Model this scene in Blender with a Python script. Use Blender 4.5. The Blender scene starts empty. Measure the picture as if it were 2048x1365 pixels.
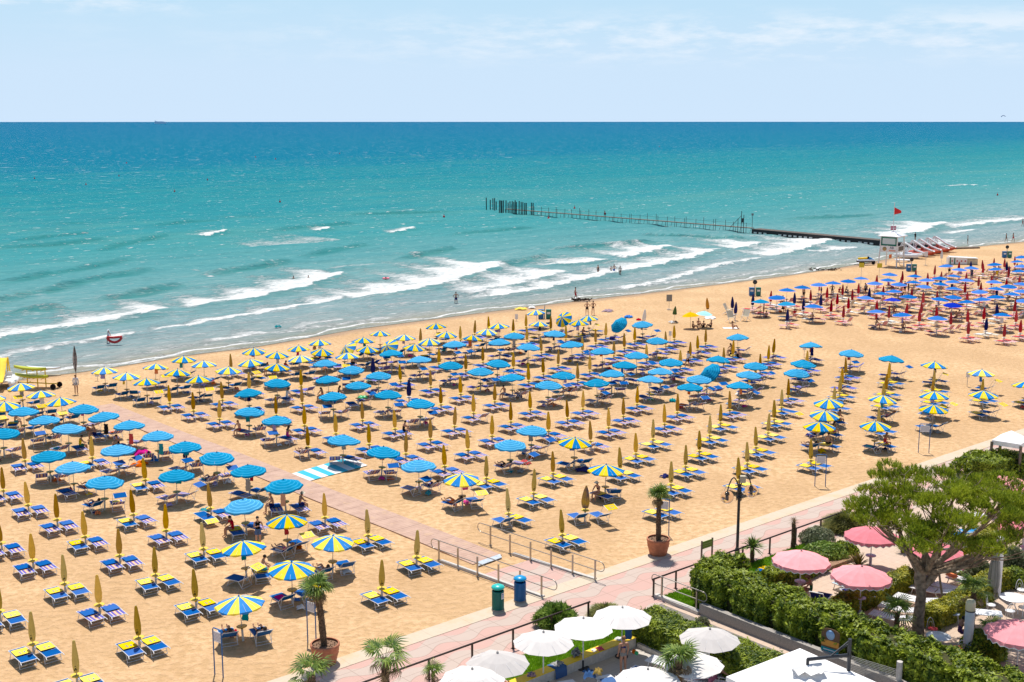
import bpy, math, random
import numpy as np
from mathutils import Vector, Matrix, Quaternion
R = math.radians
random.seed(7); rng = np.random.default_rng(7)
scene = bpy.context.scene
col = scene.collection
# ---------------------------------------------------------------- camera
CAM_H = 23.0; FPX = 2400.0; PITCH = math.atan((682.5-243.5)/FPX)
cd = bpy.data.cameras.new('camera'); cam = bpy.data.objects.new('camera', cd); col.objects.link(cam)
cam.location = (0, 0, CAM_H); cam.rotation_euler = (math.pi/2-PITCH, 0, 0)
cd.sensor_width = 36; cd.lens = FPX/2048*36; cd.clip_start = 1; cd.clip_end = 200000
scene.camera = cam
# ---------------------------------------------------------------- sky and sun
SUN_EL = 68.0
sv = Vector((-0.14*math.cos(R(SUN_EL)), 0.99*math.cos(R(SUN_EL)), math.sin(R(SUN_EL)))).normalized()
w = bpy.data.worlds.new("World"); scene.world = w; w.use_nodes = True
wn, wl = w.node_tree.nodes, w.node_tree.links
bg = wn['Background']
sky = wn.new('ShaderNodeTexSky'); sky.sky_type = 'NISHITA'; sky.sun_disc = False
sky.sun_elevation = R(SUN_EL); sky.sun_rotation = R(-8); sky.altitude = 0
sky.air_density = 1.0; sky.dust_density = 1.2; sky.ozone_density = 3.0
tc = wn.new('ShaderNodeTexCoord'); sep = wn.new('ShaderNodeSeparateXYZ'); wl.new(tc.outputs['Generated'], sep.inputs[0])
def wmath(op, a, b=None, c=None):
    n = wn.new('ShaderNodeMath'); n.operation = op
    for i, v in enumerate((a, b, c)):
        if v is None: continue
        if isinstance(v, (int, float)): n.inputs[i].default_value = v
        else: wl.new(v, n.inputs[i])
    return n.outputs[0]
def wramp(val, pts):
    n = wn.new('ShaderNodeValToRGB'); wl.new(val, n.inputs[0]); e = n.color_ramp.elements
    while len(e) < len(pts): e.new(0.5)
    for i, (p, c) in enumerate(pts): e[i].position = p; e[i].color = c
    return n.outputs[0]
def wmix(f, a, b, mode='MIX'):
    n = wn.new('ShaderNodeMix'); n.data_type = 'RGBA'; n.blend_type = mode
    for i, v in ((0, f), (6, a), (7, b)):
        if isinstance(v, (int, float)): n.inputs[i].default_value = v
        elif isinstance(v, tuple): n.inputs[i].default_value = v
        else: wl.new(v, n.inputs[i])
    return n.outputs[2]
# marine haze low over the water, then thin broken cloud in a band above it
hz = wramp(sep.outputs[2], [(0.0, (1,1,1,1)), (0.04, (.9,.9,.9,1)), (0.10, (.25,.25,.25,1)), (0.24, (0,0,0,1))])
skyb = wmix(wramp(sep.outputs[2], [(0.0, (.85,.85,.85,1)), (0.12, (.8,.8,.8,1)), (0.4, (0,0,0,1))]), sky.outputs[0], (4.5, 7.1, 9.0, 1))
skyc = wmix(hz, skyb, (5.75, 7.25, 8.95, 1))
cmb = wn.new('ShaderNodeCombineXYZ')
wl.new(wmath('MULTIPLY', sep.outputs[0], 15.0), cmb.inputs[0]); wl.new(wmath('MULTIPLY', sep.outputs[1], 3.0), cmb.inputs[1]); wl.new(wmath('MULTIPLY', sep.outputs[2], 62.0), cmb.inputs[2])
nz = wn.new('ShaderNodeTexNoise'); nz.inputs['Scale'].default_value = 1.35; nz.inputs['Detail'].default_value = 9; nz.inputs['Roughness'].default_value = 0.62
wl.new(cmb.outputs[0], nz.inputs['Vector'])
cl = wramp(nz.outputs[0], [(0.45, (0,0,0,1)), (0.64, (1,1,1,1))])
band1 = wramp(sep.outputs[2], [(0.040, (0,0,0,1)), (0.056, (.85,.85,.85,1)), (0.074, (1,1,1,1)), (0.086, (.25,.25,.25,1)), (0.093, (0,0,0,1))])
right_ = wramp(wmath('ADD', sep.outputs[0], 0.5), [(0.24, (.12,.12,.12,1)), (0.40, (.55,.55,.55,1)), (0.56, (1,1,1,1))])
band2 = wramp(sep.outputs[2], [(0.078, (0,0,0,1)), (0.088, (1,1,1,1)), (0.14, (.6,.6,.6,1)), (0.2, (0,0,0,1))])
left_ = wramp(wmath('ADD', sep.outputs[0], 0.5), [(0.20, (1,1,1,1)), (0.30, (.12,.12,.12,1)), (0.62, (.04,.04,.04,1))])
band = wmath('MAXIMUM', wmath('MULTIPLY', band1, right_), wmath('MULTIPLY', band2, left_))
cf = wmath('MULTIPLY', cl, band)
skyc = wmix(wmath('MULTIPLY', cf, 0.5), skyc, (8.8, 9.0, 9.4, 1))
wl.new(skyc, bg.inputs[0]); bg.inputs[1].default_value = 0.10
sd = bpy.data.lights.new('sun', 'SUN'); sd.energy = 4.6; sd.angle = R(0.5); sd.color = (1.0, 0.955, 0.88)
so = bpy.data.objects.new('sun', sd); col.objects.link(so); so.rotation_euler = (-sv).to_track_quat('-Z', 'Y').to_euler(); so.location = (0, 0, 60)
scene.view_settings.view_transform = 'Standard'; scene.view_settings.look = 'None'
scene.view_settings.exposure = 0.14; scene.view_settings.gamma = 1
# ---------------------------------------------------------------- placement helpers
def at(x, y, z=0.0):
    "point of the world at height z that the photograph shows at pixel x, y"
    dx = x-1024; dy = 682.5-y
    Y = FPX*math.cos(PITCH)+dy*math.sin(PITCH); Z = -FPX*math.sin(PITCH)+dy*math.cos(PITCH)
    t = (z-CAM_H)/Z
    return Vector((dx*t, Y*t, z))
KA = R(40.5); KC, KS = math.cos(KA), math.sin(KA); K0 = Vector((-1.0, 54.8, 0))
def P(s, t, z=0.0):                       # s runs along the promenade, t from the beach inland
    return Vector((K0.x+s*KC+t*KS, K0.y+s*KS-t*KC, z))
def ST(v):
    dx, dy = v[0]-K0.x, v[1]-K0.y
    return dx*KC+dy*KS, dx*KS-dy*KC
# ---------------------------------------------------------------- materials
MATS = {}
def mat(name, c=(.5,.5,.5), rough=0.6, var=0.0, scale=6.0, bump=0.0, metal=0.0, spec=0.4, trans=0.0, c2=None, coord='Object', detail=3):
    if name in MATS: return MATS[name]
    m = bpy.data.materials.new(name); m.use_nodes = True; N = m.node_tree.nodes; L = m.node_tree.links
    b = N['Principled BSDF']; b.inputs['Base Color'].default_value = (*c, 1); b.inputs['Roughness'].default_value = rough
    b.inputs['Metallic'].default_value = metal; b.inputs['Specular IOR Level'].default_value = spec
    if trans:
        b.inputs['Transmission Weight'].default_value = trans
    tx = N.new('ShaderNodeTexCoord'); n = N.new('ShaderNodeTexNoise'); n.inputs['Scale'].default_value = scale; n.inputs['Detail'].default_value = detail
    L.new(tx.outputs[coord], n.inputs['Vector'])
    if var or c2:
        r = N.new('ShaderNodeValToRGB'); L.new(n.outputs[0], r.inputs[0])
        r.color_ramp.elements[0].position = 0.35; r.color_ramp.elements[1].position = 0.65
        a = c2 if c2 else tuple(v*(1-var) for v in c); b2 = c if c2 else tuple(min(1, v*(1+var)) for v in c)
        r.color_ramp.elements[0].color = (*a, 1); r.color_ramp.elements[1].color = (*b2, 1)
        L.new(r.outputs[0], b.inputs['Base Color'])
    if bump:
        bp = N.new('ShaderNodeBump'); bp.inputs['Strength'].default_value = bump; bp.inputs['Distance'].default_value = 0.02
        L.new(n.outputs[0], bp.inputs['Height']); L.new(bp.outputs[0], b.inputs['Normal'])
    MATS[name] = m; return m
def fabric(name, c, var=0.06):
    m = mat(name, c, 0.9, var, 3.0, 0.15, spec=0.06)
    if 'tinted' not in m:                     # every copy is sun-faded a little differently
        m['tinted'] = 1; N = m.node_tree.nodes; L = m.node_tree.links; b = N['Principled BSDF']; src = b.inputs['Base Color'].links[0].from_socket
        oi = N.new('ShaderNodeObjectInfo'); h = N.new('ShaderNodeHueSaturation'); L.new(src, h.inputs['Color']); L.new(h.outputs[0], b.inputs['Base Color'])
        for k, a, b0 in (('Value', .34, .84), ('Saturation', -.16, 1.06), ('Hue', .006, .497)):
            q = N.new('ShaderNodeMath'); q.operation = 'MULTIPLY_ADD'; L.new(oi.outputs['Random'], q.inputs[0]); q.inputs[1].default_value = a; q.inputs[2].default_value = b0; L.new(q.outputs[0], h.inputs[k])
    return m
M = {}
for k, c in dict(cyan=(.0,.26,.50), cyanlt=(.06,.42,.68), yblue=(.0,.21,.58), yyel=(.86,.66,.03), mustard=(.78,.45,.018), khaki=(.64,.47,.12), navy=(.012,.016,.12),
                 royal=(.010,.155,.52), rim=(.85,.45,.55), red=(.50,.02,.03), bedblue=(.002,.10,.37), bedyel=(.86,.62,.04), white_cloth=(.78,.76,.74), pink=(.80,.27,.30),
                 green=(.03,.16,.07), aqua=(.35,.68,.66), sun_yellow=(.85,.55,.02), magenta=(.62,.03,.25), orange=(.75,.16,.02), teal=(.01,.28,.33), black=(.012,.012,.016),
                 denim=(.06,.13,.30), skyblue=(.02,.28,.62), red_deck=(.55,.05,.06), rose_deck=(.75,.33,.33), cream=(.62,.55,.42), greycloth=(.30,.29,.27), lilac=(.42,.33,.62)).items():
    M[k] = fabric('fabric_'+k, c)
def stripes(name, base, cols, axis=0, width=0.68):
    m = bpy.data.materials.new(name); m.use_nodes = True; N = m.node_tree.nodes; L = m.node_tree.links
    b = N['Principled BSDF']; b.inputs['Roughness'].default_value = 0.85; b.inputs['Specular IOR Level'].default_value = .15
    tx = N.new('ShaderNodeTexCoord'); s = N.new('ShaderNodeSeparateXYZ'); L.new(tx.outputs['Object'], s.inputs[0])
    mp = N.new('ShaderNodeMapRange'); mp.inputs[1].default_value = -width/2; mp.inputs[2].default_value = width/2; L.new(s.outputs[axis], mp.inputs[0])
    r = N.new('ShaderNodeValToRGB'); r.color_ramp.interpolation = 'CONSTANT'; L.new(mp.outputs[0], r.inputs[0]); e = r.color_ramp.elements
    while len(e) < len(cols): e.new(.5)
    for i, (p, c) in enumerate(cols): e[i].position = p; e[i].color = (*c, 1)
    L.new(r.outputs[0], b.inputs['Base Color']); return m
PU = (.13,.12,.45); OR = (.72,.33,.14); CRM = (.70,.55,.42); NV = (.02,.02,.14)
M['bedstripe'] = stripes('striped_canvas', PU, [(0,PU),(.17,CRM),(.25,PU),(.40,OR),(.46,CRM),(.54,OR),(.6,PU),(.75,CRM),(.83,PU)])
M['redstripe'] = stripes('red_striped_canvas', PU, [(0,(.5,.05,.06)),(.3,(.72,.6,.55)),(.4,(.5,.05,.06)),(.6,(.72,.6,.55)),(.7,(.5,.05,.06))])
M['white_metal'] = mat('white_painted_metal', (.72,.72,.74), .35, .04, 4, spec=.5)
M['steel'] = mat('brushed_steel', (.42,.38,.33), .32, .08, 30, .05, metal=.8)
M['pole'] = mat('parasol_pole_metal', (.48,.46,.44), .4, .05, 5, metal=.3)
M['sleeve'] = mat('concrete_white_sleeve', (.62,.60,.56), .8, .1, 8)
M['table'] = mat('parasol_table_plastic', (.62,.36,.05), .5, .08, 5)
M['skin'] = mat('skin_tanned', (.42,.21,.13), .5, .06, 9)
M['skin2'] = mat('skin_pale', (.55,.31,.21), .5, .06, 9)
M['hair'] = mat('hair_dark', (.02,.014,.01), .6)
M['hairlt'] = mat('hair_auburn', (.22,.10,.035), .6)
M['brownmetal'] = mat('brown_painted_metal', (.045,.026,.02), .4, .1, 5)
M['darkmetal'] = mat('dark_grey_metal', (.035,.038,.045), .4, .1, 5, metal=.2)
M['terracotta'] = mat('terracotta', (.45,.17,.09), .8, .14, 5, .2)
M['soil'] = mat('pot_gravel', (.22,.13,.08), .95, .5, 30, .6)
M['trunk'] = mat('palm_trunk_fibre', (.12,.075,.045), .95, .5, 14, .9)
M['bark'] = mat('pine_bark', (.26,.19,.135), .95, .45, 5, 1.0)
M['stone'] = mat('granite_grey', (.34,.31,.28), .85, .2, 25, .2)
M['conc'] = mat('concrete_pale', (.56,.52,.47), .85, .10, 8, .15)
M['woodplank'] = mat('weathered_wood', (.20,.15,.11), .9, .25, 6, .3)
M['darkwood'] = mat('dark_wet_timber', (.025,.022,.022), .8, .3, 6, .3)
M['plastic_white'] = mat('white_plastic', (.78,.78,.80), .35, .03, 4, spec=.5)
M['bin_blue'] = mat('bin_blue_paint', (.0,.13,.38), .4, .05, 5); M['bin_blue_lid'] = mat('bin_blue_lid', (.01,.30,.62), .3)
M['bin_green'] = mat('bin_green_paint', (.0,.17,.14), .4, .05, 5); M['bin_green_lid'] = mat('bin_green_lid', (.03,.50,.45), .3)
M['sign_blue'] = mat('sign_blue_tube', (.02,.12,.33), .4); M['sign_white'] = mat('sign_white_panel', (.72,.72,.75), .5)
M['grey_text'] = mat('grey_lettering', (.22,.24,.35), .7)
M['yellow_wall'] = mat('yellow_bench_top', (.84,.57,.02), .6, .05, 5)
def leafmat(name, a, b2, sc=1.2):
    m = bpy.data.materials.new(name); m.use_nodes = True; N = m.node_tree.nodes; L = m.node_tree.links
    b = N['Principled BSDF']; b.inputs['Roughness'].default_value = .5; b.inputs['Specular IOR Level'].default_value = .35
    g = N.new('ShaderNodeNewGeometry'); tx = N.new('ShaderNodeTexCoord'); n = N.new('ShaderNodeTexNoise'); n.inputs['Scale'].default_value = sc; n.inputs['Detail'].default_value = 2
    L.new(tx.outputs['Object'], n.inputs[0])
    ad = N.new('ShaderNodeMath'); ad.operation = 'ADD'; L.new(n.outputs[0], ad.inputs[0])
    mu = N.new('ShaderNodeMath'); mu.operation = 'MULTIPLY_ADD'; L.new(g.outputs['Random Per Island'], mu.inputs[0]); mu.inputs[1].default_value = .5; mu.inputs[2].default_value = -.25
    L.new(mu.outputs[0], ad.inputs[1])
    r = N.new('ShaderNodeValToRGB'); L.new(ad.outputs[0], r.inputs[0]); r.color_ramp.elements[0].position = .3; r.color_ramp.elements[1].position = .7
    r.color_ramp.elements[0].color = (*a, 1); r.color_ramp.elements[1].color = (*b2, 1)
    L.new(r.outputs[0], b.inputs['Base Color'])
    tr = N.new('ShaderNodeBsdfTranslucent'); L.new(r.outputs[0], tr.inputs[0]); mx = N.new('ShaderNodeMixShader'); mx.inputs[0].default_value = .3
    L.new(b.outputs[0], mx.inputs[1]); L.new(tr.outputs[0], mx.inputs[2]); L.new(mx.outputs[0], N['Material Output'].inputs[0])
    return m
M['leaf_hedge'] = leafmat('hedge_leaf', (.05,.10,.006), (.37,.44,.03))
M['leaf_yellow'] = leafmat('yellowish_hedge_leaf', (.13,.16,.010), (.52,.48,.03))
M['leaf_pine'] = leafmat('pine_needle', (.12,.19,.010), (.50,.56,.04), .8)
M['leaf_palm'] = leafmat('palm_leaf', (.07,.14,.025), (.27,.36,.06), 2)
M['leaf_dead'] = leafmat('dry_palm_leaf', (.16,.10,.05), (.36,.25,.13), 2)
M['leaf_oleander'] = leafmat('oleander_leaf', (.09,.18,.02), (.34,.46,.08))
M['leaf_grey'] = leafmat('silvery_leaf', (.11,.14,.06), (.32,.33,.2))
M['grass'] = leafmat('lawn_grass', (.16,.33,.01), (.34,.58,.02), 1.5)
M['drygrass'] = leafmat('tuft_grass', (.13,.15,.03), (.36,.34,.09), 1.5)
M['inner_shade'] = mat('hedge_inner_shade', (.05,.05,.014), .95, .3, 8)  # dark colour of the solid core, painting the shade inside hedges and bushes
# ---------------------------------------------------------------- mesh builder
class MB:
    def __init__(s): s.v = []; s.f = []; s.m = []; s.sm = []
    def add(s, vs, fs, mi=0, smooth=False):
        o = len(s.v); s.v += [tuple(v) for v in vs]; s.f += [tuple(i+o for i in f) for f in fs]; s.m += [mi]*len(fs); s.sm += [smooth]*len(fs)
    def box(s, c, d, mi=0, rot=None):
        x, y, z = d[0]/2, d[1]/2, d[2]/2
        vs = [Vector(p) for p in ((-x,-y,-z),(x,-y,-z),(x,y,-z),(-x,y,-z),(-x,-y,z),(x,-y,z),(x,y,z),(-x,y,z))]
        if rot is not None: vs = [rot @ v for v in vs]
        s.add([v+Vector(c) for v in vs], [(0,3,2,1),(4,5,6,7),(0,1,5,4),(1,2,6,5),(2,3,7,6),(3,0,4,7)], mi)
    def tube(s, pts, r, n=6, mi=0, cap=True, smooth=True):
        pts = [Vector(p) for p in pts]; rr = r if isinstance(r, (list, tuple)) else [r]*len(pts); rings = []
        up = Vector((0,0,1)); prev = None
        for i, p in enumerate(pts):
            d = (pts[min(i+1, len(pts)-1)]-pts[max(i-1, 0)])
            if d.length < 1e-9: d = Vector((0,0,1))
            d.normalize()
            if prev is None:
                a = d.cross(up) if abs(d.z) < .95 else d.cross(Vector((1,0,0)))
            else: a = prev-d*prev.dot(d)
            a.normalize(); prev = a; b = d.cross(a)
            rings.append([p+(a*math.cos(2*math.pi*k/n)+b*math.sin(2*math.pi*k/n))*rr[i] for k in range(n)])
        vs = [v for rg in rings for v in rg]; fs = []
        for i in range(len(pts)-1):
            for k in range(n): k2 = (k+1) % n; fs.append((i*n+k, i*n+k2, (i+1)*n+k2, (i+1)*n+k))
        s.add(vs, fs, mi, smooth)
        if cap:
            s.add(rings[0], [tuple(range(n))[::-1]], mi); s.add(rings[-1], [tuple(range(n))], mi)
    def lathe(s, prof, n=16, mi=0, c=(0,0,0), smooth=True, fold=None):
        vs = []; c = Vector(c)
        for j, (r, z) in enumerate(prof):
            for k in range(n):
                a = 2*math.pi*k/n; q = r*(fold(k, j) if fold else 1)
                vs.append(c+Vector((q*math.cos(a), q*math.sin(a), z)))
        fs = []
        for j in range(len(prof)-1):
            for k in range(n): k2 = (k+1) % n; fs.append((j*n+k, j*n+k2, (j+1)*n+k2, (j+1)*n+k))
        s.add(vs, fs, mi, smooth)
    def disc(s, c, r, n=16, mi=0, nrm=(0,0,1), a0=0, a1=2*math.pi):
        q = Vector((0,0,1)).rotation_difference(Vector(nrm)); c = Vector(c); vs = []
        full = abs(a1-a0-2*math.pi) < 1e-6
        for k in range(n+(0 if full else 1)): a = a0+(a1-a0)*k/n; vs.append(c+q @ Vector((r*math.cos(a), r*math.sin(a), 0)))
        s.add(vs, [tuple(range(len(vs)))], mi)
    def cyl(s, c, r, h, n=16, mi=0, r2=None):
        r2 = r if r2 is None else r2
        s.lathe([(r, 0), (r2, h)], n, mi, c); s.disc(Vector(c)+Vector((0,0,h)), r2, n, mi); s.disc(c, r, n, mi, (0,0,-1))
    def sphere(s, c, r, n=10, m=7, mi=0, sc=(1,1,1)):
        prof = [(math.sin(math.pi*j/m)*1.0, -math.cos(math.pi*j/m)) for j in range(m+1)]; vs = []
        for (q, z) in prof:
            q = max(q, 1e-3)
            for k in range(n): a = 2*math.pi*k/n; vs.append(Vector(c)+Vector((q*math.cos(a)*r*sc[0], q*math.sin(a)*r*sc[1], z*r*sc[2])))
        fs = [(j*n+k, j*n+(k+1) % n, (j+1)*n+(k+1) % n, (j+1)*n+k) for j in range(m) for k in range(n)]
        s.add(vs, fs, mi, True)
    def sheet(s, pts, th, mi=0):          # flat polygon given a thickness downwards
        n = len(pts); pts = [Vector(p) for p in pts]; lo = [p-Vector((0,0,th)) for p in pts]
        s.add(pts+lo, [tuple(range(n)), tuple(range(2*n-1, n-1, -1))]+[(i, i+n, (i+1) % n+n, (i+1) % n) for i in range(n)], mi)
    def mesh(s, name, mats):
        me = bpy.data.meshes.new(name); me.from_pydata(s.v, [], s.f)
        for m in (mats if isinstance(mats, (list, tuple)) else [mats]): me.materials.append(m)
        me.polygons.foreach_set('material_index', s.m); me.polygons.foreach_set('use_smooth', s.sm); me.update(); return me
    def build(s, name, mats, parent=None, loc=None, rz=0.0):
        o = bpy.data.objects.new(name, s.mesh(name, mats)); col.objects.link(o)
        if parent is not None: o.parent = parent
        if loc is not None: o.location = loc
        o.rotation_euler.z = rz
        return o
def tag(o, label=None, cat=None, group=None, kind=None):
    if label: o['label'] = label
    if cat: o['category'] = cat
    if group: o['group'] = group
    if kind: o['kind'] = kind
    return o
def thing(name, label, cat, loc=(0,0,0), rz=0.0, group=None):
    o = bpy.data.objects.new(name, None); col.objects.link(o); o.location = loc; o.rotation_euler.z = rz; o.empty_display_size = .3
    return tag(o, label, cat, group)
def single(mb, name, mats, label, cat, loc=(0,0,0), rz=0.0, group=None):
    return tag(mb.build(name, mats, None, loc, rz), label, cat, group)
KIDS = {}
def kids(o):
    if o.name not in KIDS: KIDS[o.name] = [c for c in bpy.data.objects if c.parent == o]
    return KIDS[o.name]
def copy_tree(o, parent=None):
    c = o.copy(); col.objects.link(c)
    if parent is not None: c.parent = parent
    ch = kids(o)
    KIDS[c.name] = [copy_tree(k, c) for k in ch]
    return c
ORD = ['zeroth','first','second','third','fourth','fifth','sixth','seventh','eighth','ninth','tenth','eleventh','twelfth','thirteenth','fourteenth','fifteenth','sixteenth','seventeenth','eighteenth','nineteenth','twentieth']

# ---------------------------------------------------------------- ground, water, paving
SH = [ST(at(x, y)) for x, y in ((0,762),(60,752),(150,742),(250,727),(350,710),(500,692),(600,675),(700,657),(800,644),(900,631),(1000,618),(1100,606),(1200,594),(1300,583),(1400,571),(1480,561),(1560,551),(1640,539),(1720,526),(1800,511),(1850,502),(1950,492),(2048,482))]
SH = sorted(SH); SHS = np.array([a for a, b in SH]); SHT = np.array([b for a, b in SH])
def tshore(s):
    s = np.asarray(s, float); r = np.interp(s, SHS, SHT)
    ends = np.where(s > SHS[-1], SHT[-1]-(s-SHS[-1])*.12, r)
    return ends
def grid_mesh(name, S, W, fn, attrs, m):
    "S,W 1d arrays; fn(SS,WW)->xyz ; attrs name->array"
    SS, WW = np.meshgrid(S, W, indexing='ij'); XYZ = fn(SS, WW).reshape(-1, 3).astype(np.float32)
    ns, nw = len(S), len(W); i = np.arange((ns-1)*(nw-1)); a = (i//(nw-1))*nw+i % (nw-1)
    F = np.stack([a, a+1, a+nw+1, a+nw], 1).astype(np.int32)
    me = bpy.data.meshes.new(name); me.vertices.add(len(XYZ)); me.vertices.foreach_set('co', XYZ.ravel())
    me.loops.add(F.size); me.loops.foreach_set('vertex_index', F.ravel()); me.polygons.add(len(F))
    me.polygons.foreach_set('loop_start', np.arange(0, F.size, 4, dtype=np.int32)); me.polygons.foreach_set('loop_total', np.full(len(F), 4, np.int32))
    me.polygons.foreach_set('use_smooth', np.ones(len(F), bool)); me.update(calc_edges=True)
    for k, v in attrs.items():
        at_ = me.attributes.new(k, 'FLOAT', 'POINT'); at_.data.foreach_set('value', v(SS, WW).ravel().astype(np.float32))
    me.materials.append(m); o = bpy.data.objects.new(name, me); col.objects.link(o); return o
def geo(name): return tag(name, kind='structure')
class NT:
    def __init__(s, name):
        s.m = bpy.data.materials.new(name); s.m.use_nodes = True; s.N = s.m.node_tree.nodes; s.L = s.m.node_tree.links; s.b = s.N['Principled BSDF']
    def put(s, n, i, v):
        if v is None: return
        if isinstance(v, (int, float)): n.inputs[i].default_value = v
        elif isinstance(v, tuple): n.inputs[i].default_value = v if len(v) == 4 or n.inputs[i].type == 'VECTOR' else (*v, 1)
        else: s.L.new(v, n.inputs[i])
    def math(s, op, a, b=None, c=None, clamp=False):
        n = s.N.new('ShaderNodeMath'); n.operation = op; n.use_clamp = clamp
        for i, v in enumerate((a, b, c)): s.put(n, i, v)
        return n.outputs[0]
    def attr(s, k): n = s.N.new('ShaderNodeAttribute'); n.attribute_name = k; return n.outputs['Fac']
    def pos(s): n = s.N.new('ShaderNodeNewGeometry'); return n.outputs['Position']
    def map(s, v, sc, rz=0.0):
        n = s.N.new('ShaderNodeMapping'); s.L.new(v, n.inputs[0]); n.inputs['Scale'].default_value = sc; n.inputs['Rotation'].default_value = (0,0,rz); n.vector_type = 'POINT'; return n.outputs[0]
    def noise(s, v, sc, det=3, ro=.5, dist=0.0):
        n = s.N.new('ShaderNodeTexNoise'); s.L.new(v, n.inputs[0]); n.inputs['Scale'].default_value = sc; n.inputs['Detail'].default_value = det; n.inputs['Roughness'].default_value = ro; n.inputs['Distortion'].default_value = dist; return n.outputs[0]
    def ramp(s, v, pts, mode='LINEAR'):
        n = s.N.new('ShaderNodeValToRGB'); s.L.new(v, n.inputs[0]); e = n.color_ramp.elements; n.color_ramp.interpolation = mode
        while len(e) < len(pts): e.new(.5)
        for i, (p, c) in enumerate(pts): e[i].position = p; e[i].color = (*c, 1) if isinstance(c, tuple) else (c, c, c, 1)
        return n.outputs[0]
    def mix(s, f, a, b, mode='MIX'):
        n = s.N.new('ShaderNodeMix'); n.data_type = 'RGBA'; n.blend_type = mode; s.put(n, 0, f); s.put(n, 6, a); s.put(n, 7, b); return n.outputs[2]
    def bump(s, h, st, d=.05): n = s.N.new('ShaderNodeBump'); n.inputs['Strength'].default_value = st; n.inputs['Distance'].default_value = d; s.L.new(h, n.inputs['Height']); s.L.new(n.outputs[0], s.b.inputs['Normal'])
    def out(s, c, rough=.8, spec=.3):
        s.put(s.b, 0, c); s.put(s.b, 'Roughness', rough); s.put(s.b, 'Specular IOR Level', spec); return s.m
# --- sand
n = NT('dry_sand'); p = n.pos()
foot = n.noise(p, 2.6, 4, .55); fine = n.noise(p, 14, 3, .6); big = n.noise(p, .12, 3, .5)
tread = n.noise(n.map(p, (1,1,1)), .9, 3, .6)
c = n.mix(n.ramp(foot, [(.41, 0.0), (.60, 1.0)]), (.57,.365,.185), (.73,.475,.265))
c = n.mix(n.math('MULTIPLY', n.ramp(big, [(.40, 0.0), (.58, 1.0)]), .6), c, (.52,.33,.17))
wet = n.attr('wet'); wn2 = n.math('ADD', wet, n.math('MULTIPLY', n.math('SUBTRACT', n.noise(p, .35, 4), .5), .35))
c = n.mix(n.ramp(wn2, [(.35, 0.0), (.62, 1.0)]), c, (.40,.25,.14))
seaweed = n.math('MULTIPLY', n.ramp(n.noise(n.map(p, (1,1,1)), .8, 6, .75), [(.60, 0.0), (.66, 1.0)]), n.ramp(wet, [(.22, 0.0), (.36, 1.0), (.5, 0.0)]))
trail = n.ramp(n.noise(n.map(p, (.55,.16,1), R(47)), 1, 5, .7, .6), [(.50, 0.0), (.62, 1.0)]); dim = n.ramp(n.noise(p, 3.6, 2, .5), [(.60, 0.0), (.70, 1.0)])
c = n.mix(n.math('MULTIPLY', n.math('MAXIMUM', n.math('MULTIPLY', trail, .35), n.math('MULTIPLY', dim, .5)), .8), c, (.46,.28,.13))
c = n.mix(n.math('MULTIPLY', seaweed, .7), c, (.16,.10,.06))
n.bump(n.math('ADD', n.math('MULTIPLY', foot, 1.0), n.math('MULTIPLY', fine, .15)), .9, .26)
SAND = n.out(c, n.math('SUBTRACT', .95, n.math('MULTIPLY', n.ramp(wn2, [(.4, 0.0), (.7, 1.0)]), .5)), .2)
def sand_xyz(SS, TT):
    z = np.zeros_like(SS)
    w_ = tshore(SS)-TT; z = np.where(w_ > -9, -0.0035*np.clip(w_+9, 0, None)**1.35, 0) - .012
    nz_ = .03*np.sin(SS*.9+1.7*np.sin(TT*.43))*np.sin(TT*1.1+.8*np.sin(SS*.5)); z += nz_*np.clip(-(TT+2)/4, 0, 1)*np.clip((-w_-3)/8, 0, 1)
    return np.stack([K0.x+SS*KC+TT*KS, K0.y+SS*KS-TT*KC, z], -1)
S_ = np.concatenate([np.arange(-260, -40, 6), np.arange(-40, 130, .6), np.arange(130, 500, 5)]); T_ = np.concatenate([np.arange(-230, -64, 4), np.arange(-64, 2.5, .6), np.arange(3, 70, 5)])
geo(grid_mesh('beach_sand', S_, T_, sand_xyz, {'wet': lambda SS, TT: np.clip(1-((TT-tshore(SS))-.2)/3.2, 0, 1)}, SAND))
mb = MB(); mb.add([(-9000,-9000,-3.2),(9000,-9000,-3.2),(9000,140,-3.2),(-9000,140,-3.2)], [(0,1,2,3)]); geo(mb.build('ground', SAND))
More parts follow.
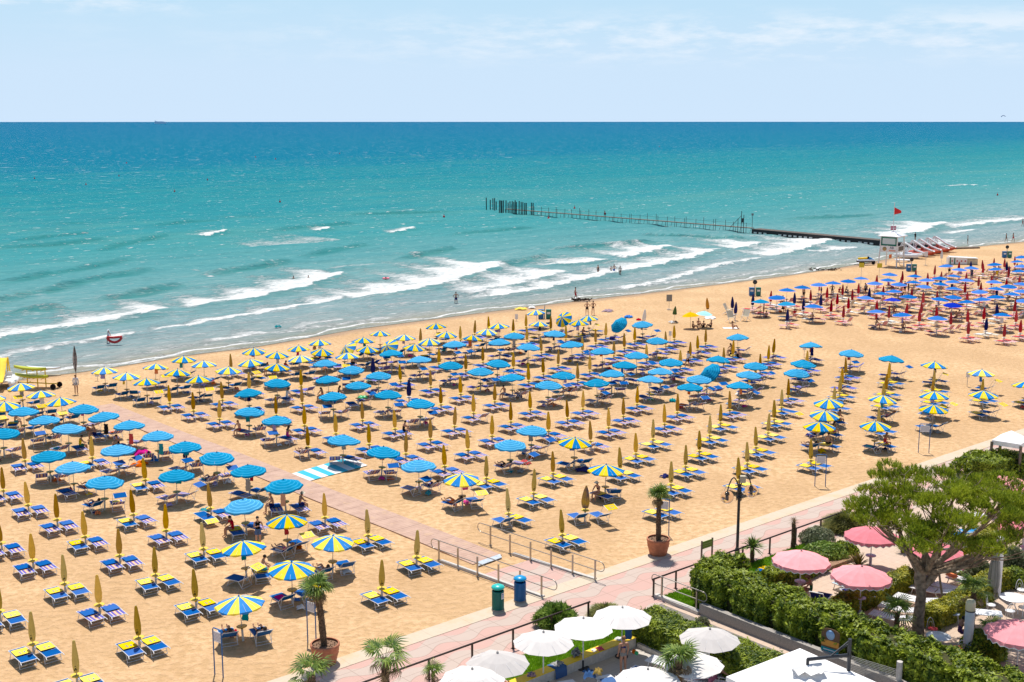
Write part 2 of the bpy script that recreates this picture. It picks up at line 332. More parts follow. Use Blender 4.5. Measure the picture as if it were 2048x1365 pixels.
# --- sea
CREST = [  # pixel polyline, strength, trailing foam width (m), height
 ([(-60,690),(0,680),(60,672),(100,665),(200,648),(300,631),(345,619)], 1.15, 3.6, .42),
 ([(380,622),(435,609),(500,600),(550,590),(620,573),(695,549)], 1.25, 4.2, .5),
 ([(-40,724),(0,716),(100,700),(200,684),(275,670)], .85, 1.3, .2),
 ([(290,666),(320,662),(400,650),(500,632),(600,615),(650,606),(692,596)], 1.05, 1.8, .3),
 ([(690,601),(760,594),(850,580),(930,560),(1010,531)], 1.3, 5.5, .55),
 ([(740,616),(800,609),(880,604)], .7, .8, .15),
 ([(915,605),(960,598),(1024,592),(1100,578),(1159,565),(1294,536),(1380,520),(1449,498)], 1.15, 3.2, .45),
 ([(930,590),(1000,580),(1060,565),(1135,544)], 1.15, 4.6, .4),
 ([(1230,585),(1324,566),(1424,537),(1480,527),(1529,517)], .95, 1.6, .25),
 ([(1100,531),(1150,530),(1217,521)], 1.1, 3.8, .35),
 ([(1250,516),(1300,507),(1345,494)], 1.25, 4.6, .45),
 ([(1480,497),(1525,487)], 1.2, 4.5, .4),
 ([(1544,514),(1600,503),(1665,481)], 1.2, 5.0, .45),
 ([(1640,508),(1715,497)], .9, 3.0, .3),
 ([(1790,475),(1840,467),(1895,447)], 1.3, 4.5, .6),
 ([(1905,458),(1960,450),(2048,441),(2150,436)], 1.0, 4.5, .4),
 ([(1895,470),(1965,460)], .9, 2.5, .25),
 ([(1810,492),(1905,487),(1910,480)], .8, 3.0, .2),
 ([(425,686),(475,678),(530,668)], .9, 1.6, .15),
 ([(590,658),(640,648),(690,640)], .8, 1.3, .15),
 ([(230,745),(330,712),(385,700)], .55, .7, .1),
 ([(415,473),(455,464)], 1.4, 2.2, .5), ([(385,470),(410,470)], .9, 1.5, .2),
 ([(642,462),(662,457)], 1.2, 2.0, .35), ([(785,467),(830,457)], 1.1, 1.8, .35),
 ([(490,493),(560,491),(620,487),(685,480)], .62, 9.0, .12),
 ([(395,543),(430,552)], .7, 2.0, .1), ([(665,540),(755,530)], .6, 2.0, .2),
 ([(775,427),(832,420)], .6, 2.0, .2), ([(1900,374),(1960,370)], .9, 3.0, .3), ([(1975,373),(2030,375)], .7, 3.0, .2),
 ([(0,643),(60,628),(125,618)], .42, 1.2, .4), ([(0,606),(40,598),(90,592)], .4, 1.0, .45),
 ([(430,707),(560,690),(640,681)], .75, .7, .1), ([(100,738),(200,733),(300,724)], .75, .7, .1), ([(560,668),(650,655),(780,636)], .7, .7, .1), ([(250,707),(380,694),(480,680)], .6, .8, .1), ([(1150,585),(1300,573),(1400,560)], .7, .8, .1), ([(1430,556),(1540,543),(1640,526)], .7, .8, .1), ([(60,700),(160,691),(250,676)], .55, 1.0, .1), ([(450,585),(540,572),(620,560)], .55, 4, .1), ([(150,638),(300,618),(420,600)], .55, 4, .1), ([(700,575),(830,556),(940,533)], .5, 4, .1),
 ([(1050,607),(1150,598),(1200,592)], .5, .6, .05),
]
SWELL = [([(-30,612),(0,604),(190,558),(305,538)],.35), ([(-20,636),(0,633),(114,617)],.35), ([(0,497),(110,490),(210,478)],.25), ([(194,501),(335,470)],.25), ([(609,512),(731,489)],.35), ([(800,518),(845,508),(906,498)],.35), ([(0,566),(150,539),(260,519)],.28), ([(426,547),(580,523)],.28), ([(30,482),(175,466)],.2),
 ([(200,600),(228,595),(358,571)],.3), ([(1005,531),(1055,520),(1090,512)],.3), ([(900,470),(1060,455)],.2), ([(1100,500),(1300,485)],.22), ([(300,452),(520,430)],.2), ([(560,460),(700,446)],.2), ([(1300,470),(1480,478)],.15), ([(100,450),(260,436)],.18), ([(700,430),(900,424)],.15), ([(1560,440),(1750,430)],.2)]
CREST += [(pl, fo, .5, .55) for pl, fo in SWELL]
CREST = [([ST(at(x, y)) for x, y in pl], a, tr, h) for pl, a, tr, h in CREST]
CREST = [(np.array(sorted(pl)), a, tr, h) for pl, a, tr, h in CREST]
def foam_height(SS, TT):
    foam = np.zeros_like(SS); H = np.zeros_like(SS)
    for pl, a, tr, h in CREST:
        s0, s1 = pl[0, 0], pl[-1, 0]; L = s1-s0
        base = np.interp(SS, pl[:, 0], pl[:, 1]) + .35*np.sin(SS*1.3+L)+.22*np.sin(SS*3.1+2*L)
        e = np.clip(np.minimum((SS-s0+1.5)/(.8+.10*L), (s1+1.0-SS)/(.6+.05*L)), 0, 1)
        d = base-TT                                   # >0 seaward
        trw = 2.9*tr*(.6+.4*np.clip((SS-s0)/max(L, 1e-3), 0, 1))*(1+.25*np.sin(SS*.7+L))
        f = np.where(d < 0, np.exp(-(d/.28)**2), np.exp(-np.clip(d-.22*trw, 0, None)/(trw*.95)))
        foam = np.maximum(foam, a*f*e); H += h*np.exp(-((d-.5)/(.9+.3*trw*.5))**2)*e
    w_ = tshore(SS)-TT
    lap = .95*np.exp(-((w_-1.0-.7*np.sin(SS*.35)-.3*np.sin(SS*1.1))/.38)**2)+.55*np.exp(-((w_-3.8-.9*np.sin(SS*.21+2))/.4)**2)
    foam = np.maximum(foam, np.where(w_ > 0, lap*1.3, .9*np.exp(-(w_/.3)**2)))
    return foam, H
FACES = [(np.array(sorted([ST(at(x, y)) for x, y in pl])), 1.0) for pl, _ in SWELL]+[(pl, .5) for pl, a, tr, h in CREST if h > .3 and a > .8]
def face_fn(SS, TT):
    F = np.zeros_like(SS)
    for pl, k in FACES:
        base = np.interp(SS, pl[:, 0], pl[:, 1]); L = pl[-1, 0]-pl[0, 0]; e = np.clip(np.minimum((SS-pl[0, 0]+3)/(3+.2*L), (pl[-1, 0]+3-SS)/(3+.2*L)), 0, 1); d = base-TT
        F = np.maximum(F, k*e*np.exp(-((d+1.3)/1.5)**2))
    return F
def sea_fn(SS, WW):
    TT = tshore(SS)-WW; _, H = foam_height(SS, TT)
    z = .10*np.sin(WW*.55+.8*np.sin(SS*.06)+.6*np.sin(SS*.19))+.07*np.sin(WW*.93+SS*.11)+.05*np.sin(SS*.5+WW*.35)
    z = z*np.clip((WW-2)/12, 0, 1)*(np.clip((260-WW)/200, 0, 1)) + H*np.clip(WW/4, 0, 1) - .02 - .004*np.clip(6-WW, 0, 6)
    return np.stack([K0.x+SS*KC+TT*KS, K0.y+SS*KS-TT*KC, z], -1)
n = NT('sea_water'); p = n.pos()
wd = n.attr('offshore'); fo = n.attr('foam')
pr = n.map(p, (1,1,1), -KA)                    # x along the crests
pst = n.map(pr, (.12,.9,1))
drift = n.noise(n.map(pr, (.006,.02,1)), 1, 4, .6)
lw = n.math('LOGARITHM', n.math('MAXIMUM', n.math('ADD', wd, n.math('MULTIPLY', n.math('SUBTRACT', drift, .5), n.math('MULTIPLY', wd, .8))), 1.0), 10.0)
f = n.math('DIVIDE', lw, 4.0)
c = n.ramp(f, [(.0, (.34,.31,.24)), (.16, (.31,.335,.32)), (.30, (.25,.335,.345)), (.41, (.15,.31,.315)), (.50, (.06,.275,.29)), (.60, (.018,.235,.27)), (.645, (.010,.215,.275)), (.68, (.0,.165,.27)), (.82, (.0,.14,.275)), (1.0, (.0,.12,.27))])
patch = n.ramp(n.noise(n.map(pr, (.010,.05,1)), 1, 4, .6), [(.42, 0.0), (.6, 1.0)])
pm = n.math('MULTIPLY', patch, n.ramp(f, [(.45, 0.0), (.53, .6), (.60, .25), (.66, .2), (.70, .0)]))
c = n.mix(pm, c, (.095,.29,.27))
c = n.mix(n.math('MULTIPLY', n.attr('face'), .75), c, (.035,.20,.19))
rip = n.noise(n.map(pr, (.5,1.7,1)), 1, 4, .65)
swl = n.noise(n.map(pr, (.05,.22,1)), 1, 4, .6)
c = n.mix(n.math('MULTIPLY', n.ramp(rip, [(.40, 0.0), (.62, 1.0)]), .55), c, n.mix(.5, c, (.0,.11,.13)))
c = n.mix(n.math('MULTIPLY', n.ramp(swl, [(.38, 0.0), (.60, 1.0)]), .42), c, n.mix(.45, c, (.0,.16,.20)))
rp2 = n.noise(n.map(pr, (.10,.16,1)), 1, 5, .75)
c = n.mix(n.math('MULTIPLY', n.ramp(rp2, [(.38, 0.0), (.62, 1.0)]), n.ramp(f, [(.5, 0.0), (.62, .6)])), c, n.mix(.6, c, (.0,.085,.16)))
# foam of the breakers, laced by noise; scattered whitecaps and painted-on glints further out
lace = n.noise(n.map(pr, (.9,2.2,1)), 1, 7, .72, .6); lace2 = n.noise(n.map(pr, (.22,.9,1)), 1, 4, .6)
fm = n.math('SUBTRACT', n.math('ADD', n.math('MULTIPLY', fo, 1.15), n.math('MULTIPLY', n.math('ADD', lace, n.math('MULTIPLY', lace2, .5)), 1.9)), 1.92)
fm = n.ramp(fm, [(.0, 0.0), (.50, 1.0)])
near = n.ramp(wd, [(.0, 0.0), (1.0, 1.0)])
surf = n.math('MULTIPLY', n.ramp(n.math('MULTIPLY', wd, .01), [(.0, .9), (.40, .55), (.62, .0)]), n.ramp(n.math('MULTIPLY', lace, lace2), [(.26, 0.0), (.37, .6)]))
cap1 = n.ramp(n.noise(n.map(pr, (.30,.62,1)), 1, 5, .62), [(.63, 0.0), (.67, .85)])
cap2 = n.ramp(n.noise(n.map(pr, (.11,.10,1)), 1, 6, .66), [(.625, 0.0), (.66, .7)])
cap3 = n.ramp(n.noise(n.map(pr, (.75,2.2,1)), 1, 3, .5), [(.66, 0.0), (.70, .7)])
far = n.ramp(f, [(.40, 0.0), (.52, 1.0)]); vfar = n.ramp(f, [(.60, 0.0), (.68, 1.0)])
fm = n.math('MAXIMUM', n.math('MAXIMUM', fm, surf), n.math('MAXIMUM', n.math('MULTIPLY', cap1, far), n.math('MAXIMUM', n.math('MULTIPLY', cap2, vfar), n.math('MULTIPLY', cap3, far))))
fm = n.math('MULTIPLY', fm, n.ramp(n.noise(n.map(pr, (1.1,3.0,1)), 1, 5, .7), [(.34, .55), (.56, 1.0)]))
c = n.mix(fm, c, (.80,.80,.78))
n.bump(n.math('ADD', n.math('ADD', n.math('MULTIPLY', rip, .35), n.math('MULTIPLY', swl, .9)), n.math('MULTIPLY', fm, .25)), 1.0, .8)
SEA = n.out(c, n.math('MAXIMUM', n.math('MULTIPLY', fm, .8), .30), .25)
df = n.N.new('ShaderNodeBsdfDiffuse'); n.L.new(c, df.inputs[0]); n.L.new(n.b.inputs['Normal'].links[0].from_socket, df.inputs['Normal']); ms = n.N.new('ShaderNodeMixShader'); ms.inputs[0].default_value = .07
n.L.new(df.outputs[0], ms.inputs[1]); n.L.new(n.b.outputs[0], ms.inputs[2]); n.L.new(ms.outputs[0], n.N['Material Output'].inputs[0])
S_ = np.concatenate([-np.geomspace(60, 80000, 60)[::-1], np.arange(-60, 190, .55), np.arange(190, 400, 3), np.geomspace(404, 90000, 60)])
W_ = np.concatenate([np.arange(-.8, 70, .33), np.arange(70, 150, 1.0), np.arange(150, 420, 6), np.geomspace(430, 60000, 60)])
geo(grid_mesh('sea', S_, W_, sea_fn, {'foam': lambda SS, WW: foam_height(SS, tshore(SS)-WW)[0], 'offshore': lambda SS, WW: WW, 'face': lambda SS, WW: face_fn(SS, tshore(SS)-WW)}, SEA))
# --- promenade
def strip(name, s0, s1, t0, t1, z, m, step=3.0, h=.12):
    mb = MB(); k = max(1, int((s1-s0)/step))
    mb.sheet([P(s0,t0,z), P(s1,t0,z), P(s1,t1,z), P(s0,t1,z)][::-1], h); 
    if mb.v: pass
    return geo(mb.build(name, m))
def stmat(name, fn): n = NT(name); p = n.map(n.pos(), (1,1,1)); sub = n.N.new('ShaderNodeVectorMath'); sub.operation = 'SUBTRACT'; n.L.new(p, sub.inputs[0]); sub.inputs[1].default_value = K0
def st_nodes(n):
    v = n.N.new('ShaderNodeVectorMath'); v.operation = 'SUBTRACT'; n.L.new(n.pos(), v.inputs[0]); v.inputs[1].default_value = K0
    d1 = n.N.new('ShaderNodeVectorMath'); d1.operation = 'DOT_PRODUCT'; n.L.new(v.outputs[0], d1.inputs[0]); d1.inputs[1].default_value = (KC, KS, 0)
    d2 = n.N.new('ShaderNodeVectorMath'); d2.operation = 'DOT_PRODUCT'; n.L.new(v.outputs[0], d2.inputs[0]); d2.inputs[1].default_value = (KS, -KC, 0)
    return d1.outputs['Value'], d2.outputs['Value']
def joint(n, x, period, wid):
    fr = n.math('FRACT', n.math('DIVIDE', x, period)); return n.math('LESS_THAN', fr, wid/period)
n = NT('wavy_pink_paving'); s, t = st_nodes(n)
wv = n.math('MULTIPLY', n.math('SINE', n.math('MULTIPLY', s, 2*math.pi/2.6)), .27)
tt = n.math('ADD', n.math('SUBTRACT', t, 1.45), wv)
fr = n.math('FRACT', n.math('DIVIDE', tt, 1.9)); pk = n.math('GREATER_THAN', fr, .42)
sp = n.noise(n.pos(), 9, 4, .6); st2 = n.noise(n.pos(), .8, 3)
c = n.mix(pk, (.51,.41,.345), (.56,.335,.28)); c = n.mix(n.math('MULTIPLY', sp, .35), c, (.56,.42,.36)); c = n.mix(n.math('MULTIPLY', n.ramp(st2, [(.4, 0.0), (.7, 1.0)]), .25), c, (.46,.36,.31))
edge = n.math('MAXIMUM', n.math('MAXIMUM', joint(n, s, 1.3, .035), joint(n, n.math('ADD', t, .2), .95, .03)), n.math('LESS_THAN', n.math('ABSOLUTE', n.math('SUBTRACT', fr, .42)), .012))
c = n.mix(n.math('MULTIPLY', edge, .5), c, (.26,.17,.13)); PINK = n.out(c, .85)
n = NT('cream_kerb_paving'); s, t = st_nodes(n)
c = n.mix(n.noise(n.pos(), 6, 4, .6), (.54,.43,.31), (.62,.53,.41)); c = n.mix(n.math('MULTIPLY', n.ramp(n.noise(n.pos(), .9, 4, .6), [(.5, 0.0), (.68, 1.0)]), .55), c, (.62,.42,.23))
c = n.mix(n.math('MULTIPLY', joint(n, s, 2.2, .03), .4), c, (.35,.26,.18)); CREAM = n.out(c, .85)
strip('kerb_strip', -60, 140, .25, 1.2, .055, CREAM, h=.3)
strip('promenade_paving', -60, 140, 1.2, 5.3, .035, PINK, h=.3)
# --- ramp down to the beach between the steel handrails
n = NT('boardwalk_planks'); p = n.pos(); s, t = st_nodes(n)
c = n.mix(n.ramp(n.noise(p, 1.4, 4, .6), [(.35, 0.0), (.65, 1.0)]), (.46,.30,.23), (.56,.38,.29)); c = n.mix(n.math('MULTIPLY', n.math('FRACT', n.math('MULTIPLY', t, 4.0)), .10), c, (.33,.17,.13))
c = n.mix(n.math('MULTIPLY', n.math('MAXIMUM', joint(n, t, 1.0, .05), joint(n, t, .25, .02)), .45), c, (.26,.13,.09)); c = n.mix(n.math('MULTIPLY', n.ramp(n.noise(p, 1.1, 5, .7), [(.55, 0.0), (.7, 1.0)]), .6), c, (.62,.42,.24)); BOARD = n.out(c, .85)
mb = MB(); mb.add([P(2.15,.25,.055), P(5.75,.25,.055), P(5.35,-3.3,.03), P(1.95,-3.3,.03)], [(0,1,2,3)]); geo(mb.build('ramp', PINK))
A0, A1 = at(975,1121), at(196,811)
dv = (A1-A0).normalized(); nv = Vector((-dv.y, dv.x, 0)); mb = MB(); hw = 1.02
Lb = (A1-A0).length; cnt = int(Lb/1.0)
for i in range(cnt):
    a = A0+dv*(i*1.0); b = A0+dv*(i*1.0+.985); z = .05+random.uniform(-.004, .004); wob = .05*math.sin(i*.3)
    mb.sheet([a-nv*(hw+wob)+Vector((0,0,z)), b-nv*(hw+wob)+Vector((0,0,z)), b+nv*(hw-wob)+Vector((0,0,z)), a+nv*(hw-wob)+Vector((0,0,z))], .07)
geo(mb.build('boardwalk', BOARD))
mb = MB(); mb.sheet([at(955,1124,.09), at(957,1132,.09), at(1004,1115,.09), at(1000,1108,.09)], .03)
single(mb, 'door_mat', mat('silver_mat', (.45,.50,.55), .6, .15, 6), 'silvery grey mat lying across the landward end of the boardwalk', 'mat')
# striped walkway mat
mb = MB(); q = [at(579,950), at(616,964), at(735,932), at(698,915)]
qs = [v+Vector((0,0,.04)) for v in q]
for i in range(9):
    f0, f1 = i/9, (i+1)/9; mb.sheet([qs[1].lerp(qs[2], f0), qs[1].lerp(qs[2], f1), qs[0].lerp(qs[3], f1), qs[0].lerp(qs[3], f0)], .03, i % 2)
single(mb, 'beach_mat', [mat('mat_white', (.74,.73,.70), .8), mat('mat_turquoise', (.03,.42,.55), .8)], 'white and turquoise striped mat laid from the boardwalk to a blue parasol', 'mat')
# --- inland paving
n = NT('garden_paving'); s, t = st_nodes(n)
c = n.mix(n.noise(n.pos(), 3, 4, .6), (.50,.36,.27), (.64,.50,.39)); c = n.mix(n.math('MULTIPLY', n.math('MAXIMUM', joint(n, s, .45, .02), joint(n, t, .45, .02)), .4), c, (.30,.20,.14)); GP = n.out(c, .85)
n = NT('terrace_paving'); s, t = st_nodes(n)
c = n.mix(n.noise(n.pos(), 2, 4, .6), (.48,.43,.38), (.58,.53,.48)); c = n.mix(n.math('MULTIPLY', n.math('MAXIMUM', joint(n, t, .55, .025), joint(n, s, 2.4, .025)), .45), c, (.30,.25,.21)); TP = n.out(c, .8)
strip('terrace_paving', -60, 4.0, 5.3, 45, .02, TP, h=.3)
strip('access_path', 4.0, 6.3, 5.3, 45, .026, mat('path_asphalt', (.20,.18,.16), .9, .2, 9, .3), h=.3)
strip('garden_paving', 6.3, 120, 5.3, 45, .02, GP, h=.3)
def blades(mb_n, area, num, h, w_, m, name, z0=.03, lean=.5, poly=None):
    "area = (s0,s1,t0,t1); numpy blades, one triangle each"
    s = rng.uniform(area[0], area[1], num); t = rng.uniform(area[2], area[3], num)
    x = K0.x+s*KC+t*KS; y = K0.y+s*KS-t*KC; a = rng.uniform(0, 2*np.pi, num); hh = h*rng.uniform(.5, 1.2, num)
    V = np.zeros((num, 3, 3)); ox = np.cos(a)*w_/2; oy = np.sin(a)*w_/2
    V[:, 0] = np.stack([x-ox, y-oy, np.full(num, z0)], 1); V[:, 1] = np.stack([x+ox, y+oy, np.full(num, z0)], 1)
    b = rng.uniform(0, 2*np.pi, num); l = hh*lean*rng.uniform(0, 1, num); V[:, 2] = np.stack([x+np.cos(b)*l, y+np.sin(b)*l, z0+hh], 1)
    return np_mesh(name, V.reshape(-1, 3), 3, m)
def np_mesh(name, V, k, m, parent=None):
    nf = len(V)//k; me = bpy.data.meshes.new(name); me.vertices.add(len(V)); me.vertices.foreach_set('co', np.asarray(V, np.float32).ravel())
    me.loops.add(nf*k); me.loops.foreach_set('vertex_index', np.arange(nf*k, dtype=np.int32)); me.polygons.add(nf)
    me.polygons.foreach_set('loop_start', np.arange(0, nf*k, k, dtype=np.int32)); me.polygons.foreach_set('loop_total', np.full(nf, k, np.int32)); me.update(calc_edges=True)
    me.materials.append(m); o = bpy.data.objects.new(name, me); col.objects.link(o)
    if parent is not None: o.parent = parent
    return o
LAWN = mat('lawn_soil', (.12,.22,.012), .95, .3, 5)
for nm, a, cnt in (('lawn', (-4.6,3.4,5.3,7.38), 16000), ('lawn', (6.95,8.6,4.75,7.3), 4500), ('lawn', (11.5,19,4.7,6.8), 13000)):
    mb = MB(); mb.sheet([P(a[0],a[2],.05), P(a[1],a[2],.05), P(a[1],a[3],.05), P(a[0],a[3],.05)][::-1], .2); geo(mb.build('lawn_bed', LAWN))
    tag(blades(None, a, cnt, .11, .035, M['grass'], 'lawn_grass', .05), 'short bright green lawn grass', 'grass', kind='stuff')

# ---------------------------------------------------------------- parasols
def open_canopy(n, Rr, top, drop, kind, seed, val=.09):
    r_ = random.Random(seed); mb = MB(); prof = lambda q: top-drop*(q**1.35)
    rings = {'S': [0,.16,.20,.36,.40,.55,.59,.73,.77,.90,.94,1.0], 'Y': [0,.33,.66,1.0], 'R': [0,.35,.7,.955,1.0], 'W': [0,.5,1.0], 'P': [0,.4,.75,1.0]}[kind]
    sub = {'S': 4, 'Y': 2, 'R': 4, 'W': 2, 'P': 4}[kind]; N_ = n*sub
    rimz = [r_.uniform(-.05, .05) for _ in range(n)]
    vs = []
    for j, q in enumerate(rings):
        for k in range(N_):
            u = (k % sub)/sub; ri = k//sub; mid = math.sin(math.pi*u)
            wz = rimz[ri]*(1-u)+rimz[(ri+1) % n]*u
            rr = q*(1-(.055 if kind != 'R' else .02)*mid*q) ; a = 2*math.pi*(k)/N_+ (math.pi/n if kind in 'YW' else 0)
            z = prof(q)-(.035*mid*q*(1-q*.6) if kind != 'S' else .05*mid*q)+wz*q*q
            vs.append((Rr*rr*math.cos(a), Rr*rr*math.sin(a), z))
    fs = []; ms = []
    for j in range(len(rings)-1):
        for k in range(N_):
            k2 = (k+1) % N_; fs.append((j*N_+k, (j+1)*N_+k, (j+1)*N_+k2, j*N_+k2))
            ms.append({'S': 1 if j in (1,3,5,7,9) else 0, 'Y': (k//sub) % 2, 'R': 1 if j == len(rings)-2 else 0, 'W': 0, 'P': 0}[kind])
    for f, m_ in zip(fs, ms): pass
    o = len(mb.v); mb.v += vs; mb.f += fs; mb.m += ms; mb.sm += [kind in 'SR']*len(fs)
    if kind in 'SYP':                                    # valance hanging from the rim
        base = (len(rings)-1)*N_; v0 = len(mb.v)
        for k in range(N_):
            x, y, z = vs[base+k]; u = (k % sub)/sub; d = val*(.55+.55*abs(math.sin(math.pi*(u*(2 if kind == 'P' else 1)))))+r_.uniform(-.012, .012)
            fl = 1.0+ (r_.uniform(-.02, .035)); mb.v.append((x*fl, y*fl, z-d))
        for k in range(N_):
            k2 = (k+1) % N_; mb.f.append((base+k, v0+k, v0+k2, base+k2)); mb.m.append({'S': 0, 'Y': (k//sub) % 2, 'P': 0}[kind]); mb.sm.append(False)
        if kind == 'P':
            v1 = len(mb.v)
            for k in range(N_): x, y, z = mb.v[v0+k]; mb.v.append((x*1.006, y*1.006, z-.035))
            for k in range(N_): k2 = (k+1) % N_; mb.f.append((v0+k, v1+k, v1+k2, v0+k2)); mb.m.append(1); mb.sm.append(False)
    mb.lathe([(.05, top-.02), (.05, top+.015), (.012, top+.06), (.004, top+.10)], 8, 0)
    return mb
def pole_mb(top, r=.02):
    mb = MB(); mb.tube([(0,0,.05), (0,0,top)], r, 7); return mb
def ribs_mb(n, Rr, top, drop):
    mb = MB()
    for k in range(n):
        a = 2*math.pi*k/n; mb.tube([(0,0,top-.05), (Rr*.5*math.cos(a), Rr*.5*math.sin(a), top-drop*.39-.03), (Rr*.98*math.cos(a), Rr*.98*math.sin(a), top-drop*.97-.02)], .007, 3, cap=False)
    return mb
def table_mb():
    mb = MB(); mb.lathe([(.0, .64), (.05, .56), (.10, .66), (.24, .675), (.25, .70), (.23, .705), (.03, .70)], 16); return mb
def sleeve_mb():
    mb = MB(); mb.lathe([(.055, -.02), (.05, .52), (.03, .56)], 10); mb.disc((0,0,.555), .03, 8); return mb
def closed_mb(top=2.2, bot=.82, rmax=.15, marks=False, n=24):
    mb = MB(); prof = [(.015, top), (.045, top-.03), (.062, top-.10), (rmax*.62, top-.35), (rmax*.85, top-.65), (rmax, top-.95), (rmax*.93, bot+.22), (rmax*.75, bot+.05), (rmax*.66, bot)]
    mb.lathe(prof, n, 0, fold=lambda k, j: 1+(.0 if j < 2 else .13)*math.cos(k*2*math.pi/3*1.0)+(.05 if j > 2 else 0)*math.sin(k*5+j*.6), smooth=False)
    if marks:
        for (x, z, r) in ((.02,bot+.30,.022), (.02,bot+.20,.024)): mb.sphere((x, -rmax*.98, z), r, 8, 5, 1, (1,.35,1.0))
        mb.sphere((-.015, -rmax*.98, bot+.14), .028, 8, 5, 1, (.8,.35,1.6)); mb.sphere((.05, -rmax*.95, bot+.15), .024, 8, 5, 1, (.7,.35,1.6))
    return mb
def make_open(kind, mats, n, seed, Rr=1.13, top=2.1, drop=.40, tbl=True, nm='open_parasol'):
    r = thing(nm, 'x', 'parasol')
    open_canopy(n, Rr, top, drop, kind, seed).build('canopy', mats, r); pole_mb(top).build('pole', M['pole'], r); ribs_mb(n, Rr, top, drop).build('ribs', M['white_metal'], r)
    if tbl: table_mb().build('table', M['table'], r); sleeve_mb().build('base', M['sleeve'], r)
    return r
def make_closed(m, marks=False, tbl=M['table'], top=2.2, bot=.82, rmax=.145, mats=None):
    r = thing('closed_parasol', 'x', 'parasol')
    closed_mb(top, bot, rmax, marks).build('canopy', mats or [m, M['black']], r); pole_mb(top).build('pole', M['pole'], r)
    if tbl: table_mb().build('table', tbl, r); sleeve_mb().build('base', M['sleeve'], r)
    return r
YT = mat('yellow_parasol_table', (.78,.52,.05), .5, .05, 5); WT = mat('white_parasol_table', (.66,.63,.62), .5, .05, 5)
PR = {}
PR['S'] = [make_open('S', [M['cyan'], M['cyanlt']], 8, i) for i in range(4)]
PR['Y'] = [make_open('Y', [M['yblue'], M['yyel']], 12, 10+i, 1.12, 2.12, .40) for i in range(3)]
PR['C'] = [make_closed(M['mustard'], False, YT, rmax=.15), make_closed(fabric('fabric_mustard_dark', (.50,.27,.015)), False, YT, rmax=.14)]
PR['K'] = [make_closed(M['khaki'], True, YT, rmax=.135), make_closed(fabric('fabric_khaki_yellow', (.56,.38,.055)), True, YT, rmax=.14)]
PR['N'] = [make_closed(M['navy'], False, WT, rmax=.19)]
PR['Z'] = [make_closed(M['navy'], False, YT, rmax=.22, mats=[mat('navy_orange_cloth', (.02,.025,.13), .85, c2=(.60,.34,.03), scale=1.2)])]
PR['X'] = [make_closed(M['orange'], False, None, rmax=.2, mats=[stripes('orange_black', (0,0,0), [(0,(.6,.25,.02)),(.3,(.02,.02,.02)),(.5,(.6,.25,.02)),(.7,(.02,.02,.02)),(.85,(.6,.25,.02))], 2, 2.6)])]
PR['L'] = [make_closed(M['green'], False, None, 1.9, .9, .24, [mat('green_yellow_cloth', (.10,.16,.03), .85, c2=(.02,.08,.02), scale=4)])]
PR['W'] = [make_closed(M['white_cloth'], False, None, rmax=.2)]
PR['D'] = [make_closed(M['red'], False, WT, rmax=.17), make_closed(fabric('fabric_red_dark', (.35,.015,.025)), False, WT, rmax=.16)]
PR['R'] = [make_open('R', [M['royal'], M['rim']], 8, 30+i, 1.12, 2.12, .32) for i in range(3)]
for r_ in PR['R']: [c for c in bpy.data.objects if c.parent == r_ and c.name.startswith('table')][0].data.materials[0] = WT
PR['V'] = [make_open('R', [fabric('fabric_ultramarine', (.015,.04,.52))]*2, 8, 40, 1.12, 2.12, .36)]
PR['Q'] = [make_open('R', [M['cyan'], M['rim']], 8, 41, 1.12, 2.12, .36)]
PR['O'] = [make_open('R', [M['sun_yellow']]*2, 8, 42, .95, 1.9, .45, False)]
PR['A'] = [make_open('R', [M['aqua'], M['white_cloth']], 8, 43, .95, 1.9, .38, False)]
# tilted parasols are built with the canopy tipped over its pole
def make_tilt(kind, mats, n, ax, ang):
    r = thing('open_parasol', 'x', 'parasol'); top = 2.1
    mb = open_canopy(n, 1.0, 0, .42, kind, 77); Rm = Matrix.Rotation(ang, 3, Vector(ax))
    mb.v = [tuple(Rm @ Vector(v)+Vector((0,0,top))) for v in mb.v]; mb.build('canopy', mats, r); pole_mb(top-.05).build('pole', M['pole'], r)
    table_mb().build('table', M['table'], r); sleeve_mb().build('base', M['sleeve'], r); return r
PR['T'] = [make_tilt('Y', [M['yblue'], M['yyel']], 12, (.45,-.6,0), R(46))]
PR['U'] = [make_tilt('S', [M['cyan'], M['cyanlt']], 8, (.3,-.7,0), R(50))]
DESC = dict(S='open blue ringed parasol', Y='open yellow and blue parasol', C='closed mustard parasol', K='closed faded khaki parasol', N='closed navy parasol', Z='closed navy and orange parasol',
  X='closed parasol with orange and black stripes', L='closed green beach parasol', W='closed white parasol', D='closed red parasol', R='royal blue pink rimmed parasol', V='open plain ultramarine parasol', Q='bright blue pink rimmed parasol',
  O='open plain yellow parasol above the seated friends', A='open pale aqua parasol beside the yellow one', T='tipped over yellow and blue parasol', U='tipped over blue ringed parasol')
GRP = dict(S='open blue parasols on the sand', Y='open yellow and blue parasols on the sand', C='closed mustard parasols', K='closed khaki parasols', D='closed red parasols', R='open royal blue parasols', N='closed navy parasols')
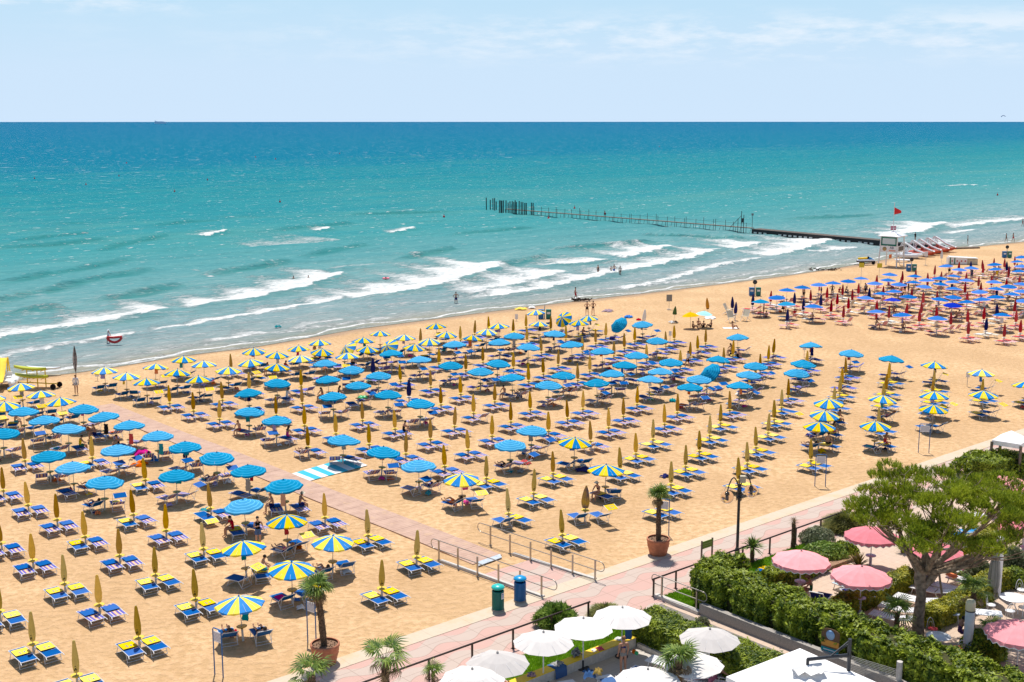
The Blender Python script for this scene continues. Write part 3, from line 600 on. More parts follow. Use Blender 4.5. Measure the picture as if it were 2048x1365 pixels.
# kind -> pixel of each parasol's tip, per zoomed tile (tile origin and scale first)
TILES = {'A':(0,680,4.876),'B':(0,940,4.876),'C':(0,1120,4.876),'D':(380,600,4.876),'E':(380,840,4.876),'F':(380,1085,4.876),'G':(780,600,4.876),'H':(780,840,4.876),'J':(1180,600,4.876),'K':(1180,840,4.876),'M':(1560,660,4.876),'N':(1450,540,6.827),'O':(1748,540,6.827),'P':(1748,400,6.827),'Q':(1480,400,6.827)}
MAIN = {'A':{'Y':[210,420,398,497,605,560,1018,268,1225,322,1425,378,1505,235,1720,287,1785,157,1985,205,1940,350,40,597,-110,520],'S':[220,655,430,740,652,820,800,627,1025,702,1255,788,1530,888,1800,992,20,862,475,1080,1145,1022,705,1192,1710,1265],'C':[1648,435,1880,508,885,937,232,965,1410,1138,15,1237]},'B':{'S':[1000,62],'C':[262,97,540,237,818,390,1293,190,1605,337,1150,565,300,608,0,450,950,1017],'K':[1975,500,1500,742,612,822,1897,968]},'C':{'K':[297,497,1340,440,727,790,-25,200]},'D':{'Y':[365,652,628,467,838,505,600,577,835,620,1060,443,1078,540,1265,388,1280,472,1685,367,1725,450,1540,515,1850,302],'T':[1500,440,1910,420],'S':[1315,582,1580,642,840,768,1350,740,1635,798,575,865,1395,898,565,1047,835,1132,1835,700,1965,487,1925,880],'C':[397,522,575,703,312,800,278,975,835,940,1080,680,1092,830,1112,1035,1148,1230,1420,1105,1680,985,1745,1205],'N':[1783,565]},'E':{'S':[250,310,570,440,925,575,540,770,1480,150,1860,260],'Y':[940,927,540,1185,1380,1122],'C':[195,620,1310,702],'K':[1735,868]},'F':{'Y':[985,187,500,527],'K':[1862,155]},'G':{'Y':[455,228,545,310,140,338,385,372,215,432,793,345,940,282,1068,228,1440,97,1453,210,1840,197,1945,150],'T':[1680,150],'S':[635,400,1210,318,1070,378,1345,425,1600,297,1780,403,290,550,583,598,1040,580,880,658,1195,722,1690,700,1540,788,290,965,1375,1225],'C':[295,275,685,250,822,198,965,158,1203,183,1327,137,1570,158,1338,260,1482,363,1716,247,2010,280,1883,357,908,450,475,467,740,530,1205,507,1640,480,1950,535,1500,560,1355,627,1835,617,105,625,397,680,693,747,1022,812,1372,885,497,840,817,920,1180,1000,1883,880,1738,967,1550,1082,625,1042,995,1130,1965,1178,50,1062,393,1162,765,1255,150,1292],'N':[182,775]},'H':{'S':[280,393,1170,193],'Y':[705,520,1795,167],'C':[537,235,1595,300],'K':[940,345,1400,485,1165,672,1690,860,252,1065],'Z':[1903,635]},'J':{'S':[520,205,655,365,125,463,455,507,335,600,215,682,75,770,790,570,690,663,580,740,1245,547,1450,332,1060,732,975,815,1610,607,1540,693,1460,800],'U':[245,200,1145,665],'C':[155,220,340,325,438,262,235,392,827,245,745,305,558,430,1132,283,1058,340,980,407,885,490,1310,467,1395,393,1790,380,1742,438,1668,527,462,838,330,947,187,1052,855,915,735,1022,1373,893,455,1290,1943,768],'K':[1280,1005,1175,1122,1075,1265,1877,865,1807,975,1742,1095,1633,1232,620,1160],'W':[520,90],'L':[820,62],'O':[985,118],'A':[1110,107],'X':[1158,-20],'N':[1420,20,1395,-30]},'K':{'Y':[150,437],'K':[305,268,940,237,797,403,1547,210,1462,370,680,600]},'M':{'S':[305,122,690,193,1080,250,215,293,160,380],'Y':[1497,310,1505,600,1497,732,1965,388,1985,595,485,668,430,780,385,897,985,638,935,890,2395,500],'C':[265,205,650,268,1072,320,1037,420,612,360,1500,490],'K':[590,442,1505,392,1978,475,535,545,1017,525,975,752,315,1060]}}
RIGHT = {'N':{'R':[845,250,1055,213,1280,178,1480,157,1680,130,1860,97,715,345,1210,470,1910,355],'Q':[490,402,845,435],'D':[625,285,1178,272,1395,238,1612,200,1828,180,1745,265,1535,320,1455,415,1690,375,1622,490],'N':[380,330,957,310,1077,390,1317,335,1975,243,850,530]},'O':{'R':[215,40,185,118,555,65,540,148,340,172,720,117,900,92,900,172,680,203,1085,65,1085,140,1090,235,1260,122,285,270,100,302,470,338,1070,345,880,375,1285,413,1455,272,1660,233,1640,140,1840,198,1680,345,1490,375,1885,308,2010,170,2020,268,400,585,870,630,1750,588,40,545,10,160,2060,395],'V':[255,383,1070,448],'D':[40,70,400,15,372,95,578,0,742,40,912,20,1262,35,1435,85,1612,75,1465,170,1815,115,1845,-30,1990,80,515,240,683,300,130,222,40,415,210,495,445,460,655,430,630,540,877,285,862,505,1255,170,1280,300,1065,580,1290,545,1300,700,1510,510,1920,410,1950,545,1790,735,2010,680],'N':[1695,460,1535,650]},'P':{'R':[1000,880,1170,932,1330,908,1680,925,1655,860,1965,825,2020,885,1990,955,2030,760],'D':[832,895,1160,845,1490,820,1500,870,1645,795,1790,800,1930,770],'N':[1330,835,1820,840,1850,900],'W':[930,690]}}
TOPZ = dict(Y=2.12, S=2.1, T=2.3, U=2.3, O=1.9, A=1.9, R=2.12, V=2.12, Q=2.12, L=1.9)
def read(dd):
    out = []
    for t, d in dd.items():
        x0, y0, sc = TILES[t]
        for k, v in d.items():
            for i in range(0, len(v), 2): p = at(x0+v[i]/sc, y0+v[i+1]/sc, TOPZ.get(k, 2.2)); out.append(dict(k=k, p=Vector((p.x, p.y, 0)), st=ST(p)))
    return out
main = read(MAIN); right = read(RIGHT)
for u in main: s, t = u['st']; u['line'] = round((s-.075*(t+4)-8.2)/3.75); u['sp'] = u['k'] in 'WLXOA' or s > 62 and t < -44
lines = {}
for u in main:
    if not u['sp']: lines.setdefault(u['line'], []).append(u)
BW = 0                                       # line 0 is the first one right of the boardwalk
for l, us in lines.items():
    us.sort(key=lambda u: -u['st'][1])
    for i, u in enumerate(us): u['rank'] = i+1
def linename(l): return (ORD[l+1]+' row right of the boardwalk') if l >= 0 else (ORD[-1-l if l < -1 else 1]+' row left of the boardwalk')
lmax = -max(l for l in lines if l < 0)
def linename(l):
    if l >= 0: return ORD[l+1]+' row right of boardwalk' if l+1 <= 20 else 'last row right of boardwalk'
    return ORD[-l-lmax+1]+' row left of boardwalk'
rows = {}
for u in right: s, t = u['st']; u['row'] = max(0, round((-18.4-t)/3.55)); rows.setdefault(u['row'], []).append(u)
for l, us in rows.items():
    us.sort(key=lambda u: u['st'][0])
    for i, u in enumerate(us): u['rank'] = i+1
def ordn(i): return ORD[i] if i <= 20 else ORD[20]+' plus '+str(i-20)
COUNT = {}
def proto(k, lst):
    i = COUNT.get(k, 0); COUNT[k] = i+1; base = lst[i % len(lst)]
    return base if i < len(lst) else copy_tree(base)
for u in main+right:
    k = u['k']; o = proto(k, PR[k]); u['o'] = o; o.location = u['p']; tilt = 2.2 if k in 'CKDN' else 4.0
    o.rotation_euler = (R(random.gauss(0, tilt*.6)), R(random.gauss(-1.0 if u in main and k in 'CK' else 0, tilt*.6)), R(random.uniform(-14, 14)) if k in 'TUCKN' else R(random.uniform(0, 360)))
    if k in 'SYR': o.scale = (random.uniform(.97, 1.03),)*2+(1.0,)
    if k in 'CK': f = random.uniform(.93, 1.05); o.scale = (f, f, random.uniform(.97, 1.02))
    if u in main and not u['sp']: lab = '%s, %s from promenade, %s' % (DESC[k], ordn(u['rank']), linename(u['line']))
    elif u in main:
        lab = {'N': 'closed blue parasol beside the cream folding chairs'}.get(k, DESC[k])
        if k == 'W': lab = 'closed white parasol in the open sand near the waterline'
        if k == 'L': lab = 'closed green beach parasol stuck in open sand above two bags'
        if k == 'X': lab = 'closed orange and black striped parasol standing alone in open sand'
        if k == 'N': lab += ', left one' if u is [q for q in main if q['k'] == 'N' and q['sp']][0] else ', right one'
    elif k == 'W': lab = 'closed white parasol beside the pedal boats'
    else: nr = len(rows[u['row']]); lab = '%s, %s from %s in %s row of far block' % (DESC[k], ordn(u['rank']) if u['rank'] < 14 else ordn(nr-u['rank']+1), 'left' if u['rank'] < 14 else 'right', ordn(u['row']+1))
    tag(o, lab, 'parasol', GRP.get(k))
# ---------------------------------------------------------------- sun loungers
# local frame: x across, y from the far (foot) end 0 to the near (head) end LL, bed at z .36
LL, LW, LZ = 1.58, .70, .37
def bar(mb, a, b, r=.018, n=5): mb.tube([a, b], r, n)
def lounger(pose, scheme, simple=False):
    mats = dict(yb=(M['bedblue'], M['bedyel']), st=(M['bedstripe'], M['bedblue']), rd=(M['rose_deck'], M['red_deck']), wh=(M['cream'], M['white_cloth']), nb=(M['bedblue'], M['navy']))[scheme]
    r = thing('sun_lounger', 'x', 'sun lounger'); x = LW/2; hinge = .92; mb = MB()
    back = {'flat': 0, 'back': R(38), 'hood': R(30), 'deck': R(55), 'open': 0}[pose]; ca, sa = math.cos(back), math.sin(back); bl = LL-hinge
    tipy, tipz = hinge+bl*ca, LZ+bl*sa
    for sx in (-x, x):
        bar(mb, (sx, 0, LZ), (sx, hinge, LZ)); bar(mb, (sx, hinge, LZ), (sx, tipy, tipz))
        bar(mb, (sx*.98, .30, LZ), (sx*1.02, .14, 0), .015); bar(mb, (sx*.98, 1.26 if pose in ('flat', 'open') else .85, LZ), (sx*1.02, 1.42 if pose in ('flat','open') else 1.15, 0), .015)
        if sa: bar(mb, (sx, tipy-.25*ca, tipz-.25*sa), (sx, 1.10, .10), .012)
    bar(mb, (-x, 0, LZ), (x, 0, LZ)); bar(mb, (-x, tipy, tipz), (x, tipy, tipz)); bar(mb, (-x, .14, .02), (x, .14, .02), .013)
    ly = 1.42 if pose in ('flat','open') else 1.15; bar(mb, (-x, ly, .02), (x, ly, .02), .013); bar(mb, (-x*.98, ly-.06, .13), (x*.98, ly-.06, .13), .012)
    if pose == 'flat':
        for sx in (-x-.015, x+.015): bar(mb, (sx, .22, LZ+.04), (sx, 1.1, LZ+.01), .014)
        for sx in (-x, x): bar(mb, (sx, 1.54, LZ), (sx*1.09, 1.72, LZ-.05), .02)
    fr = mb.build('frame', M['white_metal'], r)
    def cloth(y0, y1, z0, z1, m_, nm, sag=.02, xx=x-.02, parent=r, seg=5):
        c = MB(); k = 4; vs = []
        for i in range(seg+1):
            q = i/seg
            for j in range(k+1): p_ = j/k; vs.append((-xx+2*xx*p_, y0+(y1-y0)*q, z0+(z1-z0)*q-sag*math.sin(math.pi*p_)*(.4+.6*math.sin(math.pi*q))))
        vs2 = [(a, b, c_-.012) for a, b, c_ in vs]; nn = len(vs); fs = []
        for i in range(seg):
            for j in range(k): a = i*(k+1)+j; f = (a, a+1, a+k+2, a+k+1); fs.append(f); fs.append(tuple(q+nn for q in f[::-1]))
        c.add(vs+vs2, fs, 0, True); return c.build(nm, m_, parent)
    cloth(.03, hinge-.02, LZ+.01, LZ+.01, mats[0], 'seat'); cloth(hinge+.02, LL-.03 if not sa else tipy-.03*ca, LZ+.01+.0*sa, (LZ if not sa else tipz)+.01, mats[0], 'backrest')
    hm = mats[1]
    if pose == 'flat':                     # sunshade folded down flat over the middle of the bed
        h = MB(); y0, y1 = .22, .90; z = LZ+.055
        h.sheet([(-x+.03, y0, z), (x-.03, y0, z), (x-.03, y1, z+.01), (-x+.03, y1, z+.01)], .012, 0)
        h2 = h.build('sunshade', [hm, M['white_metal']], r)
        for p_ in h2.data.polygons: p_.material_index = 0 if p_.index < 6 else 1
        if scheme == 'yb': marks(r, h2, (x, y0, y1, z+.012))
    elif pose in ('hood', 'open'):
        h = MB(); py = hinge+.30; pz = LZ+.30*sa
        if pose == 'hood': a0 = (py+.42, pz+.78); a1 = (py+.90, pz+.62)
        else: a0 = (LL+.02, LZ+.02); a1 = (LL+.50, LZ-.10)
        h.sheet([(-x, a0[0], a0[1]), (x, a0[0], a0[1]), (x, a1[0], a1[1]), (-x, a1[0], a1[1])], .012, 0)
        h2 = h.build('sunshade', [hm, M['white_metal']], r)
        for sx in (-x-.015, x+.015): h = MB(); h.tube([(sx, py, pz), (sx, a0[0], a0[1]), (sx, a1[0], a1[1])], .014, 5); h.build('shade_arm', M['white_metal'], h2)
        if scheme == 'yb': marks(r, h2, (x, a0[0], a1[0], None, a0, a1))
    return r
def marks(r, hood, g):
    mb = MB(); x, y0, y1 = g[0], g[1], g[2]
    def pt(u, v):                           # u across, v along the shade
        y = y0+(y1-y0)*v; z = (g[3]+.004) if g[3] is not None else g[4][1]+(g[5][1]-g[4][1])*v+.006
        return Vector((-x+2*x*u, y, z))
    def blob(u, v, ru, rv, a0=0, a1=2*math.pi, k=10):
        mb.add([pt(u+ru*math.cos(a0+(a1-a0)*i/k), v+rv*math.sin(a0+(a1-a0)*i/k)) for i in range(k+(0 if a1-a0 > 6 else 1))], [tuple(range(k+(0 if a1-a0 > 6 else 1)))])
    blob(.34, .66, .055, .11); blob(.60, .58, .075, .10, math.pi, 2*math.pi); blob(.60, .70, .075, .13, 0, math.pi)
    if g[3] is None:                        # small blurred lettering above the emblem
        for i in range(8): blob(.22+.075*i, .26+.03*(i % 2), .024, .055)
    mb.f = [f[::-1] if (mb.v[f[1]][0]-mb.v[f[0]][0])*(mb.v[f[2]][1]-mb.v[f[0]][1])-(mb.v[f[1]][1]-mb.v[f[0]][1])*(mb.v[f[2]][0]-mb.v[f[0]][0]) < 0 else f for f in mb.f]
    mb.build('emblem', M['grey_text'], hood)
LP = {(p_, s_): lounger(p_, s_) for p_, s_ in (('flat','yb'),('back','yb'),('hood','yb'),('open','yb'),('flat','st'),('back','st'),('hood','st'),('back','rd'),('deck','rd'),('flat','wh'),('flat','rd'),('deck','wh'))}
KIDS.clear()
used = set(); spots = []
def axis(x):                               # the rows fan a little from left to right
    return R(129)
lrand = random.Random(5)
PN = {'flat': 'flat', 'back': 'reclined', 'hood': 'shaded', 'open': 'uncovered', 'deck': 'upright'}
CN = {'yb': 'blue and yellow', 'st': 'striped', 'rd': 'red', 'wh': 'cream', 'nb': 'blue'}
for u in main+right:
    if u['k'] in 'WLXOA' or (u in main and u['sp'] and u['k'] == 'N'): continue
    p = u['p']; a = axis(p.x); inm = u in main; t = u['st'][1]
    for side in (-1, 1):
        if inm:
            sch = 'yb' if (t > -15.5 and u['line'] >= 0) or (t > -7 and u['line'] < -2) or u['k'] in 'YK' else ('yb' if lrand.random() < .18 and u['line'] < 0 else 'st')
            if u['k'] in 'CKN': pose = 'flat' if lrand.random() < .93 else 'open' if lrand.random() < .4 and sch == 'yb' else 'back'
            else: pose = lrand.choice(['flat', 'back', 'back', 'hood', 'hood', 'back'])
        else:
            sch = lrand.choice(['rd', 'rd', 'rd', 'wh']); pose = lrand.choice(['deck', 'back', 'flat', 'flat']) if sch == 'rd' else lrand.choice(['flat', 'deck', 'flat'])
        aa = a+R(lrand.gauss(0, 2.5 if u['k'] in 'CKD' else 13)); d = Vector((math.cos(aa), math.sin(aa), 0)); l = Vector((-d.y, d.x, 0))*-1
        c = p+l*(side*(.50+(0 if u['k'] in 'CKD' else lrand.uniform(0, .22))))+d*((.66 if side < 0 else .50)+(0 if u['k'] in 'CKD' else lrand.uniform(-.3, .3)))
        spots.append(dict(u=u, side=side, sch=sch, pose=pose, c=c, a=aa, inm=inm, d2=c.length))
spots.sort(key=lambda q: q['d2'] if q['inm'] else q['d2']+400)
def snap(px, ps):                          # the lounger a sunbather shown at this pixel lies or sits on
    g = at(px[0], px[1], .45); best = None
    for q in spots:
        if q.get('taken') or not q['inm']: continue
        m_ = q['c']+Vector((math.cos(q['a']), math.sin(q['a']), 0))*-.8; d_ = (m_-Vector((g.x, g.y, 0))).length
        if d_ < 3.0 and (best is None or d_ < best[0]): best = (d_, q)
    if best is None: return None
    best[1]['taken'] = True; best[1]['pose'] = 'back' if ps == 'lie' else 'flat'; best[1]['d2'] = min(best[1]['d2'], 1 if best[1]['d2'] < 140 else 1e3); return best[1]
SNAP = {px: snap(px, ps) for px, ps in (((845,856),'bench'), ((142,906),'bench'), ((178,880),'bench'), ((233,882),'bench'), ((552,1012),'bench'), ((582,1020),'bench'), ((483,1070),'bench'), ((573,800),'bench'), ((1250,800),'lie'), ((1685,835),'bench'), ((1640,876),'lie'), ((1213,1003),'bench'), ((532,862),'lie'), ((545,900),'lie'), ((566,1238),'lie'), ((510,1300),'lie'), ((1010,700),'lie'), ((585,735),'bench'), ((570,740),'bench'), ((695,725),'bench'), ((1157,668),'bench'), ((1473,713),'bench'), ((1493,706),'bench'))}
spots.sort(key=lambda q: q['d2'] if q['inm'] else q['d2']+400)
vis = []
for q in spots:
    key = (q['pose'], q['sch'])
    if key not in LP: key = ('back', q['sch'])
    q['key'] = key; q['rz'] = q['a']+math.pi/2
NEAR = 300; ucount = {}
for q in spots[:NEAR]:
    root = LP[q['key']]
    o = root if q['key'] not in used else copy_tree(root); used.add(q['key'])
    o.location = q['c']; o.rotation_euler.z = q['rz']; u = q['u']
    lab = '%s %s %s lounger at %s parasol from promenade, %s' % ('left' if q['side'] < 0 else 'right', PN[q['key'][0]], CN[q['sch']], ordn(u['rank']), linename(u['line']))
    tag(o, lab, 'sun lounger', 'sun loungers in pairs beside the parasols')
# the many further loungers beyond those: one mass
CH = {k: [(c.data, c.matrix_local.copy()) for c in bpy.data.objects if c.parent == r] + [(g.data, c.matrix_local @ g.matrix_local) for c in bpy.data.objects if c.parent == r for g in bpy.data.objects if g.parent == c] for k, r in LP.items()}
def merge(items, name, label):
    mats = []; V = []; F = []; MI = []; off = 0
    for q in items:
        T = Matrix.Translation(q['c']) @ Matrix.Rotation(q['rz'], 4, 'Z')
        for me, ml in CH[q['key']]:
            co = np.empty(len(me.vertices)*3); me.vertices.foreach_get('co', co); X = np.array(T @ ml); co = co.reshape(-1, 3) @ X[:3, :3].T+X[:3, 3]
            mi = []
            for m_ in me.materials:
                if m_ not in mats: mats.append(m_)
                mi.append(mats.index(m_))
            for p_ in me.polygons: F.append(tuple(i+off for i in p_.vertices)); MI.append(mi[p_.material_index])
            V.append(co); off += len(co)
    me = bpy.data.meshes.new(name); me.from_pydata(np.concatenate(V).tolist(), [], F)
    for m_ in mats: me.materials.append(m_)
    me.polygons.foreach_set('material_index', MI); me.update(); o = bpy.data.objects.new(name, me); col.objects.link(o)
    return tag(o, label, 'sun loungers', kind='stuff')
merge([q for q in spots[NEAR:] if q['inm']], 'sun_loungers', 'mass of small striped and blue sun loungers in the far rows near the waterline')
merge([q for q in spots[NEAR:] if not q['inm']], 'sun_loungers', 'mass of red and cream sun loungers under the royal blue parasols at far right')
for k, r in LP.items():
    if k not in used:
        for c in [c for c in bpy.data.objects if c.parent == r]:
            for g in [g for g in bpy.data.objects if g.parent == c]: bpy.data.objects.remove(g)
            bpy.data.objects.remove(c)
        bpy.data.objects.remove(r)

# ---------------------------------------------------------------- promenade furniture
def rail(name, label, posts, hp, end0, end1, m, rr=.024, low=True):
    r = thing(name, label, 'railing', tuple(posts[0])); o = posts[0]
    for p in posts:
        mb = MB(); mb.box((0,0,hp/2), (.07,.07,hp), rot=Matrix.Rotation(KA, 3, 'Z')); mb.box((0,0,.012), (.16,.16,.02), rot=Matrix.Rotation(KA, 3, 'Z')); q = mb.build('post', m, r); q.location = p-o
    a, b = posts[0]-o, posts[-1]-o; d = (b-a).normalized(); a2 = a-d*end0; b2 = b+d*end1; zt, zb = hp+.02, hp*.55
    mb = MB(); path = []
    def arc(c, dd, up):
        return [c+dd*(math.sin(t)*(zt-zb)/2)+Vector((0,0,(zt+zb)/2+math.cos(t)*(zt-zb)/2)) for t in [math.pi*i/8 for i in range(9)]]
    if low:
        right = arc(b2, d, 1); left = [p for p in arc(a2, -d, 1)][::-1]
        path = left+right+[left[0]]; path = [p for p in path]
        mb.tube(left, rr, 7); mb.tube(right, rr, 7); mb.tube([left[-1], right[0]], rr, 7); mb.tube([left[0], right[-1]], rr, 7)
    else: mb.tube([a2+Vector((0,0,zt)), b2+Vector((0,0,zt))], rr*1.5, 8)
    mb.build('handrail', m, r); return r
rail('handrail_fence', 'steel handrail on the left side of the beach ramp', [at(878,1121), at(916,1136), at(955,1154), at(997,1170), at(1040,1183), at(1083,1195)], 1.08, .35, .75, M['steel'])
rail('handrail_fence', 'steel handrail on the right side of the beach ramp', [at(981,1091), at(1020,1108), at(1061,1123), at(1102,1137), at(1145,1150), at(1190,1162)], 1.08, .75, .35, M['steel'])
rail('handrail_fence', 'short steel handrail beside the small lawn corner above the concrete kerb', [P(6.75,4.9,.15), P(6.9,7.0,.1)], 1.0, .4, .35, M['steel'])
def brown(label, s0, s1, t, n):
    rail('promenade_railing', label, [P(s0+(s1-s0)*i/n, t, .03) for i in range(n+1)], .9, .1, .1, M['brownmetal'], .03, False)
brown('dark brown railing left of the ramp entrance, behind the white parasols', -16.3, 2.2, 4.45, 8)
brown('dark brown railing right of the ramp entrance, running behind the tall hedge', 6.65, 9.9, 4.45, 2)
brown('dark brown railing beside the spiky yucca and pink parasols', 11.2, 25.0, 4.45, 6)
mb = MB(); mb.sheet([P(1.75,-6.2,.12), P(2.6,1.0,.12), P(2.4,1.0,.12), P(1.55,-6.2,.12)], .2); single(mb, 'ramp_kerb', M['conc'], 'low concrete kerb under the left ramp handrail', 'kerb')
mb = MB(); mb.sheet([P(5.15,-4.5,.12), P(5.95,1.0,.12), P(6.15,1.0,.12), P(5.35,-4.5,.12)][::-1], .2); single(mb, 'ramp_kerb', M['conc'], 'low concrete kerb under the right ramp handrail', 'kerb')
def wall(name, label, s0, s1, t0, t1, h, m, top=None, cat='wall'):
    mb = MB(); mb.sheet([P(s0,t0,h), P(s1,t0,h), P(s1,t1,h), P(s0,t1,h)][::-1], h)
    if top is None: return single(mb, name, m, label, cat)
    r = thing(name, label, cat, tuple(P(s0,t0))); o = P(s0,t0)
    for k, (hh, th, e) in enumerate(((h, h, 0), (h+.03, .03, .02))):
        q = MB(); q.sheet([P(s0-e,t0-e,hh)-o, P(s1+e,t0-e,hh)-o, P(s1+e,t1+e,hh)-o, P(s0-e,t1+e,hh)-o][::-1], th); q.build('wall_body' if k == 0 else 'seat_top', m if k == 0 else top, r)
    return r
wall('bench_wall', 'low white wall with yellow top between lawn and terrace', -16, 1.85, 7.4, 7.85, .45, M['conc'], M['yellow_wall'], 'bench')
wall('kerb_wall', 'low concrete kerb edging the small lawn corner', 6.62, 6.9, 4.5, 7.3, .18, M['conc'])
wall('granite_wall', 'speckled granite wall along the foot of the tall hedge', 6.75, 7.05, 7.3, 26, .55, M['stone'])
wall('granite_wall', 'lower grey granite wall on the near side of the access path', 5.2, 5.5, 9.5, 26, .35, M['stone'])
wall('planter_edge', 'pale kerb along the foot of the clipped low hedge', 1.85, 2.0, 7.9, 16, .22, M['conc'])
# litter bins
def bin_(pos, body, lid, label, plate=False):
    r = thing('litter_bin', label, 'bin', tuple(pos), R(20), 'slatted litter bins beside the ramp'); mb = MB()
    mb.lathe([(.27,.12),(.27,1.0)], 24); mb.lathe([(.285,.98),(.285,1.03),(.26,1.03)], 24)
    for k in range(28): a = 2*math.pi*k/28; mb.box((.285*math.cos(a), .285*math.sin(a), .56), (.012,.035,.9), rot=Matrix.Rotation(a, 3, 'Z'))
    mb.build('body', body, r); mb = MB(); mb.cyl((0,0,0), .31, .12, 24); mb.build('base', M['stone'], r)
    mb = MB()
    for k in range(4): a = math.pi/2*k+.4; mb.tube([(.22*math.cos(a), .22*math.sin(a), 1.0), (.2*math.cos(a), .2*math.sin(a), 1.2)], .015, 5)
    mb.build('lid_bracket', M['darkmetal'], r)
    mb = MB(); mb.lathe([(.02,1.33),(.16,1.32),(.30,1.25),(.325,1.19),(.31,1.15),(.0,1.15)], 24); mb.build('lid', lid, r)
    if plate:
        mb = MB(); q = Matrix.Rotation(R(-62), 3, 'Z'); mb.box(q @ Vector((.305,0,.82)), (.012,.17,.30), rot=q); 
        s_ = mb.build('notice', M['sign_white'], r); mb = MB()
        for k, z in enumerate((.92,.87,.82,.77)): mb.box(q @ Vector((.313,0,z)), (.004,.13 if k else .15,.014 if k else .03), rot=q)
        mb.build('print', M['sign_blue'], s_)
bin_(at(996,1222), M['bin_green'], M['bin_green_lid'], 'green slatted litter bin with turquoise domed lid', True)
bin_(at(1040,1204), M['bin_blue'], M['bin_blue_lid'], 'blue slatted litter bin with bright blue domed lid')
# notice signs on the beach
def sign(px, w_, rz, label, foot2=None, h=2.1):
    p = at(*px); r = thing('notice_board', label, 'sign', tuple(p), rz, 'blue framed notice signs on the sand'); mb = MB()
    mb.tube([(-w_/2,0,-.1),(-w_/2,0,h-.06),(-w_/2+.06,0,h),(w_/2-.06,0,h),(w_/2,0,h-.06),(w_/2,0,-.1)], .028, 7); mb.build('frame', M['sign_blue'], r)
    mb = MB(); mb.box((0,0,h-.36), (w_-.10,.02,.46)); pn = mb.build('panel', M['sign_white'], r); mb = MB()
    rr = random.Random(3)
    for k in range(6):
        x = -w_*.36
        while x < w_*.34: l = rr.uniform(.03,.09); mb.box((x+l/2, -.012, h-.20-k*.06), (l*.8,.004,.018)); x += l
    mb.build('print', M['grey_text'], pn); return r
sign((438,1352), .52, R(-35), 'blue framed notice sign at lower left near the shaded sunbathers')
sign((624,1288), .52, R(-35), 'blue framed notice sign half hidden behind the large potted palm')
sign((1327,1070), .60, R(-20), 'blue framed notice sign behind the potted palm by the promenade')
sign((1640,973), .66, R(-8), 'blue framed notice sign between the pine and the last khaki parasols')
sign((1847,906), .72, R(-10), 'blue framed notice sign nearest the white gazebo')
def smallsign(px, label, colr, w_=.55, h_=.6, H=1.7, feet=True):
    p = at(*px); r = thing('small_sign', label, 'sign', tuple(p)); mb = MB(); mb.tube([(0,0,0),(0,0,H)], .025, 6); 
    if feet: mb.box((0,0,.02), (.5,.3,.03))
    mb.build('post', M['pole'], r); mb = MB(); mb.box((0,-.03,H-h_/2+.05), (w_,.02,h_)); mb.build('panel', colr, r)
YS = mat('yellow_sign', (.62,.50,.03), .6)
smallsign((1722,556), 'yellow sign standing left of the lifeguard tower', YS, .75, .7, 2.2); smallsign((1758,554), 'yellow sign right below the lifeguard tower', YS, .75, .7, 2.0)
smallsign((1338,619), 'grey notice board on a thin post in open sand', M['greycloth'], .7, .85, 1.8); smallsign((1851,531), 'white notice on a post beside the pedal boats', M['sign_white'], .55, .8, 2.2)
smallsign((1934,774), 'pale grey sign near a yellow and blue parasol at right', M['sign_white'], .3, .5, 1.3, False); smallsign((195,761), 'small white sign behind the yellow and blue parasols at left', M['sign_white'], .4, .5, .8, False)
smallsign((1033,642), 'white board leaning near the waterline parasols', M['sign_white'], .35, .6, .75, False); smallsign((1608,715), 'pale notice hanging by a blue parasol', M['sign_white'], .35, .5, 1.2, False)
smallsign((1340,682), 'pale board among striped loungers mid beach', M['sign_white'], .3, .5, 1.0, False)
def binpair(px, label, disc=True, sc=1.0):
    p = at(*px); r = thing('recycling_station', label, 'recycling bins', tuple(p)); 
    for k, m_ in enumerate((M['bin_blue'], M['bin_green'])):
        mb = MB(); x = (-.42, .48)[k]*sc; mb.box((x,0,.55), (.62,.5,1.0)); mb.box((x,-.252,.72), (.4,.01,.25), 1); mb.box((x,0,1.08), (.66,.54,.06)); mb.build('bin', [m_, M['sign_white']], r)
    mb = MB(); mb.tube([(0,0,0),(0,0,1.75)], .06, 7); mb.build('post', M['sleeve'], r)
    if disc: mb = MB(); mb.lathe([(.0,-.03),(.30,-.03),(.30,.03),(.0,.03)], 18); o = mb.build('disc_sign', [M['darkmetal']], r); o.location = (0,-.03,1.85); o.rotation_euler = (R(90),0,0)
binpair((1509,592), 'blue and green recycling bins under a round sign, left of the far block'); binpair((1822,543), 'blue and green recycling bins below the lifeguard tower')
binpair((2013,516), 'blue and green recycling bins with round sign at far right by the water'); binpair((1089,638), 'blue and green bins beside a yellow and blue parasol near the waterline', False)
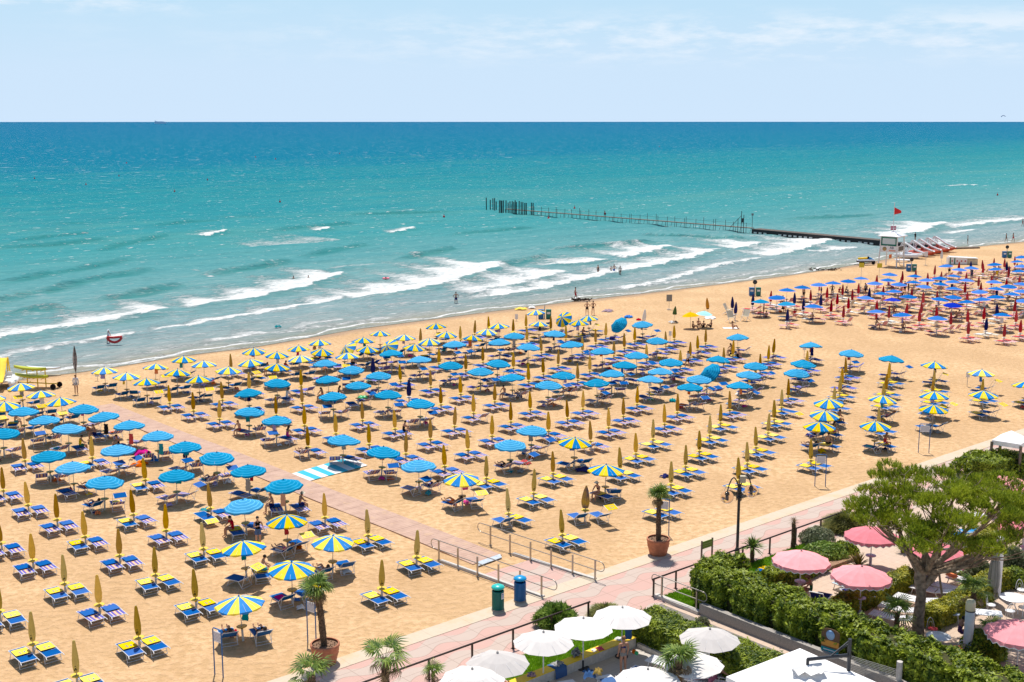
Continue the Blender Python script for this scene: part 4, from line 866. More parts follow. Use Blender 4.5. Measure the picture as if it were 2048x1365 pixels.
# terracotta pots with palms, free palms
def fan_leaf(n=16, L=.55, droop=.25, spread=R(230)):
    V = []
    for i in range(n):
        a = -spread/2+spread*i/(n-1); d = np.array([math.sin(a), math.cos(a), 0]); l = L*(.75+.25*math.cos(a*.8))*random.uniform(.9,1.05); p = np.array([d[1], -d[0], 0])*L*.055
        b0 = d*.04; m0 = d*l*.6+np.array([0,0,.02]); e = d*l+np.array([0,0,-droop*l*random.uniform(.5,1.4)])
        V += [b0-p*.3, b0+p*.3, m0+p, m0-p]; V += [m0-p, m0+p, e+p*.1, e-p*.1]
    return np.array(V)
def fan_crown(n, pet, L, m_, parent, c, droop0=(-.2, 1.3), name='crown', el=None, seed=1, ragged=.0, ds=.25):
    rr = np.random.default_rng(seed); Vs = []
    for i in range(n):
        az = 2*math.pi*(i*.618 % 1)+rr.uniform(-.2,.2); e_ = rr.uniform(*droop0); pl = pet*rr.uniform(.75,1.15)
        V = fan_leaf(15, L*rr.uniform(.8,1.1), ds+max(0, .5-e_)*.35)
        tw = rr.uniform(-.5,.5); Rx = np.array(Matrix.Rotation(e_-.25, 3, 'X') @ Matrix.Rotation(tw, 3, 'Y')); Rz = np.array(Matrix.Rotation(az, 3, 'Z'))
        base = np.array([0, math.cos(e_)*pl, math.sin(e_)*pl]); V = (V @ Rx.T+base) @ Rz.T; Vs.append(V)
        b = Rz @ base; sd_ = Rz @ np.array([.012,0,0]); Vs.append(np.array([-sd_, sd_, b+sd_*.6, b-sd_*.6]))
    o = np_mesh(name, np.concatenate(Vs), 4, m_, parent); o.location = c; return o
def palm_trunk(h, r0, r1, parent, lean=(0,0), fib=240, seed=1):
    rr = random.Random(seed); mb = MB(); n = 14
    pts = [(lean[0]*(i/n)**1.5+rr.uniform(-.01,.01), lean[1]*(i/n)**1.5, h*i/n) for i in range(n+1)]
    mb.tube(pts, [r0+(r1-r0)*i/n+rr.uniform(-.012,.012) for i in range(n+1)], 10, smooth=False)
    for k in range(fib):
        q = rr.random(); a = rr.uniform(0, 2*math.pi); r_ = r0+(r1-r0)*q; p = Vector((lean[0]*q**1.5, lean[1]*q**1.5, h*q)); d = Vector((math.cos(a), math.sin(a), 0)); t = Vector((-d.y, d.x, 0))*.022
        l = rr.uniform(.06,.13)*(1+.5*q); mb.add([p+d*r_*.85-t, p+d*r_*.85+t, p+d*(r_+l*.35)+Vector((0,0,l))+t*.3, p+d*(r_+l*.35)+Vector((0,0,l))-t*.3], [(0,1,2,3)])
    return mb.build('trunk', M['trunk'], parent), Vector(pts[-1])
def palm(label, pos, h, n=20, pet=.42, L=.55, r0=.16, dead=9, lean=(0,0), seed=1, group=None, e0=(.05,1.35), nm='fan_palm'):
    r = thing(nm, label, 'palm tree', tuple(pos), 0, group); tr, tip = palm_trunk(h, r0, r0*.85, r, lean, seed=seed)
    fan_crown(n, pet, L, M['leaf_palm'], r, tip, e0, 'crown', seed=seed); 
    if dead: fan_crown(dead, pet*.85, L*.62, M['leaf_dead'], r, tip-Vector((0,0,.12)), (-1.15,-.1), 'dry_fronds', seed=seed+5, ds=.5)
    return r
def pot(pos, label, rz=0, sc=1.0):
    r = thing('terracotta_pot', label, 'plant pot', tuple(pos), rz); mb = MB()
    pr = [(.0,0),(.42,.0),(.46,.04),(.55,.45),(.585,.52),(.575,.60),(.60,.64),(.60,.80),(.635,.84),(.635,.93),(.60,.96),(.56,.95),(.54,.86),(.0,.86)]
    mb.lathe([(a*sc, z*sc) for a, z in pr[:12]], 32); mb.build('pot_body', M['terracotta'], r)
    mb = MB(); mb.cyl((0,0,.80*sc), .555*sc, .06, 24); rr = random.Random(2)
    for k in range(70): a = rr.uniform(0, 6.28); q = .5*sc*math.sqrt(rr.random()); mb.sphere((q*math.cos(a), q*math.sin(a), .87*sc), rr.uniform(.015,.035), 5, 3)
    mb.build('gravel', M['soil'], r)
pp = at(1316,1110); pot(pp, 'terracotta pot on the kerb right of the ramp'); palm('palm rooted in the terracotta pot right of the ramp', pp+Vector((0,0,.84)), 2.45, 26, .30, .52, .14, 8, (-.03,0), 3, 'potted palms on the promenade edge', (.1,1.4))
pp = at(651,1328); pot(pp, 'larger looking terracotta pot in front, left of the white parasols', 0, 1.0); palm('palm rooted in the terracotta pot at lower left', pp+Vector((-.05,0,.84)), 2.55, 26, .34, .58, .15, 12, (-.22,0), 8, 'potted palms on the promenade edge', (-.05,1.3))
def palm_at(px, z, label, **k): c = at(px[0], px[1], z); return palm(label, (c.x, c.y, 0), z, **k)
palm_at((770,1318), 3.0, 'tall fan palm in front of the dark railing, left of white parasols', n=12, pet=.62, L=.62, r0=.17, dead=7, seed=11, e0=(.15,1.35))
palm_at((623,1352), 3.2, 'fan palm at the bottom edge in front of the larger pot', n=12, pet=.5, L=.62, r0=.16, dead=6, seed=12, e0=(.0,1.2))
palm_at((866,1345), 1.0, 'small young fan palm between railing and the leftmost white parasols', n=8, pet=.22, L=.45, r0=.05, dead=3, seed=13, e0=(.2,1.3), nm='young_palm')
palm_at((1358,1322), 2.3, 'fan palm with ragged pale fronds rising between white parasols', n=15, pet=.42, L=.66, r0=.17, dead=8, seed=14, e0=(.1,1.35))
palm_at((1795,1228), 1.5, 'low fan palm beside the pine trunk', n=14, pet=.5, L=.6, r0=.12, dead=0, seed=15)
palm_at((1948,1186), 1.9, 'fan palm beside the grey folded cantilever parasol', n=16, pet=.55, L=.6, r0=.13, dead=3, seed=16)
palm_at((1982,1258), .9, 'small fan palm behind the lantern pillar', n=10, pet=.4, L=.5, r0=.10, dead=0, seed=17, nm='young_palm')
def spiky(px, z, label, n=90, L=.8, trunk=0.0, m_=None, w_=.05, nm='yucca', seed=1):
    rr = np.random.default_rng(seed); c = at(px[0], px[1], z); r = thing(nm, label, 'plant', (c.x, c.y, 0)); Vs = []
    if trunk: palm_trunk(trunk, .12, .10, r, fib=90, seed=seed)
    for i in range(n):
        az = rr.uniform(0, 6.28); e_ = rr.uniform(-.2,1.45); d = np.array([math.cos(az)*math.cos(e_), math.sin(az)*math.cos(e_), math.sin(e_)]); s_ = np.array([-math.sin(az), math.cos(az), 0])*w_/2; l = L*rr.uniform(.7,1.1)
        m0 = d*l*.55; e2 = d*l+np.array([0,0,-.18*l]); Vs += [-s_*.6, s_*.6, m0+s_, m0-s_, m0-s_, m0+s_, e2+s_*.05, e2-s_*.05]
    o = np_mesh('leaves', np.array(Vs), 4, m_ or M['leaf_palm'], r); o.location = (0,0,max(trunk, .12)); return r
spiky((1505,1092), 1.0, 'spiky green yucca beside the street lamp', 150, .85, .9, w_=.06)
spiky((1588,1046), 1.5, 'thin dead palm stump with withered top by the brown railing', 50, .45, 1.5, M['leaf_dead'], .03, 'dead_palm', 4)
spiky((1717,1128), .3, 'yellowish spiky agave in the stone edged bed', 120, 1.0, 0, leafmat('agave_leaf', (.20,.17,.03), (.50,.42,.10)), .07, 'agave', 5)
spiky((1807,1085), .6, 'small dark spiky plant behind the row of pink parasols', 70, .6, .4, None, .05, 'yucca', 6)
# street lamp
lp = at(1474,1112); r = thing('street_lamp', 'tall dark street lamp with two clear globes beside the promenade', 'street lamp', tuple(lp)); mb = MB()
H_ = 3.95; mb.tube([(0,0,0),(0,0,H_)], [.085,.07], 10); mb.lathe([(.14,0),(.14,.35),(.09,.45)], 12); mb.build('post', M['darkmetal'], r)
mb = MB(); mb.lathe([(.13,3.25),(.13,3.32),(.095,3.34),(.095,3.6),(.12,3.62),(.12,3.72),(.09,3.8),(.09,4.0),(.02,4.05)], 12)
for k in range(6): a = k*math.pi/3; mb.tube([(.14*math.cos(a), .14*math.sin(a), 3.1), (.14*math.cos(a), .14*math.sin(a), 3.6)], .02, 5)
mb.tube([(0,0,3.9),(0,0,4.5)], .025, 6); mb.build('collar', M['darkmetal'], r)
mb = MB(); mb.box((.16,.02,4.28), (.30,.26,.36)); mb.build('junction_box', M['cream'], r)
GL = mat('lamp_globe_glass', (.86,.72,.62), .05, trans=.96, spec=.5); GL.node_tree.nodes['Principled BSDF'].inputs['IOR'].default_value = 1.06
for sx, off in ((-1, -.10), (1, .34)):
    d = Vector((math.cos(R(35))*sx, math.sin(R(35))*sx, 0)); zc = 3.28 if sx < 0 else 3.42
    pts = [d*.05+Vector((0,0,3.75))]+[d*(.06+.42*(1-math.cos(t)))+Vector((0,0,3.75+.62*math.sin(t))) for t in [math.pi*i/10 for i in range(1, 11)]]
    pts = [d*(.04+.86*i/12)+Vector((0,0,3.72+.72*math.sin(math.pi*min(1,(i/12)*1.0))**.8)) for i in range(13)]
    mb = MB(); mb.tube(pts, .035, 8); arm = mb.build('arm', M['darkmetal'], r); e_ = pts[-1]
    mb = MB(); mb.lathe([(.06,.03),(.11,-.02),(.125,-.14),(.08,-.18),(.0,-.18)], 12, c=e_); mb.build('lamp_cap', M['darkmetal'], arm)
    mb = MB(); mb.lathe([(.07,-.2),(.085,-.22),(.085,-.42),(.0,-.42)], 12, c=e_); mb.build('lamp_unit', mat('lamp_louvre', (.12,.12,.15), .4, .3, 30), arm)
    mb = MB(); mb.sphere(e_+Vector((0,0,-.26)), .35, 24, 16); mb.build('globe', GL, arm)

# ---------------------------------------------------------------- hedges, bushes, pine
def leaf_quads(C, Nn, size, rr, asp=1.7):
    "C centres, Nn outward directions -> quads turned roughly to the outside"
    n = len(C); d = Nn+rr.normal(0, .55, (n, 3)); d /= np.linalg.norm(d, axis=1)[:, None]+1e-9
    a = np.cross(d, rr.normal(0, 1, (n, 3))); a /= np.linalg.norm(a, axis=1)[:, None]+1e-9; b = np.cross(d, a)
    s = (size*rr.uniform(.6, 1.3, n))[:, None]; V = np.empty((n, 4, 3)); V[:, 0] = C-a*s*asp; V[:, 1] = C+b*s*.6; V[:, 2] = C+a*s*asp; V[:, 3] = C-b*s*.6
    return V.reshape(-1, 3)
def lump(C, amp, sc, ph):
    return amp*(np.sin(C[:, 0]*sc+ph)*np.cos(C[:, 1]*sc*1.13+ph*2)+.6*np.sin(C[:, 2]*sc*1.7+C[:, 0]*sc*.6)+.5*np.sin(C[:, 1]*sc*2.3+ph*3+C[:, 0]*sc*1.9))
def hedge(label, s0, s1, t0, t1, h, dens, m_, seed=1, size=.05, rough=.12, z0=.05, nm='hedge'):
    rr = np.random.default_rng(seed); ls, lt = s1-s0, t1-t0; faces = [('top', ls*lt), ('s0', lt*h), ('s1', lt*h), ('t0', ls*h), ('t1', ls*h)]; Cs, Ns = [], []
    for f, ar in faces:
        n = int(ar*dens); u = rr.random(n); v = rr.random(n)
        if f == 'top': c = np.stack([s0+ls*u, t0+lt*v, np.full(n, h)], 1); nn = (0,0,1)
        elif f == 's0': c = np.stack([np.full(n, s0), t0+lt*u, h*v], 1); nn = (-1,0,0)
        elif f == 's1': c = np.stack([np.full(n, s1), t0+lt*u, h*v], 1); nn = (1,0,0)
        elif f == 't0': c = np.stack([s0+ls*u, np.full(n, t0), h*v], 1); nn = (0,-1,0)
        else: c = np.stack([s0+ls*u, np.full(n, t1), h*v], 1); nn = (0,1,0)
        N0 = np.tile(np.array(nn, float), (n, 1)); dep = lump(c, rough, 2.3, seed)+lump(c, rough*.6, 6.5, seed+2)+rr.normal(0, .05, n)-np.abs(rr.normal(0, .06, n))
        sprig = rr.random(n) < .02; dep = np.where(sprig, dep+rr.uniform(.05,.22, n), dep); c = c+N0*dep[:, None]; Cs.append(c); Ns.append(N0)
    C = np.concatenate(Cs); Nn = np.concatenate(Ns); C[:, 2] = np.maximum(C[:, 2], .03)
    # round the top edges
    W = np.stack([K0.x+C[:, 0]*KC+C[:, 1]*KS, K0.y+C[:, 0]*KS-C[:, 1]*KC, C[:, 2]+z0], 1); WN = np.stack([Nn[:, 0]*KC+Nn[:, 1]*KS, Nn[:, 0]*KS-Nn[:, 1]*KC, Nn[:, 2]+.35], 1)
    o0 = P((s0+s1)/2, (t0+t1)/2); r = thing(nm, label, 'hedge', tuple(o0)); np_mesh('foliage', leaf_quads(W-np.array(o0), WN, size, rr), 4, m_, r)
    mb = MB(); i = .16; k = 6
    mb.sheet([P(s0+i,t0+i,h-i+z0)-o0, P(s1-i,t0+i,h-i+z0)-o0, P(s1-i,t1-i,h-i+z0)-o0, P(s0+i,t1-i,h-i+z0)-o0][::-1], h-i); mb.build('branches', M['inner_shade'], r); return r  # solid dark box under the leaves, shade put into its colour
hedge('clipped low hedge between white parasols, nearer the promenade', 2.05, 3.95, 7.0, 10.7, 1.05, 1500, M['leaf_hedge'], 1, .05, .07)
hedge('clipped low hedge behind the white awning', 2.0, 4.2, 11.6, 15.5, 1.05, 1500, M['leaf_hedge'], 2, .05, .07)
hedge('tall lumpy hedge along the granite wall, beachward half', 7.3, 9.0, 6.3, 14.5, 1.75, 1350, M['leaf_hedge'], 3, .062, .17)
hedge('tall lumpy hedge behind the awning, lower right', 7.3, 9.2, 14.6, 24, 1.55, 1350, M['leaf_hedge'], 4, .062, .17)
hedge('rounded end block of hedge beside the yucca', 8.0, 10.6, 5.6, 7.0, 1.6, 1350, M['leaf_hedge'], 5, .06, .16)
def row_px(label, a, b, wid, h, m_, seed, dens=1500, nm='hedge'):
    (s0, t0), (s1, t1) = ST(at(*a, h)), ST(at(*b, h)); tm = (t0+t1)/2; return hedge(label, min(s0, s1), max(s0, s1), tm-wid/2, tm+wid/2, h, dens, m_, seed, .045, .06, nm=nm)
row_px('low yellow green hedge under the middle pink parasol', (1668,1202), (1832,1143), .9, .75, M['leaf_yellow'], 11)
row_px('low yellow green hedge right of the pine trunk', (1852,1222), (1975,1170), .9, .85, M['leaf_yellow'], 12)
row_px('low yellow hedge behind the folded cantilever parasol', (1960,1165), (2000,1140), .9, .85, M['leaf_yellow'], 13)
row_px('low hedge strip at the right edge behind blue loungers', (1905,1090), (2040,1045), .9, .6, M['leaf_yellow'], 14)
row_px('dark hedge right of the lantern pillar', (1965,1262), (1992,1285), 1.3, 1.0, M['leaf_hedge'], 15)
row_px('glossy hedge strip under the leftmost pink parasol', (1540,1150), (1640,1108), 1.0, .8, M['leaf_hedge'], 16)
row_px('hedge beside the gazebo at the right edge', (1960,925), (2040,905), 1.6, 1.5, M['leaf_hedge'], 17, 900)
def bush(label, px, z, rad, m_, n=2600, size=.06, seed=1, nm='shrub', blade=None, cat='shrub'):
    rr = np.random.default_rng(seed); c = at(px[0], px[1], z); r = thing(nm, label, cat, (c.x, c.y, 0)); d = rr.normal(0, 1, (n, 3)); d /= np.linalg.norm(d, axis=1)[:, None]; d[:, 2] = np.abs(d[:, 2])*1.0-.15
    C = d*np.array(rad)*(1-.25*rr.random(n)**2)[:, None]; C *= (1+.12*np.sin(d[:, 0]*6+seed)*np.cos(d[:, 1]*5))[:, None]; C[:, 2] = C[:, 2]+z*.5
    if blade is None: V = leaf_quads(C, d, size, rr, 1.7)
    elif blade == 'long': V = leaf_quads(C, np.cross(d, rr.normal(0, 1, (n, 3))), size*.8, rr, 3.4)
    else:
        base = C*np.array([.25,.25,.0]); out = d.copy(); s_ = np.cross(out, [0,0,1.0]); s_ /= np.linalg.norm(s_, axis=1)[:, None]+1e-9; s_ *= .018
        mid = (base+C)*.5; mid[:, 2] = C[:, 2]*.8; tip = C.copy(); tip[:, 2] -= .12*rr.random(n); V = np.empty((n, 8, 3)); V[:, 0] = base-s_; V[:, 1] = base+s_; V[:, 2] = mid+s_; V[:, 3] = mid-s_; V[:, 4] = mid-s_; V[:, 5] = mid+s_; V[:, 6] = tip+s_*.2; V[:, 7] = tip-s_*.2; V = V.reshape(-1, 3)
    V[:, 2] = np.maximum(V[:, 2], .03); np_mesh('foliage', V, 4, m_, r); mb = MB(); mb.sphere((0,0,z*.45), 1, 14, 8, 0, (rad[0]*.72, rad[1]*.72, rad[2]*.62)); mb.build('branches', M['inner_shade'], r)  # dark ball inside the foliage stands for the shade between leaves
bush('bright green oleander bush leaning over the brown railing', (1113,1225), .75, (.95,.95,.85), M['leaf_oleander'], 2600, .07, 1, 'oleander', 'long')
bush('brownish tuft of ornamental grass left of the ramp entrance', (1212,1222), .5, (1.0,1.0,.75), M['drygrass'], 3800, .06, 2, 'ornamental_grass', 'blade', 'plant')
bush('big tuft of ornamental grass under the pine left side', (1690,1040), .6, (1.4,1.4,.95), M['drygrass'], 5200, .06, 3, 'ornamental_grass', 'blade', 'plant')
bush('silvery shrub left of the rear pink parasol', (1635,1068), .6, (1.0,1.0,.75), M['leaf_grey'], 2600, .05, 4)
bush('round green shrub between the two left pink parasols', (1650,1100), .5, (1.35,.9,.75), M['leaf_oleander'], 3200, .05, 5)
bush('dark green shrub filling the bed below the rear pink parasol', (1690,1095), .4, (.8,.7,.6), M['leaf_hedge'], 1500, .05, 6)
bush('shrub with yellowish leaves behind the pine crown at right', (1985,925), 1.0, (2.6,1.8,1.5), M['leaf_hedge'], 5000, .09, 7)
bush('silvery oleander behind the folded cantilever parasol', (1960,1130), .9, (.75,.75,.85), M['leaf_grey'], 1800, .06, 8, blade='long')
bush('silvery oleander at the right edge behind the white pillar', (2030,1110), 1.0, (.8,.8,1.0), M['leaf_grey'], 2000, .06, 9, blade='long')
bush('dark shrub below the right edge oleander', (2030,1150), .6, (.8,.8,.8), M['leaf_hedge'], 1800, .05, 10)
bush('small flowering shrub in the white planter trough', (1905,1140), .3, (.35,.35,.3), M['leaf_grey'], 600, .04, 11)
bush('second small shrub in the white planter trough', (1930,1146), .3, (.4,.35,.3), M['leaf_hedge'], 600, .04, 12)
bush('small rosemary like tuft growing on the granite wall', (1405,1243), .2, (.35,.3,.35), M['leaf_grey'], 500, .03, 13, blade='long')
bush('dark shrub behind the lantern pillar', (1960,1290), .5, (.9,.9,.8), M['leaf_hedge'], 2200, .05, 14)
bush('yellow leaved shrub glimpsed behind the pine limbs', (1850,1055), .6, (.9,.7,.7), M['leaf_yellow'], 1600, .07, 15)
# stone pine
tp = at(1836,1272); r = thing('pine_tree', 'large spreading pine with leaning limbs over the pink parasols', 'tree', tuple(tp)); rr = random.Random(4)
fork = Vector((.15,.1,3.3)); mb = MB()
mb.tube([(0,0,-.1),(-.03,.02,.9),(.05,.05,1.9),(-.05,.1,2.7),(.02,.1,3.2)], [.29,.25,.22,.27,.25], 12)
mb.tube([(.02,.1,2.2),(.45,.1,2.7),(.75,.1,3.1),(.9,.2,3.6)], [.2,.19,.16,.1], 9)
cents = []
CR = Vector((.95,.6,0)); limbs = [(-1.7,.2,5.3),(-1.2,1.4,6.1),(-1.0,-1.2,5.1),(-1.9,.6,5.0),(.2,-1.5,4.8),(2.4,-1.9,4.6),(-.6,1.9,6.6),(.4,.2,6.5),(.5,-1.4,5.6),(1.9,1.5,6.5),(2.3,-.5,6.0),(3.6,.8,6.0),(3.9,-1.2,5.3),(5.0,.1,5.5),(4.6,2.0,6.1)]
for i, e_ in enumerate(limbs):
    e_ = Vector(e_); st_ = Vector((rr.uniform(-.1,.2), .1, 3.0)) if i % 3 else Vector((.6,.1,3.0)); mid1 = st_.lerp(e_, .35)+Vector((rr.uniform(-.15,.15), rr.uniform(-.1,.1), -.25+rr.uniform(-.1,.2))); mid2 = st_.lerp(e_, .7)+Vector((rr.uniform(-.2,.2), 0, -.25))
    mb.tube([st_, mid1, mid2, e_], [.17,.12,.08,.04], 7)
    for k in range(7):
        b = mid2.lerp(e_, rr.uniform(-.5,1)); t_ = e_+Vector((rr.uniform(-1.0,1.0), rr.uniform(-1.1,1.1), rr.uniform(-.1,.6))); mb.tube([b, b.lerp(t_, .5)+Vector((0,0,-.1)), t_], [.035,.025,.012], 4, cap=False)
        for j in range(3): t2 = t_+Vector((rr.uniform(-.4,.4), rr.uniform(-.4,.4), rr.uniform(0,.3))); mb.tube([t_, t2], [.012,.008], 3, cap=False)
    cents.append(e_)
mb.build('trunk', M['bark'], r)
nr = np.random.default_rng(9); pads = []
for e_ in cents:
    for k in range(7): pads.append((e_.x+nr.uniform(-1.05,1.05), e_.y+nr.uniform(-1.1,1.1), e_.z+nr.uniform(-.25,.5), nr.uniform(.38,.72)))
T0 = []; D0 = []
for x, y, z, q in pads:
    n = int(120*q/.6); d = nr.normal(0, 1, (n, 3)); d /= np.linalg.norm(d, axis=1)[:, None]; d[:, 2] = np.abs(d[:, 2])*.9-.12
    T0.append(np.array([x, y, z])+d*np.array([q, q, q*.8])*nr.uniform(.55, 1, (n, 1))); dd = d*.6+np.array([0,0,.75]); D0.append(dd/np.linalg.norm(dd, axis=1)[:, None])
T0 = np.concatenate(T0); D0 = np.concatenate(D0); nb = 13; n = len(T0)
TT0 = np.repeat(T0, nb, 0)+np.repeat(D0, nb, 0)*nr.uniform(0, .18, (n*nb, 1)); d = np.repeat(D0, nb, 0)+nr.normal(0, .42, (n*nb, 3)); d /= np.linalg.norm(d, axis=1)[:, None]
s_ = np.cross(d, nr.normal(0, 1, (n*nb, 3))); s_ /= np.linalg.norm(s_, axis=1)[:, None]; s_ *= .014; l = nr.uniform(.10,.19, (n*nb, 1)); V = np.empty((n*nb, 3, 3)); V[:, 0] = TT0-s_; V[:, 1] = TT0+s_; V[:, 2] = TT0+d*l
np_mesh('crown', V.reshape(-1, 3), 3, M['leaf_pine'], r)

# ---------------------------------------------------------------- terrace with white parasols
def big_parasol(kind, mats, label, px, z, Rr, drop, n, seed, nm, grp, pole_m, tz=None, base=None, rz=0):
    c = at(px[0], px[1], z); r = thing(nm, label, 'parasol', (c.x, c.y, 0), rz, grp); mb = open_canopy(n, Rr, z-.05, drop, kind, seed, .17); mb.build('canopy', mats, r)
    mb = MB(); mb.tube([(0,0,0),(0,0,z-.05)], .028, 8); mb.build('pole', pole_m, r); ribs_mb(n, Rr, z-.05, drop).build('ribs', M['white_metal'], r)
    mb = MB(); mb.cyl((0,0,z-.08), .05, .07, 10); mb.build('finial', M['greycloth'], r)
    if tz: mb = MB(); mb.lathe([(.0,0),(.17,0),(.12,.1),(.07,.2),(.075,tz-.12),(.13,tz-.04),(.27,tz-.03),(.27,tz),(.0,tz)], 20); mb.build('table', mat('lilac_plastic', (.62,.52,.66), .5, .04, 4), r)
    else: mb = MB(); mb.cyl((0,0,0), .045, .4, 8); mb.cyl((0,0,0), .28, .06, 16); mb.build('base', M['darkmetal'], r)
    return r
WC = fabric('parasol_offwhite_canvas', (.66,.62,.59), .03)
wl_ = [((1167,1234.5),'second white parasol from the right in the row beside the railing'), ((1087,1262),'third white parasol from the right beside the railing, partly behind its neighbour'), ((995,1303.5),'white parasol over the far end of the lawn'), ((944.5,1335.5),'large white parasol left of the lawn at the bottom edge'),
       ((857,1372),'white parasol cut off at the bottom edge, leftmost'), ((1420,1256),'white parasol between the two clipped hedges'), ((1296,1336),'white parasol at bottom centre below the woman in the bikini'), ((1385,1304),'white parasol partly hidden behind the ragged palm'), ((1245,1213),'white parasol nearest the ornamental grass')]
for i, (px, lab) in enumerate(wl_): big_parasol('W', [WC], lab, px, 2.35, 1.28, .48, 10, 60+i, 'white_parasol', 'white parasols on the terrace', M['white_metal'], rz=R(7*i))
PK = [M['pink'], M['white_cloth']]
for i, (px, lab) in enumerate((((1745,1052),'rear pink scalloped parasol left of the pine trunk'), ((1603,1100),'leftmost pink scalloped parasol above the reading woman'), ((1724,1131),'pink scalloped parasol nearest the tall hedge, left of the pine'), ((1872,1084),'pink scalloped parasol behind the pine trunk'), ((2041,1241),'pink scalloped parasol cut by the right edge, lowest'), ((2012,950),'pink scalloped parasol behind the pine crown'), ((2052,1035),'pink scalloped parasol at right edge behind the pine branches'))):
    big_parasol('P', PK, lab, px, 2.4, 1.42, .50, 12, 80+i, 'pink_parasol', 'pink parasols in the hotel garden', M['white_metal'], .8 if i not in (4,) else None, rz=R(11*i))
# awning: big square cantilever parasol
A = at(1600,1297,2.6); B = at(1452,1354,2.6); side = (B-A); Cc = A+Vector((-side.y, side.x, 0))*1.0; Dd = Cc+side; ctr = (A+Dd)/2
if (Cc-Vector((0,0,CAM_H))).length > (A-Vector((0,0,CAM_H))).length: Cc = A-Vector((-side.y, side.x, 0)); Dd = Cc+side; ctr = (A+Dd)/2
r = thing('cantilever_awning', 'huge square white canopy on a dark cantilever arm at the bottom edge', 'awning', (ctr.x, ctr.y, 0)); o = Vector((ctr.x, ctr.y, 0)); mb = MB(); top = Vector((0,0,3.15)); cs = [A-o, B-o, Dd-o, Cc-o]; N_ = 8
for k in range(4):
    a, b = cs[k], cs[(k+1) % 4]; vs = []
    for i in range(N_+1):
        for j in range(N_+1):
            p = a.lerp(b, j/N_); q = top.lerp(p, i/N_); q = q-Vector((0,0,.05*math.sin(math.pi*j/N_)*math.sin(math.pi*i/N_))); vs.append(q)
    mb.add(vs, [(i*(N_+1)+j, (i+1)*(N_+1)+j, (i+1)*(N_+1)+j+1, i*(N_+1)+j+1) for i in range(N_) for j in range(N_)], 0, True)
    mb.add([a, b, b-Vector((0,0,.18)), a-Vector((0,0,.18))], [(0,1,2,3)])
mb.build('canopy', M['white_cloth'], r)
mb = MB(); rr = random.Random(8); vs = [top+Vector((0,0,.16))]; 
for k in range(16): a = 2*math.pi*k/16; q = .62+.07*(k % 2)+rr.uniform(-.08,.08); vs.append(top+Vector((q*math.cos(a), q*math.sin(a), -.05+.14*(k % 2)+rr.uniform(-.05,.06))))
mb.add(vs, [(0, 1+k, 1+(k+1) % 16) for k in range(16)], 0, False); mb.build('vent', M['white_cloth'], r)
mt = at(1697,1338,2.7)-o; mtop = Vector((mt.x, mt.y, 3.9)); hub = top+Vector((0,0,.35)); mb = MB(); mb.tube([(mt.x, mt.y, 0), mtop], .075, 8); mb.build('mast', M['darkmetal'], r)
mb = MB(); e_ = Vector((mt.x, mt.y, 3.25)); mb.tube([e_, hub], .07, 6); mb.tube([hub, hub-Vector((0,0,.35))], .06, 6); mb.tube([mtop-Vector((0,0,.05)), e_.lerp(hub, .45)+Vector((0,0,.05))], .028, 6); mb.tube([mtop-Vector((0,0,.18)), e_.lerp(hub, .48)+Vector((0,0,.02))], .028, 6); mb.build('arm', M['darkmetal'], r)
# fence panel and post beyond it
a, b = at(1700,1355), at(1796,1385); r = thing('wire_fence', 'grey wire mesh fence panel at the foot of the tall hedge', 'fence', tuple(a)); mb = MB(); d = b-a
for i in range(41): p = d*i/40; mb.tube([p, p+Vector((0,0,.95))], .006, 3, cap=False)
for i in range(14): z = .05+.07*i; mb.tube([Vector((0,0,z)), d+Vector((0,0,z))], .006, 3, cap=False)
mb.build('mesh_panel', M['sleeve'], r); mb = MB(); mb.cyl(d, .12, 1.35, 14); mb.build('post', M['conc'], r)
# hotel loungers: white frame with slatted bed; optional towel colour
def wlounger(px, ang, label, back=25, bed=None, towel=None, grp='white garden loungers'):
    p = at(*px); r = thing('garden_lounger', label, 'lounger', tuple(p), R(ang), grp); mb = MB(); x = .33; bl = .72; ba = R(back)
    y2, z2 = 1.25+bl*math.cos(ba), .36+bl*math.sin(ba)
    for sx in (-x, x): mb.tube([(sx,0,.34),(sx,1.25,.36)], .03, 6); mb.tube([(sx,1.25,.36),(sx,y2,z2)], .026, 6); mb.tube([(sx,.2,.34),(sx,.1,0)], .024, 5); mb.tube([(sx,1.3,.34),(sx,1.5,0)], .024, 5)
    mb.tube([(-x,0,.34),(x,0,.34)], .028, 6); mb.tube([(-x,y2,z2),(x,y2,z2)], .026, 6); mb.build('frame', M['plastic_white'], r)
    for nm, y0, z0, y1, z1, k in (('seat', .04, .36, 1.22, .37, 10), ('backrest', 1.27, .38, y2-.02, z2+.01, 6)):
        mb = MB()
        for i in range(k):
            q0, q1 = i/k, (i+.82)/k; a_ = Vector((-x+.02, y0+(y1-y0)*q0, z0+(z1-z0)*q0)); b_ = Vector((-x+.02, y0+(y1-y0)*q1, z0+(z1-z0)*q1)); w_ = Vector((2*x-.04,0,0)); mb.sheet([a_, a_+w_, b_+w_, b_], .015)
        mb.build(nm, bed or M['plastic_white'], r)
    if towel: drape(p, R(ang), towel[0], towel[1], y2, z2)
    return r
